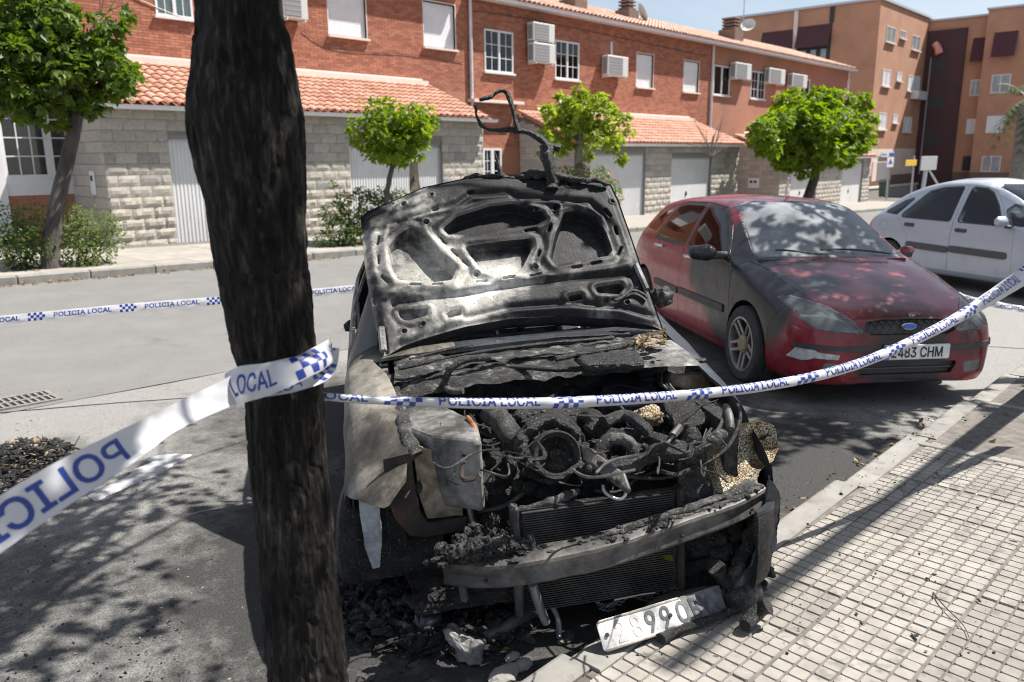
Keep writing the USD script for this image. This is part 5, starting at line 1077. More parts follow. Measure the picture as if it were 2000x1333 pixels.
    for (x0, y0, x1, y1) in [(135, 455, 125, 495), (132, 575, 134, 620), (155, 708, 195, 745), (342, 770, 402, 772), (482, 770, 540, 768), (610, 535, 648, 568), (682, 605, 720, 638), (262, 350, 310, 330), (487, 268, 512, 262), (770, 750, 828, 745), (945, 735, 1005, 725), (1120, 712, 1180, 700), (1390, 660, 1442, 650), (1515, 632, 1570, 620), (1690, 560, 1708, 520), (1680, 430, 1668, 385), (1635, 315, 1605, 275), (1235, 420, 1248, 380), (1165, 580, 1178, 550), (540, 455, 572, 490), (1085, 415, 1150, 405), (715, 163, 742, 158), (1110, 268, 1160, 275)]:
        d = shapely.distance(pts, sg.LineString([hz(x0, y0), hz(x1, y1)])); h += -.020 * (1 - st(d, .003, .0075))
    h += .006 * (fbm(np.c_[P.reshape(-1, 2) * 7, np.zeros(na * nb)], 3, 5) - .5)
    h = h.reshape(na, nb); ins = inside.reshape(na, nb)
    V3 = HO + P[..., :1] * np.array([1, 0, 0]) + P[..., 1:] * HE2 + h[..., None] * HN
    g = grid(V3); iv = ins.reshape(-1)
    fin = iv[g.faces].max(1) > .004
    bn = part("bonnet", g, "bonnet_frame", smooth=True, label="open bonnet seen from below, ashy pressed frame")
    bk = HO + P[::6, ::6, :1] * np.array([1, 0, 0]) + P[::6, ::6, 1:] * HE2 + (-.062 - .04 * np.sin(np.pi * np.linspace(0, 1, len(P[::6])))[:, None, None] * .5) * HN
    ed = [np.concatenate([V3[:, 0], V3[-1, 1:], V3[::-1, -1][1:], V3[0, ::-1][1:]])]
    part("bonnet_skin", cat(grid(bk, flip=True)), "wing_black", bn, smooth=True)
    E_ = ed[0]; part("bonnet_hem", grid(np.stack([E_ + HN * .004, E_ - HN * .064], 0), flip=False), "char", bn)
    # hinge brackets, prop, latch remains on the frame
    for (x0, y0, x1, y1) in ((150, 1050, 165, 1200), (1800, 640, 1870, 800)):
        a_, c_ = hz(x0, y0), hz(x1, y1); p0, p1 = [HO + q[0] * np.array([1, 0, 0]) + q[1] * HE2 + .02 * HN for q in (a_, c_)]
        part("hinge", tube(np.array([p0, p1]), .016, 6), "ash_light", bn)
    ln = [HO + q[0] * np.array([1, 0, 0]) + q[1] * HE2 + .03 * HN for q in hzs([(1660, 880), (1720, 850), (1770, 815), (1830, 830), (1870, 860)])]
    part("prop_clip", tube(spline(ln, 16), .008, 7, lump=.003), "char", bn, smooth=50)
    return bn
bonnet = build_bonnet()
# melted lock and trim standing up from the bonnet's front edge
dtop = FWD @ (BUR[0] @ np.array([.1, 1.70, 1.63]) + BUR[1] - EYE)
def hang(pts, n=40): return np.array([BUR[0].T @ (p - BUR[1]) for p in spline(np.array([at_d(x, y, dtop + dz) for x, y, dz in pts]), n)])
k = dtop / FPX
part("melted_lock", tube(hang([(1078, 372, -.02), (1076, 340, 0), (1070, 310, 0), (1066, 285, 0)]), np.array([.034, .030, .030, .036, .034]), 12, lump=.014, seed=1, ls=25), "char", bonnet, smooth=50)
part("melted_lock_arm", tube(hang([(1084, 360, -.03), (1074, 325, -.03), (1068, 300, -.03)]), .016, 8, lump=.006, seed=2), "char", bonnet, smooth=50)
part("melted_trim", tube(hang([(1072, 290, 0), (1050, 268, 0), (1010, 255, 0), (975, 255, 0), (945, 250, 0), (934, 236, 0), (930, 220, 0), (928, 206, 0)]), np.array([.026, .018, .014, .016, .010, .009, .008, .010]), 8, lump=.010, seed=3, ls=40), "char", bonnet, smooth=50)
part("melted_trim", tube(hang([(1012, 258, -.01), (1004, 225, -.01), (996, 195, -.01), (988, 180, -.01), (972, 180, -.01), (958, 190, -.01), (946, 193, -.01), (936, 196, -.01)]), np.array([.014, .012, .012, .013, .011, .009, .013, .007]), 8, lump=.007, seed=4, ls=40), "char", bonnet, smooth=50)
part("melted_stub", tube(hang([(1066, 284, 0), (1082, 287, 0), (1094, 291, 0)]), [.02, .016, .022], 8, lump=.006, seed=5), "char", bonnet, smooth=50)
part("melted_seal", tube(hang([(905, 352, 0), (940, 345, 0), (990, 348, 0), (1040, 342, 0), (1080, 345, 0), (1130, 350, 0), (1190, 358, .0)], 70), np.array([.010, .014, .018, .022, .024, .014, .010]), 9, lump=.022, seed=6, ls=30), "char", bonnet, smooth=50)
part("wire_stub", tube(hang([(978, 345, -.02), (972, 318, -.02), (966, 296, -.02)], 12), [.014, .008, .004], 6, lump=.003), "char", bonnet)
pb = hang([(815, 392, -.01), (811, 372, -.01), (809, 345, -.01), (808, 318, -.01)], 10)
u_ = np.array([1.0, 0, 0]); wd = np.linspace(.030, .020, 10)[:, None]
sl_ = np.stack([pb - u_ * wd, pb + u_ * wd], 1); part("latch_plate", cat(grid(sl_), grid(sl_ + np.array([0, .006, 0]), flip=True)), "rusty", bonnet)
part("latch_slot", tube(pb[5:7] - np.array([0, .007, 0]), .007, 8), "ash_light", bonnet)

# ---- engine bay
def hose(name, pts, r, m="char", n=30, lump=.004, seed=0, k=8, parent=None, ls=30):
    return part(name, tube(spline(np.array([b(*p) for p in pts]), n), r, k, lump=lump, seed=seed, ls=ls), m, parent, smooth=50)
bayr = np.random.default_rng(3)
part("firewall", rough(box(-.68, .68, 1.0, 1.04, .30, .84), .012, 1, .06), "char", smooth=40)
part("bay_side", rough(box(-.66, -.60, .34, 1.02, .36, .74), .012, 2, .06), "char", smooth=40); part("bay_side", rough(box(.60, .66, .30, 1.02, .36, .74), .012, 3, .06), "char", smooth=40)
part("subframe", rough(box(-.60, .60, .25, 1.0, .17, .22), .02, 4, .08), "char", smooth=40)
part("engine_block", rough(rbox(-.36, .26, .46, .86, .24, .60, .05), .03, 5, .03), "char", smooth=50)
part("gearbox", rough(hullpts([(.26, .5, .3), (.26, .8, .3), (.52, .55, .3), (.5, .75, .35), (.3, .6, .55), (.45, .65, .48)], .05), .02, 6, .03), "char", smooth=50)
# scuttle: ashy ledges under the windscreen
def ledge(name, back, front, wb, wf, m, amp=.012, seed=0, n=140, k=22):
    A = spline(np.array([b(x, y, wb) for x, y in back]), n); B_ = spline(np.array([b(x, y, wf) for x, y in front]), n); t = np.linspace(0, 1, k)[None, :, None]
    V = A[:, None] * (1 - t) + B_[:, None] * t; V = V + np.array([0, 0, 1]) * ((fbm(V * (20, 30, 30), 5, seed) - .5) * 2 * amp)[..., None]; V = V - np.array([0, 0, .02]) * (t ** 3)
    return part(name, grid(V), m, smooth=True)
ledge("scuttle_panel", [(775, 705), (900, 668), (1050, 648), (1200, 640), (1292, 648)], [(768, 742), (880, 712), (1000, 696), (1150, 684), (1300, 668)], .925, .90, "ash_streak", .02, 11)
ledge("scuttle_front", [(768, 744), (880, 716), (1000, 700), (1150, 688), (1300, 672)], [(762, 775), (880, 752), (1000, 738), (1180, 722), (1385, 716)], .885, .83, "ash_streak", .02, 12)
ledge("scuttle_plate", [(1165, 676), (1230, 668), (1310, 664)], [(1150, 715), (1260, 708), (1372, 706)], .915, .895, "ash_light", .004, 13, 30)
for q in range(3): hose("wiper_linkage", [(780 + q * 20, 720 - q * 18, .935), (900, 694 - q * 16, .94), (1060, 672 - q * 11, .94), (1200 + q * 30, 660 - q * 7, .94)], .008 - .0015 * q, "char", 50, .006, 20 + q)
hose("bay_rail", [(748, 738, .87), (860, 724, .87), (980, 716, .86), (1080, 722, .86), (1200, 716, .87), (1378, 704, .88)], .011, "char", 50, .004, 23)
hose("scuttle_sleeve", [(1085, 702, .93), (1140, 690, .935), (1200, 680, .935), (1262, 665, .935)], .013, "char", 60, .006, 24, ls=80)
cp = b(1176, 706, .90); part("reservoir_cap", move(cat(lathe([(0, .03), (.035, .03), (.038, .026), (.038, 0)], 20)), cp), "rust_dark", smooth=40)
v_ = [b(x, y, .91) for x, y in ((1130, 700), (1235, 690), (1250, 712), (1150, 716))]; part("mesh_sleeve", rough(hullpts(v_, .02), .006, 8, .012, 60), "char", smooth=60)
lv = [lumpy(b(x, y, .94), .016, i, (1.6, 1.2, .5), .5, 2) for i, (x, y) in enumerate([(1275, 665), (1283, 658), (1268, 672), (1290, 668), (1262, 660), (1278, 676)])]
for m_ in lv: part("dry_leaf_ash", m_, "rusty")
# left inner wing: crusty rail, pale box, rusty panel
hose("inner_rail", [(765, 742, .86), (778, 790, .83), (790, 835, .80), (800, 870, .77), (812, 892, .74)], np.array([.025, .022, .03, .028, .03]), "ash", 40, .014, 30)
bx = [b(x, y, .79) for x, y in ((785, 812), (836, 800), (868, 808), (922, 834), (928, 866), (850, 858), (790, 836))]
part("battery_box", rough(hullpts(bx + [p + np.array([.0, .02, -.24]) for p in bx[4:]] + [p + np.array([.0, .05, -.22]) for p in bx[:4]], .022), .006, 9, .03, 10), "box_metal", smooth=50)
hose("box_seam", [(786, 842, .72), (850, 868, .70), (905, 878, .70), (932, 868, .71)], .004, "char", 24, .002); hose("box_strap", [(862, 812, .80), (860, 850, .79), (862, 900, .66)], .005, "rust_dark", 16, .002)
hose("copper_pipe", [(913, 815, .82), (924, 830, .81), (928, 850, .79), (920, 870, .74)], .009, "copper", 20, .001)
def sheet_px(name, pts, v, m, th=.008, amp=.006, seed=0, parent=None):
    P = np.array([loc_v(BUR, x, y, v) for x, y in pts]); poly = sg.Polygon(P[:, [0, 2]]).buffer(0)
    q = wall_panel(poly, "y", v, th); return part(name, rough(q, amp, seed, .03, 12), m, parent, smooth=40)
sheet_px("inner_panel", [(806, 868), (858, 884), (872, 905), (876, 940), (900, 946), (905, 1008), (835, 1012), (818, 965)], .34, "rusty", seed=3)
sheet_px("lamp_bracket", [(748, 898), (802, 886), (812, 960), (822, 1005), (836, 1022), (912, 1010), (908, 1036), (830, 1050), (800, 1046), (770, 1012), (756, 960)], .26, "rust_dark", seed=4)
sheet_px("wing_flange", [(742, 700), (765, 745), (800, 880), (815, 885), (812, 908), (785, 905), (770, 860), (752, 780)], .42, "ash_light", seed=5) if False else None
hose("bracket_edge", [(818, 1018, .36), (850, 1020, .36), (905, 1010, .36)], .012, "rusty", 14, .004)
part("torn_clip", rough(hullpts([b(868, 925, .60), b(882, 920, .60), b(905, 968, .52), b(890, 972, .52)], .012), .008, 7, .015, 40), "ash_light", smooth=50)
hose("wing_stay", [(905, 945, .55), (915, 985, .50), (925, 1025, .42)], .012, "steel", 12, .002)
M["pale_blue"] = charred("pale_blue", [(.3, (.10, .11, .12)), (.5, (.30, .32, .35)), (.65, (.46, .48, .51))], scale=6, rough=.5, bump=.2)
sheet_px("wheel_trim", [(700, 945), (734, 950), (742, 1000), (746, 1060), (742, 1108), (728, 1112), (714, 1072), (704, 1012)], .30, "pale_blue", th=.02, amp=.006, seed=41)
# engine top: cover, pulley, hoses
part("engine_cover", rough(hullpts([b(1020, 815, .72), b(1060, 798, .74), b(1140, 802, .74), b(1150, 832, .70), b(1040, 850, .66), b(1120, 850, .66)], .035), .026, 14, .02, 22), "char", smooth=50)
def ring_part(name, px, py, w, R, r, m, tilt=.35, th=.05, parent=None):
    prof = [(0, th * .6), (R * .25, th * .6), (R * .28, th * .3), (R * .7, th * .25), (R * .74, th * .8), (R - r * .3, th), (R, th * .8), (R, 0), (0, 0)]
    q = lathe(prof, 40); q.apply_transform(trimesh.transformations.rotation_matrix(np.pi / 2 - tilt, (1, 0, 0))); return part(name, move(q, b(px, py, w)), m, parent, smooth=35)
ring_part("pulley", 1082, 888, .68, .090, .02, "char", .3, .055)
part("pulley_housing", rough(move(trimesh.creation.torus(.105, .032, major_sections=40, minor_sections=10).apply_transform(trimesh.transformations.rotation_matrix(np.pi / 2 - .3, (1, 0, 0))), b(1080, 884, .68) + np.array([0, .045, 0])), .016, 15, .02, 30), "char", smooth=50)
part("alternator_ring", rough(move(trimesh.creation.torus(.062, .024, major_sections=32, minor_sections=8).apply_transform(trimesh.transformations.rotation_matrix(np.pi / 2 - .4, (1, 0, 0))), b(1205, 890, .68)), .012, 16, .015, 40), "ash", smooth=50)
hose("intake_hose", [(962, 808, .74), (985, 832, .74), (1003, 862, .70), (1015, 885, .64)], np.array([.05, .046, .048, .04]), "ash", 30, .016, 31)
hose("intake_pipe", [(1152, 838, .70), (1180, 846, .70), (1225, 852, .70), (1262, 852, .69), (1300, 868, .68), (1332, 876, .66)], np.array([.035, .03, .028, .026, .032, .03]), "char", 40, .008, 32)
hose("intake_pipe", [(1178, 826, .75), (1220, 812, .76), (1250, 828, .75), (1268, 845, .72)], .024, "char", 30, .008, 33)
hose("intake_pipe", [(1140, 812, .74), (1165, 822, .74), (1152, 845, .70)], np.array([.03, .036, .034]), "char", 26, .01, 34)
hose("metal_pipe", [(968, 858, .60), (962, 885, .56), (972, 908, .52), (990, 922, .49)], .016, "steel", 24, .001)
ring_part("hose_clamp", 988, 932, .50, .045, .02, "ash_light", 1.1, .06)
part("sensor_body", lumpy(b(1040, 950, .46), .035, 4, (1.2, 1, 1), .3), "ash_light", smooth=50); part("sensor_body", lumpy(b(1065, 962, .45), .028, 5, (1.2, 1, .8), .3), "ash_light", smooth=50)
ring_part("pump_body", 980, 985, .40, .055, .02, "char", .5, .07)
rb = [b(1262, 712, .80), b(1266, 730, .78), b(1266, 750, .74), b(1262, 770, .70)]
P = spline(np.array(rb), 30); part("ribbed_hose", tube(P, .036 + .006 * np.sin(np.arange(30) * 1.6), 14), "char", smooth=40)
for q in range(4): hose("brake_pipe", [(1288 + 7 * q, 722, .80), (1286 + 7 * q, 748, .76), (1300 + 10 * q, 760 + 4 * q, .74), (1325 + 8 * q, 772 + 4 * q, .72)], .005, "steel" if q % 2 else "char", 20, 0)
st_ = lathe([(0, .045), (.035, .045), (.045, .03), (.085, .012), (.10, -.02), (.115, -.18)], 28); part("strut_tower", move(st_, b(1345, 728, .78)), "rusty", smooth=40)
st_ = lathe([(0, .045), (.035, .045), (.045, .03), (.085, .012), (.10, -.02), (.115, -.18)], 28); part("strut_tower", move(st_, np.array([-.52, .86, .74])), "char", smooth=40)
part("melted_tank", lumpy(b(1268, 812, .74), .045, 8, (1.2, 1, .8), .5), "crackle", smooth=50)
part("air_box", rough(hullpts([b(1195, 745, .74), b(1260, 740, .74), b(1280, 790, .70), b(1180, 790, .70), b(1180, 790, .60), b(1280, 790, .60)], .03), .01, 17, .03, 20), "wing_black", smooth=50)
part("fuse_box", rough(hullpts([b(1300, 790, .72), b(1360, 770, .74), b(1390, 820, .70), b(1330, 840, .68), b(1340, 840, .58)], .025), .02, 18, .025, 25), "char", smooth=50)
ds = [b(1283, 892, .66), b(1318, 848, .72)]; part("dipstick", tube(ds, .006, 8), "steel", smooth=40); part("dipstick_grip", tube([b(1314, 852, .715), b(1328, 834, .735)], .016, 8, lump=.002), "beam")
hose("insulation", [(1125, 912, .64), (1160, 920, .62), (1200, 915, .64), (1250, 900, .66), (1300, 884, .68), (1340, 892, .66), (1352, 918, .60)], np.array([.018, .024, .02, .026, .034, .036, .03]), "char", 60, .028, 36, k=10, ls=26)
hose("insulation", [(1352, 880, .68), (1390, 860, .72), (1420, 842, .74)], np.array([.022, .028, .02]), "ash", 30, .024, 37, k=10)
for q in range(85):
    x0, y0 = bayr.uniform(800, 1400), bayr.uniform(740, 930); w0 = .70 + bayr.uniform(-.12, .1); x1, y1 = x0 + bayr.uniform(-140, 140), y0 + bayr.uniform(-40, 60)
    x1 = np.clip(x1, 790, 1420)
    hose("cable", [(x0, y0, w0), ((2 * x0 + x1) / 3 + bayr.uniform(-20, 20), (2 * y0 + y1) / 3 + bayr.uniform(-12, 22), w0), ((x0 + 2 * x1) / 3 + bayr.uniform(-20, 20), (y0 + 2 * y1) / 3 + bayr.uniform(-12, 22), w0), (x1, y1, w0)], bayr.choice([.0025, .0035, .005, .008]), ["char", "char", "ash", "rust_dark", "char", "beam"][bayr.integers(6)], 24, .0015, q, k=6)
for q in range(190):
    p = np.array([bayr.uniform(-.56, .56), bayr.uniform(.34, .98), 0]); p[2] = .52 + .14 * bayr.random() + .1 * (p[1] - .4)
    part("charred_lump", lumpy(p, bayr.uniform(.008, .034), q, bayr.uniform(.6, 1.5, 3), .5, 2), "char" if q % 4 else "ash", smooth=60)
hose("coolant_hose", [(868, 748, .84), (880, 722, .90), (910, 704, .93), (960, 700, .93)], .014, "ash", 40, .002, ls=90)
hose("coolant_hose", [(868, 748, .84), (876, 762, .82), (905, 764, .82)], .014, "ash", 20, .002, ls=90)
hose("bonnet_cable", [(935, 998, .46), (985, 988, .48), (1030, 955, .54), (1075, 912, .62), (1115, 898, .66), (1135, 898, .66)], .0085, "beam", 50, .0005)
hose("bonnet_cable", [(1220, 930, .62), (1290, 934, .60), (1350, 920, .62), (1410, 884, .68), (1436, 848, .72), (1446, 815, .76), (1440, 790, .78)], .007, "char", 50, .002)
hose("bonnet_cable", [(1380, 870, .70), (1408, 830, .76), (1414, 800, .78)], .007, "ash", 24, .001)
hose("washer_hose", [(1418, 796, .79), (1424, 815, .78), (1426, 838, .75)], .016, "beam", 20, .001)
lb0, lb1 = b(1145, 890, .70), b(1220, 945, .64)
part("lock_bracket", rough(hullpts([lb0 + np.array([.0, .02, .02]), lb0 + np.array([.0, -.03, -.01]), lb1 + np.array([.0, .02, .02]), lb1 + np.array([.0, -.03, -.01])], .012), .002, 19, .03), "beam", smooth=50)
part("lock_plate", rough(hullpts([b(1138, 872, .74), b(1162, 884, .74), b(1150, 902, .71), b(1142, 896, .71)], .006), .002, 20, .02), "ash_light", smooth=40)
hose("lock_loop", [(1178, 948, .62), (1182, 962, .60), (1212, 975, .58), (1222, 962, .60), (1216, 950, .62)], .006, "steel", 24, 0)
for q, (x, y) in enumerate([(1150, 915), (1172, 905), (1190, 932), (1208, 940)]): part("lock_bolt", lumpy(b(x, y, .72 - .02 * q), .012, q, (1, 1, 1), .3, 2), "ash", smooth=50)
# radiator with its fins
def radiator(u0, u1, v, w0, w1, nf, name):
    r = part(name, box(u0, u1, v + .012, v + .04, w0, w1), "char"); t = np.linspace(w0 + .008, w1 - .008, nf)
    for z in t: part("fin", box(u0 + .01, u1 - .01, v, v + .013, z - .0022, z + .0022), "fin", r)
    part("end_tank", rbox(u0 - .03, u0, v - .006, v + .045, w0 - .01, w1 + .02, .008), "beam", r); part("end_tank", rbox(u1, u1 + .03, v - .006, v + .045, w0 - .01, w1 + .01, .008), "rust_dark", r)
    return r
tl = loc_v(BUR, 1003, 1008, .17); tr = loc_v(BUR, 1322, 925, .17); bl = loc_v(BUR, 1065, 1205, .17)
rd = radiator(tl[0] + .02, tr[0], .17, .16, tl[2] + .01, 44, "radiator")
hose("radiator_crust", [(1000, 1000, tl[2] + .0), (1040, 990, tl[2] + .01), (1090, 975, tl[2] + .02), (1130, 960, tl[2] + .02)], .014, "ash", 40, .012, 41)
sheet_px("fan_cowl", [(1322, 905), (1378, 880), (1392, 950), (1396, 1010), (1338, 1030)], .20, "char", th=.03, amp=.012, seed=9)
# bumper beam
bm = np.array([loc_w(BUR, x, y, w) for x, y, w in [(866, 1122, .415), (930, 1128, .415), (1010, 1124, .42), (1100, 1108, .425), (1190, 1088, .435), (1290, 1056, .445), (1390, 1022, .455), (1460, 994, .462), (1496, 972, .47)]])
C_ = spline(bm, 60); dr = np.gradient(C_, axis=0); dr /= np.linalg.norm(dr, axis=1)[:, None]; nr = np.cross(dr, [0, 0, 1.0]); nr /= np.linalg.norm(nr, axis=1)[:, None]
hs = [(.0, -.038), (-.004, -.030), (.006, .0), (-.004, .030), (.0, .040), (.012, .046), (.085, .050), (.09, -.04)]
V = np.stack([C_ - nr * o * 1.0 * np.sign((nr @ np.array([0, 1.0, 0])).mean()) * -1 + np.array([0, 0, z]) for o, z in hs + hs[:1]], 1); V = V + ((fbm(V * 14, 3, 5) - .5) * .006)[..., None]
part("bumper_beam", cat(grid(V), T(np.vstack([V[0, :8], V[-1, :8]]), np.array([(0, k_, k_ + 1) for k_ in range(1, 7)] + [(8, 8 + k_ + 1, 8 + k_) for k_ in range(1, 7)]), process=False)), "beam", smooth=30)
br = np.random.default_rng(8)
cr = C_[26:58] + np.array([0, .05, .052]); part("ash_crust", tube(cr, np.linspace(.006, .018, len(cr)), 14, lump=.020, seed=77, ls=34), "ash", smooth=70)
part("ash_crust", tube(spline(C_[34:59] + np.array([0, .02, .046]), 120), np.linspace(.003, .012, 120), 12, lump=.014, seed=78, ls=60), "ash", smooth=70)
for i in range(130):
    t = br.uniform(0, 1); t = t if br.random() < .2 else br.uniform(.45, 1)
    p = C_[int(t * 59)] + np.array([0, br.uniform(.0, .085), .048]); p[2] += br.uniform(-.004, .004)
    part("beam_crust", lumpy(p, br.uniform(.003, .008), i, (br.uniform(1, 2.2), 1.3, .6), .6, 2), "ash" if i % 3 else "char", smooth=60)
for i in range(3): part("beam_hole", move(lathe([(0, 0), (.006, 0)], 12), (0, 0, 0)) if False else lumpy(C_[[8, 40, 54][i]] + np.array([0, -.004, -.01]), .007, i, (1, .4, 1), .1, 2), "char")
hose("beam_stay", [(900, 1128, .38), (904, 1150, .33), (908, 1170, .28)], .014, "beam", 10, .002)
hose("beam_stay", [(1040, 1140, .34), (1052, 1180, .24), (1066, 1215, .14)], .016, "steel", 14, .002)
# melted lamp shell
pn = np.array([.30, -.80, .52]); pn /= np.linalg.norm(pn); po = loc_v(BUR, 1450, 910, .30)
pts_ = np.array([loc_plane(BUR, x, y, po, pn) for x, y in [(1386, 905), (1402, 880), (1442, 834), (1470, 828), (1500, 838), (1507, 878), (1496, 902), (1470, 922), (1458, 960), (1445, 984), (1412, 992), (1402, 955)]])
e1 = np.array([1, 0, 0]) - pn * pn[0]; e1 /= np.linalg.norm(e1); e2 = np.cross(pn, e1); q2 = np.c_[(pts_ - po) @ e1, (pts_ - po) @ e2]
poly = sg.Polygon(q2).buffer(.012, join_style=1).buffer(-.006, join_style=1); ex = extrude(poly, .05); v, f = trimesh.remesh.subdivide_to_size(ex.vertices, ex.faces, .012); d = np.array([poly.exterior.distance(sg.Point(*p)) for p in v[:, :2]])
z = np.where(v[:, 2] > .03, v[:, 2] - .05 + .03 * np.exp(-d / .014) - .035 * np.clip(d / .05, 0, 1) + .018 * (fbm(np.c_[v[:, :2] * 14, v[:, 0] * 0], 3, 7) - .3), v[:, 2] - .09)
part("melted_headlamp", T(po + v[:, :1] * e1 + v[:, 1:2] * e2 + z[:, None] * pn, f, process=False), "crackle", smooth=50, label="melted crackled tan headlamp shell")
sheet_px("lamp_panel", [(1500, 830), (1512, 850), (1480, 826), (1440, 826)], .45, "wing_black", seed=13) if False else None
# crust heaped on the left end of the beam
for i in range(230):
    x, y = br.normal(945, 36), 0; y = 1100 - abs(br.normal(0, 42)) * max(.3, 1 - abs(x - 945) / 130); p = b(x, y, .46 + br.uniform(-.03, .05)); p[1] = max(p[1], .06)
    part("charred_crust", lumpy(p, br.uniform(.006, .024), i + 50, br.uniform(.4, 1.7, 3), .95, 2, 3.2), "char" if i % 3 else "ash", smooth=60)
sheet_px("under_tray", [(1180, 1105), (1330, 1060), (1490, 1000), (1475, 1120), (1380, 1150), (1200, 1165)], .27, "char", th=.02, amp=.02, seed=33)
sheet_px("corner_liner", [(1400, 900), (1500, 850), (1512, 960), (1500, 1080), (1440, 1150), (1395, 1090)], .40, "char", th=.02, amp=.02, seed=34)
for i in range(60):
    x, y = br.uniform(1380, 1500), br.uniform(985, 1150); part("charred_scrap", lumpy(b(x, y, max(.06, .42 - (y - 985) * .0020)), br.uniform(.008, .03), i + 300, br.uniform(.5, 1.6, 3), .6, 2), "char" if i % 3 else "ash", smooth=60)
# hanging skin of the right-hand bumper corner
sheet_px("bumper_skin", [(1502, 930), (1522, 960), (1526, 1010), (1510, 1085), (1478, 1140), (1440, 1165), (1432, 1150), (1466, 1105), (1488, 1050), (1496, 990)], .10, "wing_black", th=.012, amp=.016, seed=21)
hose("melted_strand", [(1490, 985, .42), (1470, 1040, .33), (1448, 1090, .25), (1430, 1140, .17)], np.array([.02, .03, .024, .034]), "ash", 40, .022, 44, ls=24)
hose("melted_strand", [(1505, 1000, .40), (1492, 1060, .30), (1468, 1110, .22), (1445, 1150, .14)], np.array([.018, .022, .02, .03]), "char", 40, .016, 45, ls=24)
# ------------------------------------------------------------------ apartment blocks at the end of the street
ca = at_d(1698, 260, 57.0); XA, YA = float(ca[0]), float(ca[1]); ZG = -1.5; XB = 72.0
ZT = float(at_y(1722, 0, YA)[2])
blk = thing("apartment_block", "orange brick apartment block with purple awnings beyond the end of the row houses", "building", (XA, YA, ZG))
yb = float(at_x(1413, 38, XA)[1])
def rect_y(q, Y): (x0, y0, x1, y1) = q; a, c = at_y(x0, y0, Y), at_y(x1, y1, Y); return a[0], c[0], c[2], a[2]
def rect_x(q, X): (x0, y0, x1, y1) = q; a, c = at_x(x0, y0, X), at_x(x1, y1, X); return c[1], a[1], c[2], a[2]
z4 = lambda x, y: (1640 + x / 3.175, y / 3.175)
zp = float(at_y(1690, 290, YA)[2]); zq = float(at_y(1690, 345, YA)[2])
obj("wall", box(XA, XB + 3, YA, yb, zp, ZT), M["brick_orange"], blk); obj("ground_storey", box(XA + .01, XB + 3, YA + .01, yb - .01, zq, zp - .002), M["plaster"], blk); obj("plinth", box(XA - .02, XB + 3, YA - .02, yb, ZG - 1, zq - .002), M["brick_dark"], blk)
obj("coping", box(XA - .12, XB + 3, YA - .12, yb + .1, ZT + .002, ZT + .16), M["grey_metal"], blk)
def far_window(parent, rc, face, at, shut=False, sill=True):
    a, b_, z0, z1 = rc; a, b_ = min(a, b_), max(a, b_); w = .06
    def bx(p, q, d0, d1, u0, u1): return box(p, q, at + d0, at + d1, u0, u1) if face == "y" else box(at + d0, at + d1, p, q, u0, u1)
    f = obj("window", cat(bx(a, a + w, -.04, .0, z0, z1), bx(b_ - w, b_, -.04, .0, z0, z1), bx(a + w, b_ - w, -.04, .0, z0, z0 + w), bx(a + w, b_ - w, -.04, .0, z1 - w, z1), bx((a + b_) / 2 - .03, (a + b_) / 2 + .03, -.045, 0, z0 + w, z1 - w)), M["white"], parent)
    obj("shutter" if shut else "pane", bx(a + w, b_ - w, -.02, -.004, z0 + w, z1 - w), M["white"] if shut else M["far_pane"], f)
    if sill: obj("sill", bx(a - .06, b_ + .06, -.16, -.001, z0 - .09, z0 - .002), M["cream"], f)
M["far_pane"] = mat("far_pane", (0.16, 0.18, 0.20), (0.30, 0.31, 0.31), scale=1.2, rough=.12, spec=.8)
for r, shut in ((((292, 160), (338, 275)), 0), (((376, 186), (406, 247)), 0), (((452, 218), (492, 322)), 0), (((267, 430), (306, 542)), 1), (((355, 447), (380, 508)), 1), (((425, 468), (462, 572)), 1), (((243, 700), (282, 806)), 1), (((331, 712), (355, 766)), 1), (((400, 724), (436, 822)), 1)):
    far_window(blk, rect_y((*z4(*r[0]), *z4(*r[1])), YA), "y", YA - .002, bool(shut))
a, b_, z0, z1 = rect_y((*z4(465, 470), *z4(488, 570)), YA); far_window(blk, (a, b_, z0, z1), "y", YA - .002, True, False)
a, b_, z0, z1 = rect_y((*z4(440, 565), *z4(488, 625)), YA); obj("cooling_box", rbox(a, b_, YA - .6, YA - .003, z0, z1, .03), M["ac_side"], blk)
a, b_, z0, z1 = rect_y((1704, 316, 1738, 352), YA + .01); obj("doorway", box(a, b_, YA - .04, YA + .008, z0, z1), M["plaster"], blk); a, b_, z0, z1 = rect_y((1713, 318, 1731, 350), YA); obj("door_leaf", box(a, b_, YA - .07, YA - .042, z0, z1), M["ac_grille"], blk)
a, b_, z0, z1 = rect_y((1718, 297, 1742, 307), YA); sgn = obj("shop_sign", box(a, b_, YA - .14, YA - .08, z0, z1), M["white"], blk); obj("shop_sign_field", box(a + (b_ - a) * .6, b_ - .1, YA - .16, YA - .141, z0 + .08, z1 - .08), M["blue"], sgn)
for k in range(3): obj("shop_sign_mark", box(a + .15 + k * .35, a + .38 + k * .35, YA - .155, YA - .141, z0 + .15, z1 - .15), M["blue"], sgn)
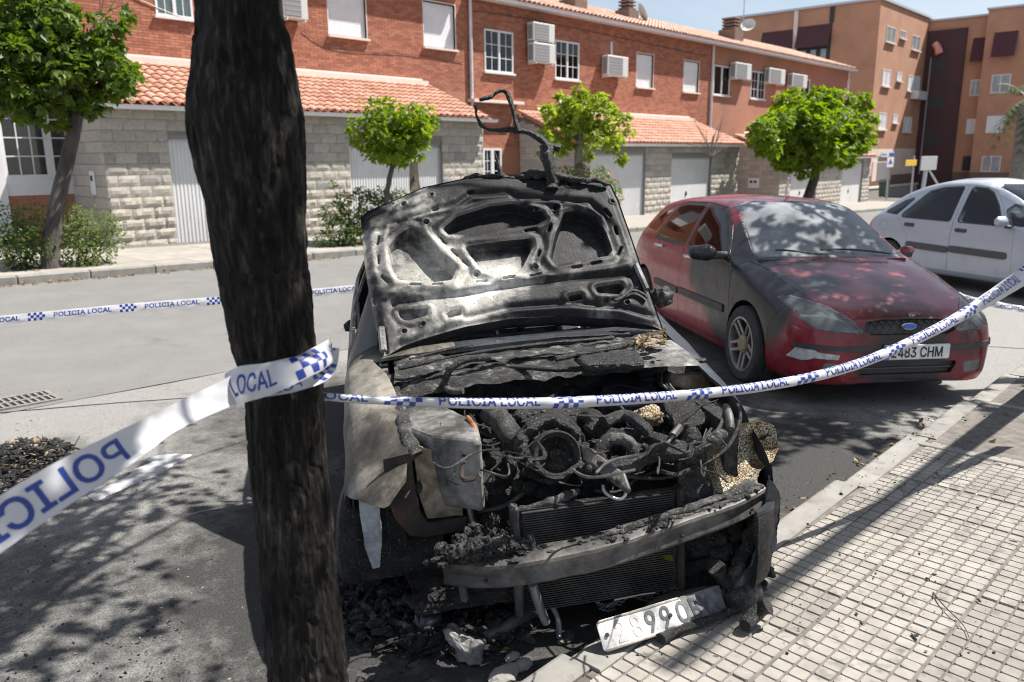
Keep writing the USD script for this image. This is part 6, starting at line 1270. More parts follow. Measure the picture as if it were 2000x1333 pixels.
# awnings and openings in the shaded face towards the row houses
z8 = lambda x, y: (1400 + x / 7.692, y / 7.692)
for q in (((690, 500), (1150, 640)), ((1225, 415), (1715, 620))):
    a, b_, z0, z1 = rect_x((*z8(*q[0]), *z8(*q[1])), XA); zt = z1; zb = zt - 1.55
    aw = obj("awning", T(np.array([(XA - .05, a, zt), (XA - .05, b_, zt), (XA - .5, b_, zb), (XA - .5, a, zb)]), np.array([(0, 1, 2), (0, 2, 3)]), process=False), M["awning"], blk)
    obj("opening", box(XA - .012, XA - .002, a, b_, zb - 1.2, zt), M["dark_gap"], blk); obj("balustrade", box(XA - .03, XA - .013, a, b_, zb - 2.4, zb - .95), M["dark_red"], blk)
    for k in range(3): obj("balcony_window", box(XA - .022, XA - .0125, a + (b_ - a) * (.12 + .3 * k), a + (b_ - a) * (.28 + .3 * k), zb - .85, zb - .15), M["far_pane"], blk)
a, b_, z0, z1 = rect_x((*z8(1150, 180), *z8(1220, 760)), XA); obj("downpipe", box(XA - .12, XA - .003, (a + b_) / 2 - .15, (a + b_) / 2 + .15, z1 - 7.5, z1), M["cream"], blk)
a, b_, z0, z1 = rect_x((*z8(1712, 110), *z8(1745, 345)), XA); obj("downpipe", box(XA - .1, XA - .003, b_ - .3, b_, z0, z1), M["dark_gap"], blk)
# wing
wng = thing("apartment_wing", "brown brick apartment wing at the right edge with a dark red stair tower", "building", (XB, 12, ZG))
y0 = float(at_x(1931, 20, XB - 1)[1]); zw = float(at_x(1829, 42, XB)[2]); zw2 = float(at_x(1931, 20, XB - 1)[2]); zpl = float(at_x(1900, 337, XB - 1)[2])
obj("wall", box(XB, XB + 12, y0 - 1, YA - .01, zpl, zw), M["brick_orange"], wng); obj("projecting_wall", box(XB - 1, XB + 12, -24, y0, zpl, zw2), M["brick_orange"], wng); obj("plinth", cat(box(XB - .03, XB + 12, y0, YA - .01, ZG - 1, zpl - .002), box(XB - 1.03, XB + 12, -24, y0 + .001, ZG - 1, zpl - .002)), M["brick_dark"], wng)
obj("coping", box(XB - .1, XB + 12, y0, YA - .02, zw + .002, zw + .14), M["grey_metal"], wng); obj("coping", box(XB - 1.1, XB + 12, -24, y0 + .1, zw2 + .002, zw2 + .14), M["grey_metal"], wng)
a, b_, z0, z1 = rect_x((*z4(590, 195), *z4(795, 200)), XB); st = obj("stair_tower", box(XB - .25, XB + .01, a, YA - .05, ZG - .5, z1), M["dark_red"], wng)
for k in range(4):
    zz = z1 - 3.0 - k * 2.9; obj("tower_window", box(XB - .27, XB - .251, a + 1.1, a + 2.3, zz, zz + .9), M["dark_gap"], st)
obj("tower_pipe", tube([(XB - .4, YA - .5, z1 - 2), (XB - .4, YA - .5, 0)], .06, 8), M["ac_grille"], wng)
for r, X_, k in ((((830, 240), (900, 380)), XB, 2), (((815, 498), (870, 594)), XB, 0), (((790, 740), (838, 832)), XB, 1), (((765, 970), (812, 1060)), XB, 3), (((962, 205), (1090, 350)), XB - 1, 2), (((945, 468), (1050, 575)), XB - 1, 0), (((915, 722), (1020, 825)), XB - 1, 1), (((884, 970), (990, 1068)), XB - 1, 0)):
    q = rect_x((*z4(*r[0]), *z4(*r[1])), X_)
    if k == 2: obj("awning", T(np.array([(X_ - .04, q[0], q[3]), (X_ - .04, q[1], q[3]), (X_ - .5, q[1], q[2]), (X_ - .5, q[0], q[2])]), np.array([(0, 1, 2), (0, 2, 3)]), process=False), M["awning"], wng)
    elif k == 3: obj("dark_window", box(X_ - .03, X_ - .002, min(q[:2]), max(q[:2]), q[2], q[3]), M["dark_gap"], wng)
    else: far_window(wng, q, "x", X_ - .002, k == 1, False)
a = at_x(1826, 85, XB - .5); c = at_x(1836, 105, XB - .5)
obj("hanging_cloth", tube(np.array([a, (a + c) / 2 + (0, 0, .1), c]), [.18, .25, .30], 8, lump=.15, ls=2.0), mat("cloth_red", (.55, .12, .10), (.7, .5, .48), scale=2, rough=.9), None, label="red and white cloth hanging beside the dark stair tower", category="cloth", smooth=60)
# low wall, signs and bin before the block
lw = thing("low_wall", "low pale wall along the pavement before the apartment block", "wall", (50, 20.2, ZG)); p0, p1 = at_y(1680, 388, 20.2), at_y(1830, 388, 20.2); zt_ = at_y(1700, 366, 20.2)[2]
obj("wall_body", box(p0[0], 71, 20.2, 20.45, ZG - 1, zt_ - .12), M["block"][2], lw); obj("wall_cap", box(p0[0], 71, 20.15, 20.5, zt_ - .118, zt_), M["cream"], lw)
def post_sign(label, category, px, ybot, ytop, Y, w, panels, pr_=.05, lean=None):
    a, c = at_y(px[0], ytop, Y), at_y(px[1], ybot, Y); s = thing("street_sign", label, category, c); obj("pole", tube([c - (0, 0, 1.0), a], pr_, 10), M["grey_metal"], s, smooth=40)
    for (x0, y0, x1, y1, m_) in panels:
        p, q = at_y(x0, y0, Y), at_y(x1, y1, Y); obj("sign_panel", rbox(p[0], q[0], Y - .11, Y - .07, q[2], p[2], .01), m_, s)
    return s
s_ = post_sign("pedestrian sign on a grey pole in front of the apartment doorway", "sign", (1737, 1731), 392, 306, 18.0, .5, [(1730, 308, 1741, 327, M["white"])], .07)
p, q = at_y(1732, 310, 18.0), at_y(1739, 320, 18.0); obj("sign_mark", T(np.array([(p[0], 17.875, q[2]), (q[0], 17.875, q[2]), ((p[0] + q[0]) / 2, 17.875, p[2])]), np.array([(0, 1, 2)]), process=False), M["blue"], s_)
s_ = post_sign("back of a square grey sign on a thick pole before the dark stair tower", "sign", (1812, 1801), 366, 306, 12.5, .6, [(1796, 306, 1824, 332, M["grey_metal"])], .1)
p = at_y(1815, 333, 12.5); q = at_y(1832, 362, 12.5); obj("strut", tube([p, q], .05, 8), M["grey_metal"], s_)
s_ = post_sign("yellow box sign on a thin pole at the corner of the apartment block", "sign", (1786, 1780), 372, 305, 16.5, .6, [(1766, 313, 1786, 324, M["yellow"])], .06)
p = at_y(1725, 382, 19.0); bn_ = thing("litter_bin", "dark green litter bin beside the pedestrian sign pole", "litter bin", p); obj("bin_body", move(lathe([(0, 0), (.3, 0), (.36, .95), (.33, .95), (.3, .9), (0, .9)], 16), p - (0, 0, .1)), M["green_metal"], bn_, smooth=40); obj("bin_rim", move(lathe([(.37, .93), (.39, .95), (.37, 1.0), (.34, 1.0)], 16), p - (0, 0, .1)), M["dark_gap"], bn_)

# ------------------------------------------------------------------ trees and bushes
M["leaf_green"] = leaf_mat("leaf_green", (.08, .13, .016), (.21, .27, .035), (.44, .46, .07), .42); M["leaf_dense"] = leaf_mat("leaf_dense", (.15, .22, .022), (.33, .41, .045), (.54, .55, .08)); M["leaf_yellow"] = leaf_mat("leaf_yellow", (.20, .26, .03), (.36, .42, .05), (.52, .52, .11)); M["leaf_bush"] = leaf_mat("leaf_bush", (.08, .13, .03), (.18, .25, .06), (.32, .36, .12)); M["leaf_pale"] = leaf_mat("leaf_pale", (.12, .16, .05), (.24, .28, .10), (.36, .37, .18)); M["flower"] = leaf_mat("flower", (.5, .22, .10), (.6, .40, .22), (.62, .5, .35)); M["leaf_dry"] = leaf_mat("leaf_dry", (.20, .13, .06), (.34, .25, .12), (.46, .38, .22), .2); M["palm"] = leaf_mat("palm", (.06, .09, .03), (.20, .19, .08), (.36, .30, .16), .2)
M["bark"] = mat("bark", (.10, .085, .075), (.045, .038, .034), scale=9, rough=.9, bump=.9, bscale=30, bdist=.03, stretch=(1, 1, .3)); M["bark_grey"] = mat("bark_grey", (.22, .19, .165), (.11, .095, .085), scale=9, rough=.9, bump=.8, bscale=24, bdist=.03)
def leaves(centres, radii, n, size, seed, lobes=1, droop=.35, squash=.75):
    """n leaves in clumps; each leaf a small folded blade (or three of them)"""
    r = np.random.default_rng(seed); centres = np.asarray(centres, float); radii = np.broadcast_to(radii, (len(centres),)); k = r.choice(len(centres), n, p=radii ** 2 / (radii ** 2).sum())
    d = r.normal(size=(n, 3)); d /= np.linalg.norm(d, axis=1)[:, None]; rad = radii[k] * r.uniform(.25, 1, n) ** .45; P = centres[k] + d * rad[:, None] * (1, 1, squash)
    ax = d * (1, 1, .4) + r.normal(scale=.6, size=(n, 3)) + (0, 0, -droop); ax /= np.linalg.norm(ax, axis=1)[:, None]
    up = np.array([0, 0, 1.0]) + d * .5 + r.normal(scale=.45, size=(n, 3)); sd = np.cross(ax, up); sd /= np.linalg.norm(sd, axis=1)[:, None] + 1e-9; nm = np.cross(sd, ax)
    s = size * r.uniform(.45, 1.3, n)[:, None]; Vs, Fs = [], []
    offs = [(1, 0)] if lobes == 1 else [(1, 0), (.78, .75), (.78, -.75)]
    o = 0
    for L, a in offs:
        A = ax * math.cos(a) + sd * math.sin(a); S_ = np.cross(nm, A); w = .30 if lobes > 1 else .34
        V = np.stack([P, P + A * s * L * .5 + S_ * s * L * w + nm * s * .08, P + A * s * L - nm * s * .12, P + A * s * L * .5 - S_ * s * L * w + nm * s * .08], 1); Vs.append(V.reshape(-1, 3)); b0 = np.arange(n)[:, None] * 4 + o; Fs += [np.c_[b0, b0 + 1, b0 + 2], np.c_[b0, b0 + 2, b0 + 3]]; o += 4 * n
    V = np.vstack(Vs); F = np.vstack(Fs)
    if lobes > 1:  # weld the three blades of a leaf at its stalk, so that a leaf is one island
        F = np.where((F % 4 == 0), (F // 4 % n) * 4, F)
    return T(V, F, process=False)
def clumps(c, rx, ry, rz, n, seed, rmin=.22, rmax=.42, hollow=.5):
    r = np.random.default_rng(seed); d = r.normal(size=(n, 3)); d /= np.linalg.norm(d, axis=1)[:, None]; q = r.uniform(hollow, 1, n)[:, None]; q[: n // 4] *= .5
    return np.asarray(c) + d * q * (rx, ry, rz), r.uniform(rmin, rmax, n) * min(rx, ry, rz)
def limbs(parent, base, top, cl, r0, m, seed, nb=9):
    r = np.random.default_rng(seed); ms = []
    for i in range(nb):
        e = cl[r.integers(len(cl))]; mid = top * .5 + e * .5 + r.normal(scale=.08, size=3); obj("limb", tube(spline(np.array([top - (0, 0, .05), mid, e]), 8), np.array([r0 * .55, r0 * .3, r0 * .12]), 6), m, parent, smooth=50)
def tree(name, label, trunk, r0, r1, crown_c, rad, ncl, nleaf, lsize, lm, bm_, seed, lobes=1, group=None, hollow=.45, lump=.01, rmin=.3, rmax=.55, squash=.75):
    t = thing(name, label, "tree", trunk[0], group); P = spline(np.array(trunk), 26)
    obj("trunk", tube(P, np.linspace(r0, r1, 26), 14, lump=lump, seed=seed, ls=9), bm_, t, smooth=50)
    cl, rr = clumps(crown_c, *rad, ncl, seed, rmin, rmax, hollow); limbs(t, P[0], P[-1], cl, r1, bm_, seed + 1)
    obj("crown", leaves(cl, rr, nleaf, lsize, seed + 2, lobes, squash=squash), lm, t, kind=None); return t
TY = 14.0
b0 = at_y(98, 528, 13.75); b0[2] = gz(b0[0]) + .08
pA = lambda x, y, Y=13.9: at_y(x, y, Y)
t1 = tree("street_tree", "leafy tree with a dark leaning trunk at the left edge, bushes round its foot", [b0, pA(106, 430, 13.8), pA(128, 330, 13.85), pA(150, 230, 13.9), pA(158, 175, 13.95)], .135, .085, pA(112, 108), (1.15, 1.0, 1.0), 70, 2100, .17, M["leaf_green"], M["bark"], 21, lobes=3, rmin=.14, rmax=.34, hollow=.55)
cl = np.array([pA(x, y) for x, y in ((35, 15), (20, 60), (95, 20), (15, 150), (220, 165), (170, 200), (40, 200), (200, 95), (230, 150))]); obj("crown_lower", leaves(cl, np.array([.45, .42, .38, .42, .26, .28, .36, .32, .24]), 950, .17, 31, 3), M["leaf_green"], t1)
for (x0, y0_, x1, y1_) in ((175, 60, 232, -10), (178, 70, 205, -15), (190, 80, 222, 40), (185, 70, 195, 0), (215, 20, 245, 5)): obj("bare_twig", tube([pA(x0, y0_), pA((x0 + x1) / 2 + 6, (y0_ + y1_) / 2), pA(x1, y1_)], [.012, .008, .004], 5), M["bark"], t1)
tb = pA(757, 372); tree("street_tree", "small bright green round tree in front of the second white garage door", [np.r_[pA(748, 400)[:2], gz(11.3) + .05], tb, pA(768, 320), pA(776, 285)], .065, .05, pA(777, 258), (.92, .85, .68), 46, 1900, .15, M["leaf_dense"], M["bark"], 41, lobes=3, rmin=.3, rmax=.55)
tree("street_tree", "sparse yellowish tree rising behind the open bonnet's right corner", [np.r_[pA(1132, 400)[:2], gz(18) + .05], pA(1132, 345), pA(1130, 305), pA(1133, 275)], .17, .10, pA(1138, 240), (1.1, .98, 1.05), 40, 1500, .17, M["leaf_yellow"], M["bark_grey"], 51, lobes=3, rmin=.20, rmax=.36, hollow=.55)
cl = np.array([pA(x, y) for x, y in ((1068, 215), (1100, 195), (1130, 178), (1175, 195), (1195, 215), (1220, 232), (1230, 258), (1205, 275), (1190, 290), (1212, 308), (1062, 262), (1085, 285), (1065, 300), (1150, 215))]); obj("crown_tips", leaves(cl, np.full(14, .20), 520, .17, 53, 3), M["leaf_yellow"], "/World/street_tree_002")
td = lambda x, y: at_y(x, y, 14.0)
tree("street_tree", "dense round green tree on a thin trunk before the farthest garage", [np.r_[td(1570, 420)[:2], gz(34) + .0], td(1578, 385), td(1590, 350), td(1594, 325)], .22, .18, td(1585, 262), (2.25, 2.1, 1.62), 110, 8000, .25, M["leaf_dense"], M["bark"], 61, lobes=3, rmin=.22, rmax=.38, hollow=.6)
cl = np.array([td(x, y) for x, y in ((1680, 200), (1640, 195), (1600, 190), (1690, 235), (1675, 285), (1500, 285), (1490, 255), (1520, 235), (1650, 310))]); obj("crown_edge", leaves(cl, np.full(9, .55), 1500, .25, 63, 3), M["leaf_dense"], "/World/street_tree_003")
# bare sapling
sp_ = thing("bare_sapling", "thin bare sapling in front of the plain white garage door", "tree", np.r_[at_y(1384, 445, 15.0)[:2], gz(27)]); q = lambda x, y: at_y(x, y, 15.0)
obj("trunk", tube(spline(np.array([np.r_[q(1384, 445)[:2], gz(27)], q(1385, 380), q(1387, 330), q(1390, 305)]), 14), np.linspace(.055, .035, 14), 8), M["bark"], sp_, smooth=50)
sr = np.random.default_rng(9)
for i in range(22):
    x1, y1_ = 1385 + sr.uniform(-48, 48), 265 + sr.uniform(-50, 30); obj("twig", tube(spline(np.array([q(1390, 306), q(1389 + (x1 - 1389) * .4 + sr.uniform(-5, 5), 300 + (y1_ - 300) * .5), q(x1, y1_)]), 7), np.array([.02, .012, .006]), 5), M["bark"], sp_)
# palm
pm = thing("palm_tree", "palm tree with drooping fronds at the right edge", "palm tree", (at_d(1990, 340, 46)[0], at_d(1990, 340, 46)[1], ZG)); pt = lambda x, y: at_d(x, y, 46)
obj("trunk", tube(np.array([pt(1978, 420), pt(1990, 330), pt(2004, 215)]), np.array([.5, .46, .42]), 14, lump=.05, ls=4), M["bark_grey"], pm, smooth=50)
pr_n = np.random.default_rng(12); top = pt(2008, 195)
for i in range(34):
    az = pr_n.uniform(0, 2 * np.pi); el = pr_n.uniform(-.9, 1.1); L = pr_n.uniform(1.7, 2.6); d = np.array([math.cos(az) * math.cos(el), math.sin(az) * math.cos(el), math.sin(el)]); tt = np.linspace(0, 1, 9)[:, None]; S_ = top + d * L * tt + np.array([0, 0, -1.2]) * tt ** 2 * (1.2 - el * .4)
    dd, U, W = frames(S_); vs, fs = [], []
    for j in range(2, 9):
        for s in (-1, 1):
            for h_ in (0, .5):
                p = S_[j] - dd[j] * L / 9 * h_; e = p + (W[j] if abs(W[j][2]) < abs(U[j][2]) else U[j]) * s * .55 * (1 - (j / 9) ** 3 * .6) + dd[j] * .3 + np.array([0, 0, -.15]); n0 = len(vs); vs += [p, p + dd[j] * .09, e]; fs.append((n0, n0 + 1, n0 + 2))
    obj("frond", T(np.array(vs), np.array(fs), process=False), M["palm"], pm)
# bushes
def bush(label, pts, Y, rads, n, size, lm, seed, flowers=0, lobes=1):
    c = np.array([at_y(x, y, Y + dy) for x, y, dy in pts]); b_ = thing("bush", label, "bush", (c[:, 0].mean(), Y, gz(c[:, 0].mean()) + .1)); r = np.random.default_rng(seed)
    obj("foliage", leaves(c, np.array(rads), n, size, seed, lobes, droop=.1, squash=.9), lm, b_)
    g0 = np.array([c[:, 0].mean(), Y, gz(c[:, 0].mean()) + .1])
    for i in range(min(14, len(c) * 2)): obj("stem", tube(spline(np.array([g0 + r.normal(scale=(.25, .1, 0)), (g0 + c[i % len(c)]) / 2 + r.normal(scale=.05, size=3), c[i % len(c)] + r.normal(scale=.1, size=3)]), 7), np.array([.014, .01, .005]), 5), M["bark"], b_)
    if flowers: obj("blossom", leaves(c, np.array(rads) * 1.05, flowers, size * 1.6, seed + 5), M["flower"], b_)
    return b_
bush("straggly bush left of the leaning trunk's foot", [(30, 470, 0), (60, 430, .1), (20, 430, .2), (70, 480, -.1), (45, 505, -.1), (90, 455, .2), (10, 490, 0)], 13.9, [.36, .34, .3, .32, .26, .34, .3], 2100, .065, M["leaf_bush"], 71)
bush("olive green bush right of the leaning trunk's foot", [(150, 460, 0), (185, 440, .1), (210, 465, 0), (160, 500, -.15), (190, 500, -.1), (130, 430, .25), (215, 440, .1), (170, 520, -.25), (140, 490, 0)], 13.9, [.36, .34, .28, .30, .30, .34, .2, .16, .3], 2900, .06, M["leaf_pale"], 72)
bush("green bush with pinkish blossom behind the wreck's bonnet, in front of a white garage door", [(660, 450, 0), (690, 430, 0), (725, 400, .2), (650, 420, .1), (690, 470, -.1), (635, 470, 0), (740, 385, .3), (720, 440, 0), (670, 390, .1), (755, 395, .3), (650, 360, .1), (705, 380, .2), (780, 385, .3)], 13.95, [.36, .36, .32, .26, .34, .24, .24, .32, .2, .22, .10, .2, .2], 3600, .075, M["leaf_bush"], 73, flowers=26, lobes=1)
bush("blossoming bush between the yellowish tree and the bonnet's right corner", [(1105, 345, 0), (1130, 340, 0), (1160, 350, 0), (1190, 365, 0), (1200, 385, 0), (1150, 375, 0), (1115, 370, 0), (1175, 340, .1)], 13.8, [.32, .32, .3, .3, .26, .34, .3, .24], 1900, .085, M["leaf_bush"], 74, flowers=90)
# dry leaves along the far kerb
lr = np.random.default_rng(15); pts_ = np.array([(x, 12.97 - abs(lr.normal(0, .10)), 0) for x in np.r_[lr.uniform(1.5, 9, 260), lr.uniform(9, 18, 90)]]); pts_[:, 2] = gz(pts_[:, 0]) + .012
obj("fallen_leaves", leaves(pts_, np.full(len(pts_), .015), len(pts_) * 2, .05, 16, squash=.3), M["leaf_dry"], label="dry leaves gathered along the far kerb", category="leaves", kind="stuff")

# trees that stand just outside the picture and shade it with their branches
def shade_tree(label, base, top, c, rad, nb, nleaf, seed, zmin, size=.10):
    t = thing("street_tree", label, "tree", base); r = np.random.default_rng(seed); obj("trunk", tube(spline(np.array([base, (np.array(base) + top) / 2 + r.normal(scale=.04, size=3), top]), 20), np.linspace(.11, .07, 20), 12, lump=.012, ls=12), M["bark"], t, smooth=50); return boughs(t, np.array(top), c, rad, nb, nleaf, seed, zmin, size)
def boughs(t, top, c, rad, nb, nleaf, seed, zmin, size=.10, m_=None):
    r = np.random.default_rng(seed); tips = []
    for i in range(nb):
        d = r.normal(size=3); d /= np.linalg.norm(d); e = np.asarray(c) + d * np.array(rad) * r.uniform(.5, 1); e[2] = max(e[2], zmin); mid = top * .45 + e * .55 + r.normal(scale=.18, size=3); mid[2] = max(mid[2], zmin); S_ = spline(np.array([top, mid, e]), 12); obj("bough", tube(S_, np.linspace(.038, .010, 12), 6, lump=.006, ls=9), M["bark"], t)
        for k in range(6):
            s = S_[r.integers(4, 12)]; q = s + r.normal(scale=.34, size=3); q[2] = max(q[2], zmin); obj("twig", tube(spline(np.array([s, (s + q) / 2 + r.normal(scale=.06, size=3), q]), 6), np.array([.010, .007, .003]), 4), M["bark"], t); tips += [q, (s + q) / 2]
    tips = np.array(tips); lv = leaves(tips, np.full(len(tips), .20), nleaf, size, seed + 3, 3); ok = lv.vertices[:, 2].reshape(-1) > zmin - .05; lv.update_faces(ok[lv.faces].all(1)); obj("crown", lv, m_ or M["leaf_green"], t); return t

# ------------------------------------------------------------------ the scorched trunk close to the camera
rows = [(-420, 452, 176), (-200, 458, 180), (0, 467, 186), (120, 476, 217), (250, 482, 246), (400, 501, 214), (500, 512, 201), (650, 532, 186), (775, 556, 173), (900, 565, 170), (1100, 582, 171), (1333, 602, 176), (1480, 616, 200)]
dep = lambda y: 2.30 - (1333 - y) * .000295
Pt = np.array([at_d(c, y, dep(y) ) for y, c, w in rows])[::-1]; Rt = np.array([w / 2 * dep(y) / FPX - .017 for y, c, w in rows])[::-1]
Pt[0, 2] = min(Pt[0, 2], -.06)
M["bark_burnt"] = usdkit.material(stage, "/World/Looks/bark_burnt", {"g": ("geometry", {}), "mp": ("mapping", {"scale": (58, 58, 9)}), "n": ("noise_texture", {"scale": 1.0, "detail": 8.0, "roughness": .7}), "r": ("rgb_ramp", {"ramp": [(.33, (.005, .005, .005)), (.50, (.014, .0125, .011)), (.62, (.05, .043, .036)), (.76, (.15, .128, .105))]}),
    "n2": ("noise_texture", {"scale": 5.0, "detail": 4.0}), "r2": ("rgb_ramp", {"ramp": [(.4, (.35, .35, .35)), (.6, (1, 1, 1))]}), "m": ("mix", {"mix_type": "multiply", "fac": .8}), "b": ("bump", {"strength": .9, "distance": .02}), "p": ("principled_bsdf", {"roughness": .95, "specular_ior_level": .2})},
    [("g.position", "mp.vector"), ("mp.vector", "n.vector"), ("n.fac", "r.fac"), ("g.position", "n2.vector"), ("n2.fac", "r2.fac"), ("r.color", "m.color1"), ("r2.color", "m.color2"), ("m.color", "p.base_color"), ("n.fac", "b.height"), ("b.normal", "p.normal")], surface="p.BSDF")
scorch = thing("scorched_tree", "scorched black tree trunk in the left foreground with police tape tied round it", "tree", Pt[0])
tt = np.linspace(0, 1, 420); cs = np.r_[0, np.cumsum(np.linalg.norm(np.diff(Pt, axis=0), axis=1))]; cs /= cs[-1]
Pc = np.stack([PchipInterpolator(cs, Pt[:, k])(tt) for k in range(3)], -1); Rc = PchipInterpolator(cs, Rt)(tt)
def bark_trunk():
    n = 280; d, U, W = frames(Pc); a = np.linspace(0, 2 * np.pi, n, endpoint=False); ring = U[:, None] * np.cos(a)[None, :, None] + W[:, None] * np.sin(a)[None, :, None]; V = Pc[:, None] + ring * Rc[:, None, None]
    q = np.stack([V[..., 0] * 30, V[..., 1] * 30, V[..., 2] * 5.0], -1); warp = fbm(V * 9, 3, 3)[..., None]; q = q + warp * 2.2
    rid = 1 - np.abs(2 * fbm(q, 3, 5) - 1) * 2.2; big = fbm(V * (9, 9, 3.5), 3, 9) - .5; fine = fbm(V * (90, 90, 26), 3, 12) - .5
    V = V + ring * (rid * .0085 + big * .014 + fine * .006 - .006)[..., None]
    i = np.arange(len(Pc) - 1)[:, None] * n; j = np.arange(n)[None]; jn = (j + 1) % n; F = np.concatenate([np.stack([i + j, i + jn, i + n + jn], -1).reshape(-1, 3), np.stack([i + j, i + n + jn, i + n + j], -1).reshape(-1, 3)]); return T(V.reshape(-1, 3), F, process=False)
obj("trunk", bark_trunk(), M["bark_burnt"], scorch, smooth=True)
boughs(scorch, Pc[-1], (2.7, 2.9, 3.7), (1.8, 1.3, .6), 40, 2600, 101, 3.1, .085)
boughs(scorch, Pc[-1], (2.5, 1.3, 3.9), (1.3, .9, .5), 14, 900, 105, 3.2, .085)
shade_tree("leafy pit tree beside the pavement, mostly outside the picture", (8.2, .3, -.1), (8.2, .7, 2.9), (8.1, 1.4, 4.6), (2.3, 1.7, .8), 22, 2300, 103, 3.9, .12)
lpole = thing("leaning_stem", "slim leaning dead stem whose shadow crosses the pale tiles", "tree", (7.0, 1.03, -.2))
obj("trunk", tube(np.array([(7.0, 1.03, -.3), (5.46, -.74, 6.2)]), [.08, .035], 10), M["bark"], lpole, smooth=50)

# ------------------------------------------------------------------ police tape
M["tape"] = usdkit.material(stage, "/World/Looks/tape", {"p": ("principled_bsdf", {"base_color": (.46, .46, .48), "roughness": .32, "specular_ior_level": .45}), "t": ("translucent_bsdf", {"color": (.6, .6, .64)}), "m": ("mix_closure", {"fac": .18})}, [("p.BSDF", "m.closure1"), ("t.BSDF", "m.closure2")], surface="m.closure")
M["tape_blue"] = mat("tape_blue", (.012, .03, .19), rough=.35); M["tape_back"] = mat("tape_back", (.16, .19, .36), rough=.4)
def tape(label, C, W, width, curl, start, mirrored=False, letter_scale=(.62, 1.0), n=220, period=.52, off=.0006, crease=0.0, seed=0, two_sided=True, shift=0.0):
    """ribbon along C with its width along W; curl in radians rolls it across its width"""
    C = np.asarray(C, float); W = np.asarray(W, float); k = np.linspace(0, 1, len(C)); L_ = np.linspace(0, 1, n); Cc = spline(C, n); Wc = np.stack([PchipInterpolator(k, W[:, j])(L_) for j in range(3)], -1)
    curlv = PchipInterpolator(k, np.broadcast_to(curl, (len(C),)).astype(float))(L_); widv = PchipInterpolator(k, np.broadcast_to(width, (len(C),)).astype(float))(L_)
    d = np.gradient(Cc, axis=0); ds = np.linalg.norm(d, axis=1); d /= ds[:, None]; Wc -= d * (Wc * d).sum(1)[:, None]; Wc /= np.linalg.norm(Wc, axis=1)[:, None]; Nn = np.cross(d, Wc)
    sl = np.r_[0, np.cumsum(np.linalg.norm(np.diff(Cc, axis=0), axis=1))]; rs = np.random.default_rng(seed); ph = rs.uniform(0, 6, 6)
    def pos(s, t, o=0.0):
        """s along, t in [-.5, .5] across, o above the printed face"""
        x = np.interp(s, sl, np.arange(n)); i = np.clip(x.astype(int), 0, n - 2); f = (x - i)[:, None]; lerp = lambda A: A[i] * (1 - f) + A[i + 1] * f
        c, w, nn = lerp(Cc), lerp(Wc), lerp(Nn); cu = np.interp(s, sl, curlv); wd = np.interp(s, sl, widv); ang_ = t * cu; R_ = wd / np.maximum(cu, .05)
        y = np.where(cu > .06, R_ * np.sin(ang_), t * wd); z = np.where(cu > .06, R_ * (np.cos(ang_) - np.cos(cu / 2)) , 0) + crease * (np.sin(s * 31 + ph[0] + t * 5) * .5 + np.sin(s * 67 + ph[1] - t * 9) * .3) * wd
        return c + w * y[:, None] + nn * (z + o)[:, None]
    th = thing("police_tape", label, "tape", Cc[0], "blue and white police tapes"); m_ = 15; S_, T_ = np.meshgrid(sl, np.linspace(-.5, .5, m_), indexing="ij"); V = pos(S_.ravel(), T_.ravel()).reshape(n, m_, 3); obj("ribbon", grid(V), M["tape"], th, smooth=True)
    def put(m2, mt, nm):
        v, f = trimesh.remesh.subdivide_to_size(m2.vertices, m2.faces, .012, max_iter=8); ok = (v[f][:, :, 0].min(1) > 0) & (v[f][:, :, 0].max(1) < sl[-1]); f = f[ok]
        if not len(f): return
        for sg_ in ((1, -1) if two_sided else (1,)):
            q = T(pos(v[:, 0], np.clip(v[:, 1], -.49, .49), off * sg_), f, process=False); q.remove_unreferenced_vertices(); obj(nm, q, mt, th)
    tm = text_mesh("POLICIA LOCAL", .50, .01, bold=True); zmin_ = tm.vertices[:, 2].min(); keep = (tm.vertices[tm.faces][:, :, 2].max(1) < zmin_ + 1e-6); tm = T(tm.vertices, tm.faces[keep], process=False); tm.remove_unreferenced_vertices(); wd0 = float(np.mean(widv)); tl_ = tm.vertices[:, 0].max()
    s0 = start
    while s0 < sl[-1] + period:
        q = tm.copy(); x = q.vertices[:, 0] * (letter_scale[0] * period / tl_); x = (letter_scale[0] * period - x) if mirrored else x
        q.vertices = np.c_[s0 + x, (q.vertices[:, 1] - .25) * letter_scale[1] + shift, 0 * x]; put(q, M["tape_blue"], "lettering"); c0 = s0 + letter_scale[0] * period + .045 * period / .52; cw = (period - letter_scale[0] * period - .09 * period / .52) / 6
        sq = [grid(np.array([[(c0 + a_ * cw, b_ / 3 * .9 - .45 + shift, 0), (c0 + (a_ + 1) * cw, b_ / 3 * .9 - .45 + shift, 0)], [(c0 + a_ * cw, (b_ + 1) / 3 * .9 - .45 + shift, 0), (c0 + (a_ + 1) * cw, (b_ + 1) / 3 * .9 - .45 + shift, 0)]], float)) for a_ in range(6) for b_ in range(3) if (a_ + b_) % 2 == 0]
        put(cat(sq), M["tape_blue"], "checks"); s0 += period
    return th
dn = -np.array(DOWN)
upw = dn * .92 + FWD * .1
main_px = [(615, 770, 2.22), (645, 776, 2.22), (760, 783, 2.30), (900, 788, 2.40), (1050, 788, 2.53), (1200, 782, 2.68), (1350, 771, 2.85), (1500, 753, 3.04), (1640, 722, 3.24), (1740, 685, 3.40), (1850, 632, 3.59), (1940, 578, 3.77), (2060, 498, 4.04), (2290, 330, 4.7)]
Wm = np.array([upw] * 8 + [upw * .9 + RIGHT * -.25] * 2 + [upw * .8 + RIGHT * -.45] * 4)
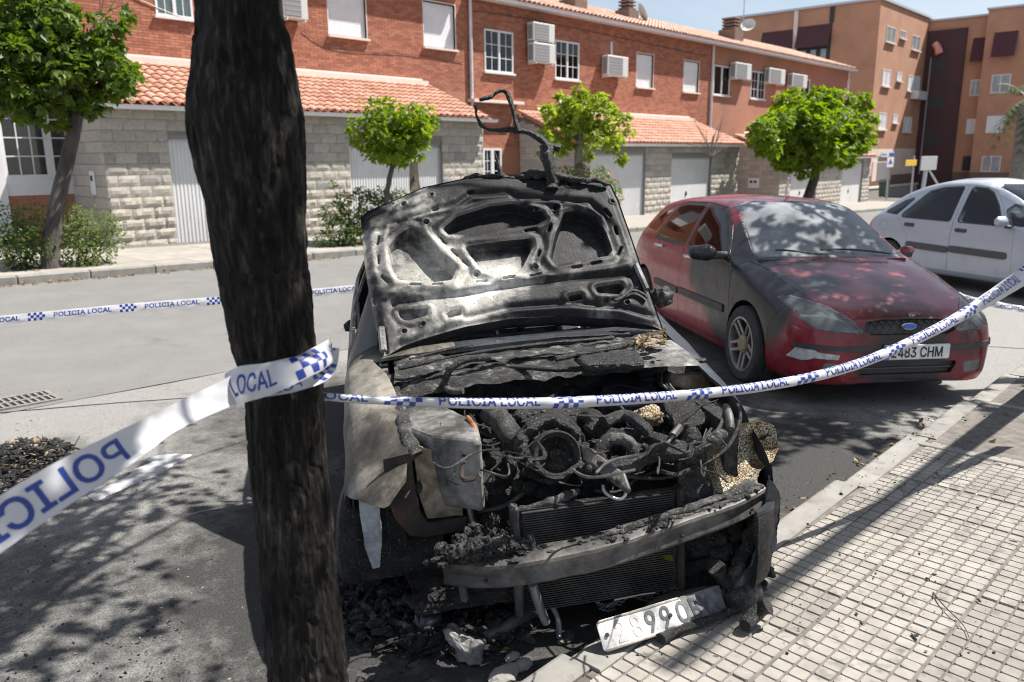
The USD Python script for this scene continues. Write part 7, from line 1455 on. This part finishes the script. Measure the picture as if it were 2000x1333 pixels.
tape("long police tape strung from the trunk across the wreck's engine bay to the right edge", [at_d(*p) for p in main_px], Wm, np.array([.045, .054, .066, .072, .076, .078, .080, .082, .080, .078, .085, .098, .10, .10]), np.array([4.4, 4.2, 4.0, 3.9, 4.0, 4.1, 4.0, 3.9, 3.6, 3.0, 1.9, .9, .6, .5]), -.20, crease=.05, seed=1, shift=.12, n=320, period=.56)
near_px = [(-90, 1084, 1.42), (0, 1024, 1.47), (120, 946, 1.55), (240, 876, 1.64), (330, 822, 1.75), (400, 788, 1.86), (462, 760, 1.95)]
tape("near blurred police tape from the trunk to the lower left corner, print reversed", [at_d(*p) for p in near_px[::-1]], np.array([dn * .9 + RIGHT * -.2 + FWD * f_ for f_ in (.1, .3, .55, .35, .15, .05, .05)]), np.array([.070, .060, .058, .074, .084, .088, .09]), np.array([.3, .5, 1.0, .8, .4, .3, .3]), .34, mirrored=False, crease=.03, seed=2, letter_scale=(.68, 1.3), period=.95)
wr = [(448, 765, 1.955), (470, 752, 1.93), (520, 742, 1.905), (560, 728, 1.905), (600, 712, 1.93), (632, 694, 1.99), (645, 684, 2.06), (640, 676, 2.13)]
tape("twisted loop of police tape wrapped round the scorched trunk", [at_d(*p) for p in wr], np.array([dn * .95 + FWD * f_ + RIGHT * g_ for f_, g_ in ((.0, 0), (.0, 0), (.1, .1), (.5, .2), (.8, -.2), (.3, -.3), (0, -.2), (0, 0))]), np.array([.095, .09, .082, .075, .07, .06, .06, .06]), np.array([.4, .5, .7, 1.2, 1.6, 1.2, .6, .4]), -.16, crease=.07, seed=3, n=120, period=.5)
wb = [(646, 676, 2.10), (644, 700, 2.07), (634, 724, 2.01), (600, 742, 1.94), (560, 756, 1.91), (520, 768, 1.915)]
tape("second narrow band of the tape loop crossing lower round the scorched trunk", [at_d(*q_) for q_ in wb], np.array([dn * .8 + RIGHT * g_ + FWD * .2 for g_ in (-.8, -.9, -.6, 0, .2, .2)]), np.array([.05, .05, .05, .045, .035, .02]), np.array([.8, 1.2, 1.6, 1.4, 1.0, .6]), -.3, crease=.08, seed=6, n=80, period=.5)
far_px = [(-60, 634, 5.35), (0, 626, 5.4), (140, 612, 5.5), (280, 599, 5.65), (420, 588, 5.8), (560, 577, 5.95), (720, 561, 6.15)]
tape("police tape stretched across the road behind the trunk on the left", [at_d(*p) for p in far_px], np.array([dn * .95 + FWD * .25] * 7), np.full(7, .062), np.full(7, .5), -.06, crease=.03, seed=4, letter_scale=(.64, 1.0), period=.575)
fr_px = [(1850, 566, 8.2), (1890, 584, 8.1), (1930, 592, 8.0), (1970, 600, 7.9), (2050, 612, 7.8)]
tape("low police tape sagging between the red and silver cars", [at_d(*p) for p in fr_px], np.array([dn * .8 + FWD * .5] * 5), np.full(5, .075), np.full(5, .6), -.1, crease=.05, seed=5, period=.6)

# ------------------------------------------------------------------ drain, debris and small things on the ground
q0, q1, q2 = on_ground(0, 795), on_ground(100, 775), on_ground(10, 770)
gx0, gx1 = q1[0] - .62, q1[0]; gy0, gy1 = q1[1] - .12, q1[1] + .15
dr_ = thing("drain_grate", "iron drain grate set in the road at the left edge", "drain", (gx0, gy0, gz(gx0)))
M["iron"] = mat("iron", (.22, .20, .18), (.12, .11, .10), scale=30, rough=.75, bump=.3)
def on(m_, h=0.0): m_.vertices[:, 2] += gz(m_.vertices[:, 0]) + h; return m_
obj("pit_floor", on(box(gx0, gx1, gy0, gy1, .003, .0045)), M["joint"], dr_)
obj("frame", on(cat(box(gx0 - .03, gx0, gy0 - .03, gy1 + .03, .0, .014), box(gx1, gx1 + .03, gy0 - .03, gy1 + .03, .0, .014), box(gx0, gx1, gy0 - .03, gy0, .0, .014), box(gx0, gx1, gy1, gy1 + .03, 0, .014), box(gx0, gx1, (gy0 + gy1) / 2 - .012, (gy0 + gy1) / 2 + .012, .005, .0135))), M["iron"], dr_)
for k in range(14):
    x = gx0 + (k + .5) * (gx1 - gx0) / 14
    for (c, d) in ((gy0 + .001, (gy0 + gy1) / 2 - .0125), ((gy0 + gy1) / 2 + .0125, gy1 - .001)): obj("bar", on(box(x - .0085, x + .0085, c, d, .005, .0125)), M["iron"], dr_)
# number plate of the wreck lying against the kerb
pl0, pl1 = on_ground(1180, 1276, .10), on_ground(1426, 1197, .11); ex = pl1 - pl0; Lp = np.linalg.norm(ex); ex /= Lp
tl_ = at_d(1166, 1214, (FWD @ (pl0 - EYE)) + .045); ey = tl_ - pl0; ey = ey - ex * (ey @ ex); Hp = np.linalg.norm(ey); ey /= Hp; en = np.cross(ex, ey)
M["plate_ash"] = charred("plate_ash", [(.3, (.16, .155, .15)), (.45, (.42, .41, .40)), (.6, (.66, .65, .63))], scale=9, fine=18, rough=.4, bump=.25, bscale=40, bdist=.003, metal=.3); M["plate_burnt"] = charred("plate_burnt", [(.3, (.06, .06, .06)), (.5, (.13, .13, .13)), (.68, (.24, .24, .235))], scale=14, fine=50, rough=.9, bump=.5)
lp = thing("number_plate", "scorched number plate lying on the kerb under the bumper beam", "number plate", pl0)
def plate_piece(u0, u1, v0, v1, z0, z1, r=.012):
    poly = sg.box(u0, v0, u1, v1); poly = poly.buffer(-r).buffer(r) if r else poly; m_ = extrude(poly, z1 - z0); v, f = trimesh.remesh.subdivide_to_size(m_.vertices, m_.faces, .04); bend = lambda u, w: .010 * np.sin(u * 9) + .008 * np.sin(u * 21 + w * 20); z = v[:, 2] + z0 + bend(v[:, 0], v[:, 1]); return T(pl0 + v[:, :1] * ex + v[:, 1:2] * ey + z[:, None] * en, f, process=False)
obj("plate_sheet", plate_piece(0, Lp * .66, 0, Hp, 0, .002, .016), M["plate_ash"], lp); obj("plate_charred_end", plate_piece(Lp * .6605, Lp, 0, Hp, .0005, .004, .006), M["plate_burnt"], lp); obj("plate_rim", cat(plate_piece(.006, Lp * .655, .002, .007, .002, .005, 0), plate_piece(.006, Lp * .655, Hp - .007, Hp - .002, .002, .005, 0)), M["rusty"], lp)
M["ink_faded"] = mat("ink_faded", (.30, .295, .285), rough=.6); M["ink_grey"] = mat("ink_grey", (.055, .055, .055), (.13, .13, .13), scale=60, rough=.7)
for ch, fx, m_ in (("2", .10, M["ink_faded"]), ("8", .225, M["ink_faded"]), ("9", .335, M["ink_grey"]), ("9", .445, M["ink_grey"]), ("C", .575, M["ink_grey"]), ("B", .70, M["wing_black"]), ("Y", .80, M["wing_black"])):
    tm = text_mesh(ch, Hp * .68, .002, bold=True); v = tm.vertices; v, f = trimesh.remesh.subdivide_to_size(v, tm.faces, .03); u = v[:, 0] * .82 + fx * Lp; w = v[:, 1] + Hp * .16; z = v[:, 2] + (.0045 if fx > .65 else .0022) + .010 * np.sin(u * 9) + .008 * np.sin(u * 21 + w * 20); obj("plate_character", T(pl0 + u[:, None] * ex + w[:, None] * ey + z[:, None] * en, f, process=False), m_, lp)
for fx in (.045, .53): obj("plate_hole", T(*((lambda c: (c.vertices @ np.stack([ex, ey, en]) + pl0 + ex * fx * Lp + ey * Hp * .5 + en * (.006 + .010 * math.sin(fx * Lp * 9) + .008 * math.sin(fx * Lp * 21 + Hp * 10)), c.faces))(trimesh.creation.cylinder(.007, .003, sections=14))), process=False), M["joint"], lp)
G = lambda x, y, h=0.0: on_ground(x, y, h)
def gtube(name, label, cat_, pts, r, m_, lump=.004, seed=0, ls=30, n=30, k=9):
    P = np.array([G(x, y, h) for x, y, h in pts]); return obj(name, tube(spline(P, n), r, k, lump=lump, seed=seed, ls=ls), M[m_], label=label, category=cat_, smooth=50)
gtube("melted_strip", "long melted black strip lying along the fallen number plate", "debris", [(1290, 1248, .105), (1310, 1236, .11), (1380, 1212, .115), (1440, 1186, .12), (1480, 1168, .13)], np.array([.022, .014, .013, .015, .02]), "char", .006, 5)
gtube("burnt_hose", "stubby burnt black hose end on the pale tiles right of the plate", "debris", [(1455, 1222, .12), (1468, 1205, .13), (1484, 1190, .15), (1500, 1182, .17)], np.array([.022, .03, .026, .034]), "char", .008, 6)
gtube("burnt_hose", "curled burnt hose end rising between the number plate and the bumper corner", "debris", [(1440, 1170, .12), (1420, 1140, .18), (1402, 1118, .24), (1398, 1108, .27)], np.array([.03, .026, .026, .03]), "char", .010, 7)
gtube("burnt_clod", "charred fibrous clod at the foot of the bumper corner", "debris", [(1430, 1180, .13), (1455, 1160, .15), (1480, 1150, .16)], np.array([.04, .05, .036]), "ash", .02, 8)
# expanded metal piece
ga, gb, gc = G(1160, 1165, .10), G(1320, 1128, .16), G(1180, 1192, .09); eu, ev = gb - ga, gc - ga; Lu, Lv = np.linalg.norm(eu), .075; eu /= Lu; ev -= eu * (ev @ eu); ev /= np.linalg.norm(ev); nn_ = np.cross(eu, ev)
mg = thing("mesh_grille", "torn scrap of diamond metal mesh propped behind the number plate", "debris", ga)
msr = np.random.default_rng(5); cells = []
for i in range(26):
    for j in range(8):
        if (i < 10 and j < 3) or msr.random() < .04: continue
        for s in (-1, 1):
            u0_, v0_ = i * Lu / 26, (j + (i % 2) * 0) * Lv / 8; a_ = ga + eu * u0_ + ev * (v0_ + (Lv / 8 if s < 0 else 0)); c_ = ga + eu * (u0_ + Lu / 26) + ev * (v0_ + (0 if s < 0 else Lv / 8)); wv = nn_ * .02 * (math.sin(i * .5) + .5 * math.sin(j * .9)); cells.append(tube([a_ + wv, c_ + wv], .0012, 4))
obj("mesh_wires", cat(cells), M["ash_light"], mg, kind="stuff")
obj("twig_on_mesh", tube(spline(np.array([G(1200, 1172, .14), G(1230, 1166, .15), G(1262, 1160, .16), G(1280, 1158, .17)]), 14), [.003, .002], 5), M["cream"], label="pale thin twig resting on the torn mesh", category="twig")
# things fallen out on the left
cn = G(828, 1112, .04); cup = thing("burnt_cup", "dark open cylinder of burnt metal under the left end of the beam", "debris", cn); cm = lathe([(0, .0), (.040, .0), (.042, .006), (.042, .078), (.039, .08), (.037, .075), (.037, .008), (0, .008)], 28); obj("cup_body", move(cm, cn + (0, 0, .0), rx=.25, ry=.1), M["beam"], cup, smooth=35); obj("cup_mark", move(rbox(-.006, .006, -.0425, -.0405, .025, .05, .001), cn, rx=.25), M["ash_light"], cup)
gl_ = G(838, 1212, .05); obj("burnt_lamp", cat(lumpy(gl_, .052, 3, (1, 1, .9), .04, 3), move(trimesh.creation.torus(.05, .008), gl_ + (0, 0, .01), rx=.9)), M["wing_black"], label="round dark lamp bowl fallen among the debris left of the plate", category="debris", smooth=60)
cf = G(905, 1262, .04); obj("crushed_foil", rough(hullpts([cf + q_ for q_ in np.array([(-.03, .05, .05), (.02, .07, .03), (.02, -.06, .02), (-.01, -.08, -.02), (-.035, -.02, -.02), (.03, .0, -.03)])], .012), .016, 3, .012, 30), M["box_metal"], label="crumpled grey scrap of metal in front of the debris heap", category="debris", smooth=40)
gtube("burnt_pipe", "scorched grey pipe lying slantwise in front of the lower radiator", "debris", [(950, 1245, .045), (990, 1222, .055), (1040, 1195, .07), (1085, 1170, .09)], np.array([.022, .02, .02, .018]), "beam", .005, 9)
gtube("chrome_strip", "narrow curved strip of bright trim beside the lower radiator", "debris", [(1060, 1165, .16), (1075, 1180, .13), (1090, 1210, .07), (1092, 1245, .03)], .010, "steel", .002, 10)
wl = G(728, 1012, .25); 
stn = np.random.default_rng(31)
for (x, y, r_, lb) in ((1020, 1300, .03, "small pale broken stone beside the end of the kerb"), (985, 1318, .045, "larger pale broken stone at the bottom edge below the debris"), (708, 1118, .035, "smooth bluish grey lump on the ground beside the wheel"), (1105, 1246, .03, "dark broken stone at the plate's left corner"), (1000, 1283, .022, "tiny pale stone chip between the pipe and the kerb")):
    c = G(x, y, .012); obj("broken_stone", lumpy(c, r_, int(x), (1.4, .9, .55), .3, 2), M["kerb"][1] if "pale" in lb else M["slab"][0] if "smooth" in lb else M["beam"], label=lb, category="stone")
for (x, y, h, lb) in ((1316, 1098, .30, "yellow leaf caught below the bumper beam"), (775, 1195, .03, "yellow leaf standing in the debris left of the lamp bowl"), (935, 1140, .06, "small yellow leaf under the left end of the beam"), (965, 1262, .02, "yellow green leaf beside the slanting pipe"), (1000, 1268, .02, "pale yellow leaf near the kerb's end"), (735, 1180, .03, "greenish leaf in the debris beside the trunk")):
    c = G(x, y, h); obj("fallen_leaf", leaves([c], [.004], 1, .06, int(x)), M["leaf_yellow"], label=lb, category="leaf")
def scatter(name, label, n, where, sizes, mats_, seed, flat=.5, sub=1, cat_="debris", hfun=None):
    r = np.random.default_rng(seed); root = thing(name, label, cat_, (0, 0, 0), kind="stuff"); groups = {m_: [] for m_ in mats_}
    for i in range(n):
        x, y = where(r); c = G(x, y, 0.004); c[2] += hfun(c, r) if hfun else 0; s = r.uniform(*sizes) * (.4 + 1.1 * r.random() ** 3); q = trimesh.creation.icosphere(sub, 1.0); v = q.vertices; q.vertices = v * (1 + .9 * (fbm(v * 1.7 + i * 3.1, 3, i) - .5))[:, None] * s * np.array([r.uniform(.6, 1.8), r.uniform(.5, 1.2), r.uniform(.25, flat + .3)]) * ((2.4, .8, .3) if i % 4 == 0 else (1, 1, 1)); q = move(q, c, rz=r.uniform(0, 6), rx=r.normal(0, .5)); groups[mats_[r.integers(len(mats_))]].append(q)
    for m_, g_ in groups.items():
        if g_: obj("fragments", cat(g_), M[m_], root, kind="stuff", smooth=60)
    return root
KH = lambda c, r: (.09 if c[1] < K_OUT(c[0]) else 0)
scatter("charred_debris", "heap of charred debris spilled under the left front of the wreck", 2600, lambda r: (lambda a, q: (850 + q * 215 * math.cos(a), 1185 + q * 105 * math.sin(a)))(r.uniform(0, 6.28), r.random() ** .6), (.003, .026), ["char", "char", "char", "ash", "ash"], 41, .6, 2, hfun=lambda c, r: r.uniform(0, .05) + KH(c, r))
scatter("charred_debris", "soot crumbs strewn on the ground between the trunk and the wreck", 700, lambda r: (r.normal(740, 60), r.uniform(900, 1333)), (.002, .008), ["char", "char", "ash"], 42, .6, 1)
scatter("charred_debris", "black crumbs and glass bits scattered over the parking bay on the left", 1500, lambda r: (r.uniform(-40, 520), 760 + 573 * r.random() ** .8), (.0012, .0045), ["char", "char", "ash", "ash_light"], 43, .6, 1)
scatter("charred_debris", "black crumbs on the asphalt between the wreck and the red car", 500, lambda r: (r.uniform(1500, 1900), r.uniform(740, 1000)), (.002, .006), ["char", "ash", "char"], 44, .6, 1, hfun=KH)
scatter("soot_flecks", "soot flecks sprinkled over the pale tiles", 420, lambda r: (r.uniform(1150, 2000), 880 + 453 * r.random()), (.002, .006), ["char", "wing_black"], 45, .3, 1, "soot", hfun=lambda c, r: .085 if c[1] < K_OUT(c[0]) - .02 else -.003)
def pileh(c, r):
    d = math.hypot((c[0] - 1.3) / .55, (c[1] - 4.95) / .45); return max(0, .10 * (1 - d)) * r.random()
scatter("burnt_heap", "heap of burnt wire, glass and rust in the bay at the left edge", 2200, lambda r: (lambda a, q: (60 + q * 100 * math.cos(a), 915 + q * 60 * math.sin(a)))(r.uniform(0, 6.28), r.random() ** .6), (.003, .020), ["char", "char", "ash", "rusty", "char", "beam"], 46, .6, 2, hfun=pileh)
hr = np.random.default_rng(47); hw = thing("burnt_wires", "thin burnt wires sticking out of the heap at the left edge", "wire", G(60, 910))
for i in range(26):
    x, y = hr.uniform(-20, 150), hr.uniform(870, 960); p = G(x, y, .03 + .05 * hr.random()); d = hr.normal(scale=(.12, .12, .03)); obj("wire", tube(spline(np.array([p, p + d * .6 + hr.normal(scale=.02, size=3), p + d * 1.3]), 8), .0028, 5), M["rust_dark"], hw)
obj("burnt_rod", tube([G(38, 860, .05), G(85, 874, .02)], .005, 6), M["rust_dark"], label="straight thin rod poking out of the burnt heap", category="debris")
# hardened pale puddle of melted plastic
pud = [(176, 970), (215, 950), (250, 935), (268, 920), (300, 905), (290, 898), (318, 892), (345, 890), (372, 891), (352, 903), (338, 908), (318, 924), (296, 934), (268, 944), (240, 956), (212, 968), (190, 980)]
pg = sg.Polygon([G(*p)[:2] for p in pud]).buffer(.014).buffer(-.006); 
def puddle():
    x0, y0_, x1, y1_ = pg.bounds; X, Y = np.meshgrid(np.linspace(x0 - .02, x1 + .02, 150), np.linspace(y0_ - .02, y1_ + .02, 110), indexing="ij"); pts = shapely.points(np.stack([X.ravel(), Y.ravel()], -1)); d = np.where(shapely.contains_xy(pg, X.ravel(), Y.ravel()), 1, -1) * shapely.distance(pts, pg.exterior); wob = .012 * (fbm(np.stack([X * 28, Y * 28, X * 0], -1), 3, 3).ravel() - .5); d = d + wob; h = .012 * np.sqrt(np.clip(d / .018, 0, 1)) + .004 * (fbm(np.stack([X * 20, Y * 20, X * 0], -1), 3, 8).ravel() - .5); g_ = grid(np.stack([X, Y, gz(X) + .004 + h.reshape(X.shape)], -1)); g_.update_faces((d[g_.faces] > .0).any(1)); g_.remove_unreferenced_vertices(); return g_
obj("melted_puddle", puddle(), mat("puddle", (.42, .42, .42), (.30, .30, .31), scale=14, rough=.4), label="hardened pale puddle of melted plastic on the bay beyond the near tape", category="puddle", smooth=True)
for (pts, lb) in (([(35, 712), (55, 706), (78, 708), (70, 716), (45, 718)], "dark oily stain on the road above the drain grate"),):
    pass
# scraps on the tiles and in the pit
obj("thin_twig", tube(spline(np.array([G(1822, 1157, .092), G(1850, 1190, .10), G(1880, 1220, .096), G(1892, 1245, .095)]), 16), [.003, .0015], 5), M["bark"], label="thin curved dark twig on the pale tiles", category="twig")
obj("thin_twig", tube(spline(np.array([G(1826, 925, .09), G(1850, 935, .095), G(1862, 933, .092)]), 10), .002, 5), M["bark"], label="short twig lying by the joint in the tiles", category="twig")
pr2 = np.random.default_rng(51); pp = np.stack([pr2.uniform(5.0, 6.2, 160), pr2.uniform(0, 1.15, 160), np.zeros(160)], -1); pp[:, 2] = gz(pp[:, 0]) + .05
obj("dry_leaves", leaves(pp, np.full(160, .02), 260, .055, 52, squash=.3), M["leaf_dry"], label="dry leaves lying in the tree pit", category="leaves", kind="stuff")
gp = np.array([K for K in [(x, float(K_OUT(x)) + .03 + abs(pr2.normal(0, .06)), gz(x) + .012) for x in pr2.uniform(2.6, 6, 70)]]); obj("dry_leaves", leaves(gp, np.full(70, .01), 90, .045, 53, squash=.3), M["leaf_dry"], label="few dry leaves in the gutter of the near kerb", category="leaves", kind="stuff")
lf = np.array([BUR[0] @ b(x, y, .95) + BUR[1] for x, y in ((1272, 660), (1284, 655), (1262, 668), (1290, 672), (1245, 672), (1280, 648))]); obj("dry_leaves", leaves(lf, np.full(6, .03), 60, .028, 54), M["leaf_dry"], label="dry leaves caught at the wreck's scuttle by the bonnet hinge", category="leaves", kind="stuff")
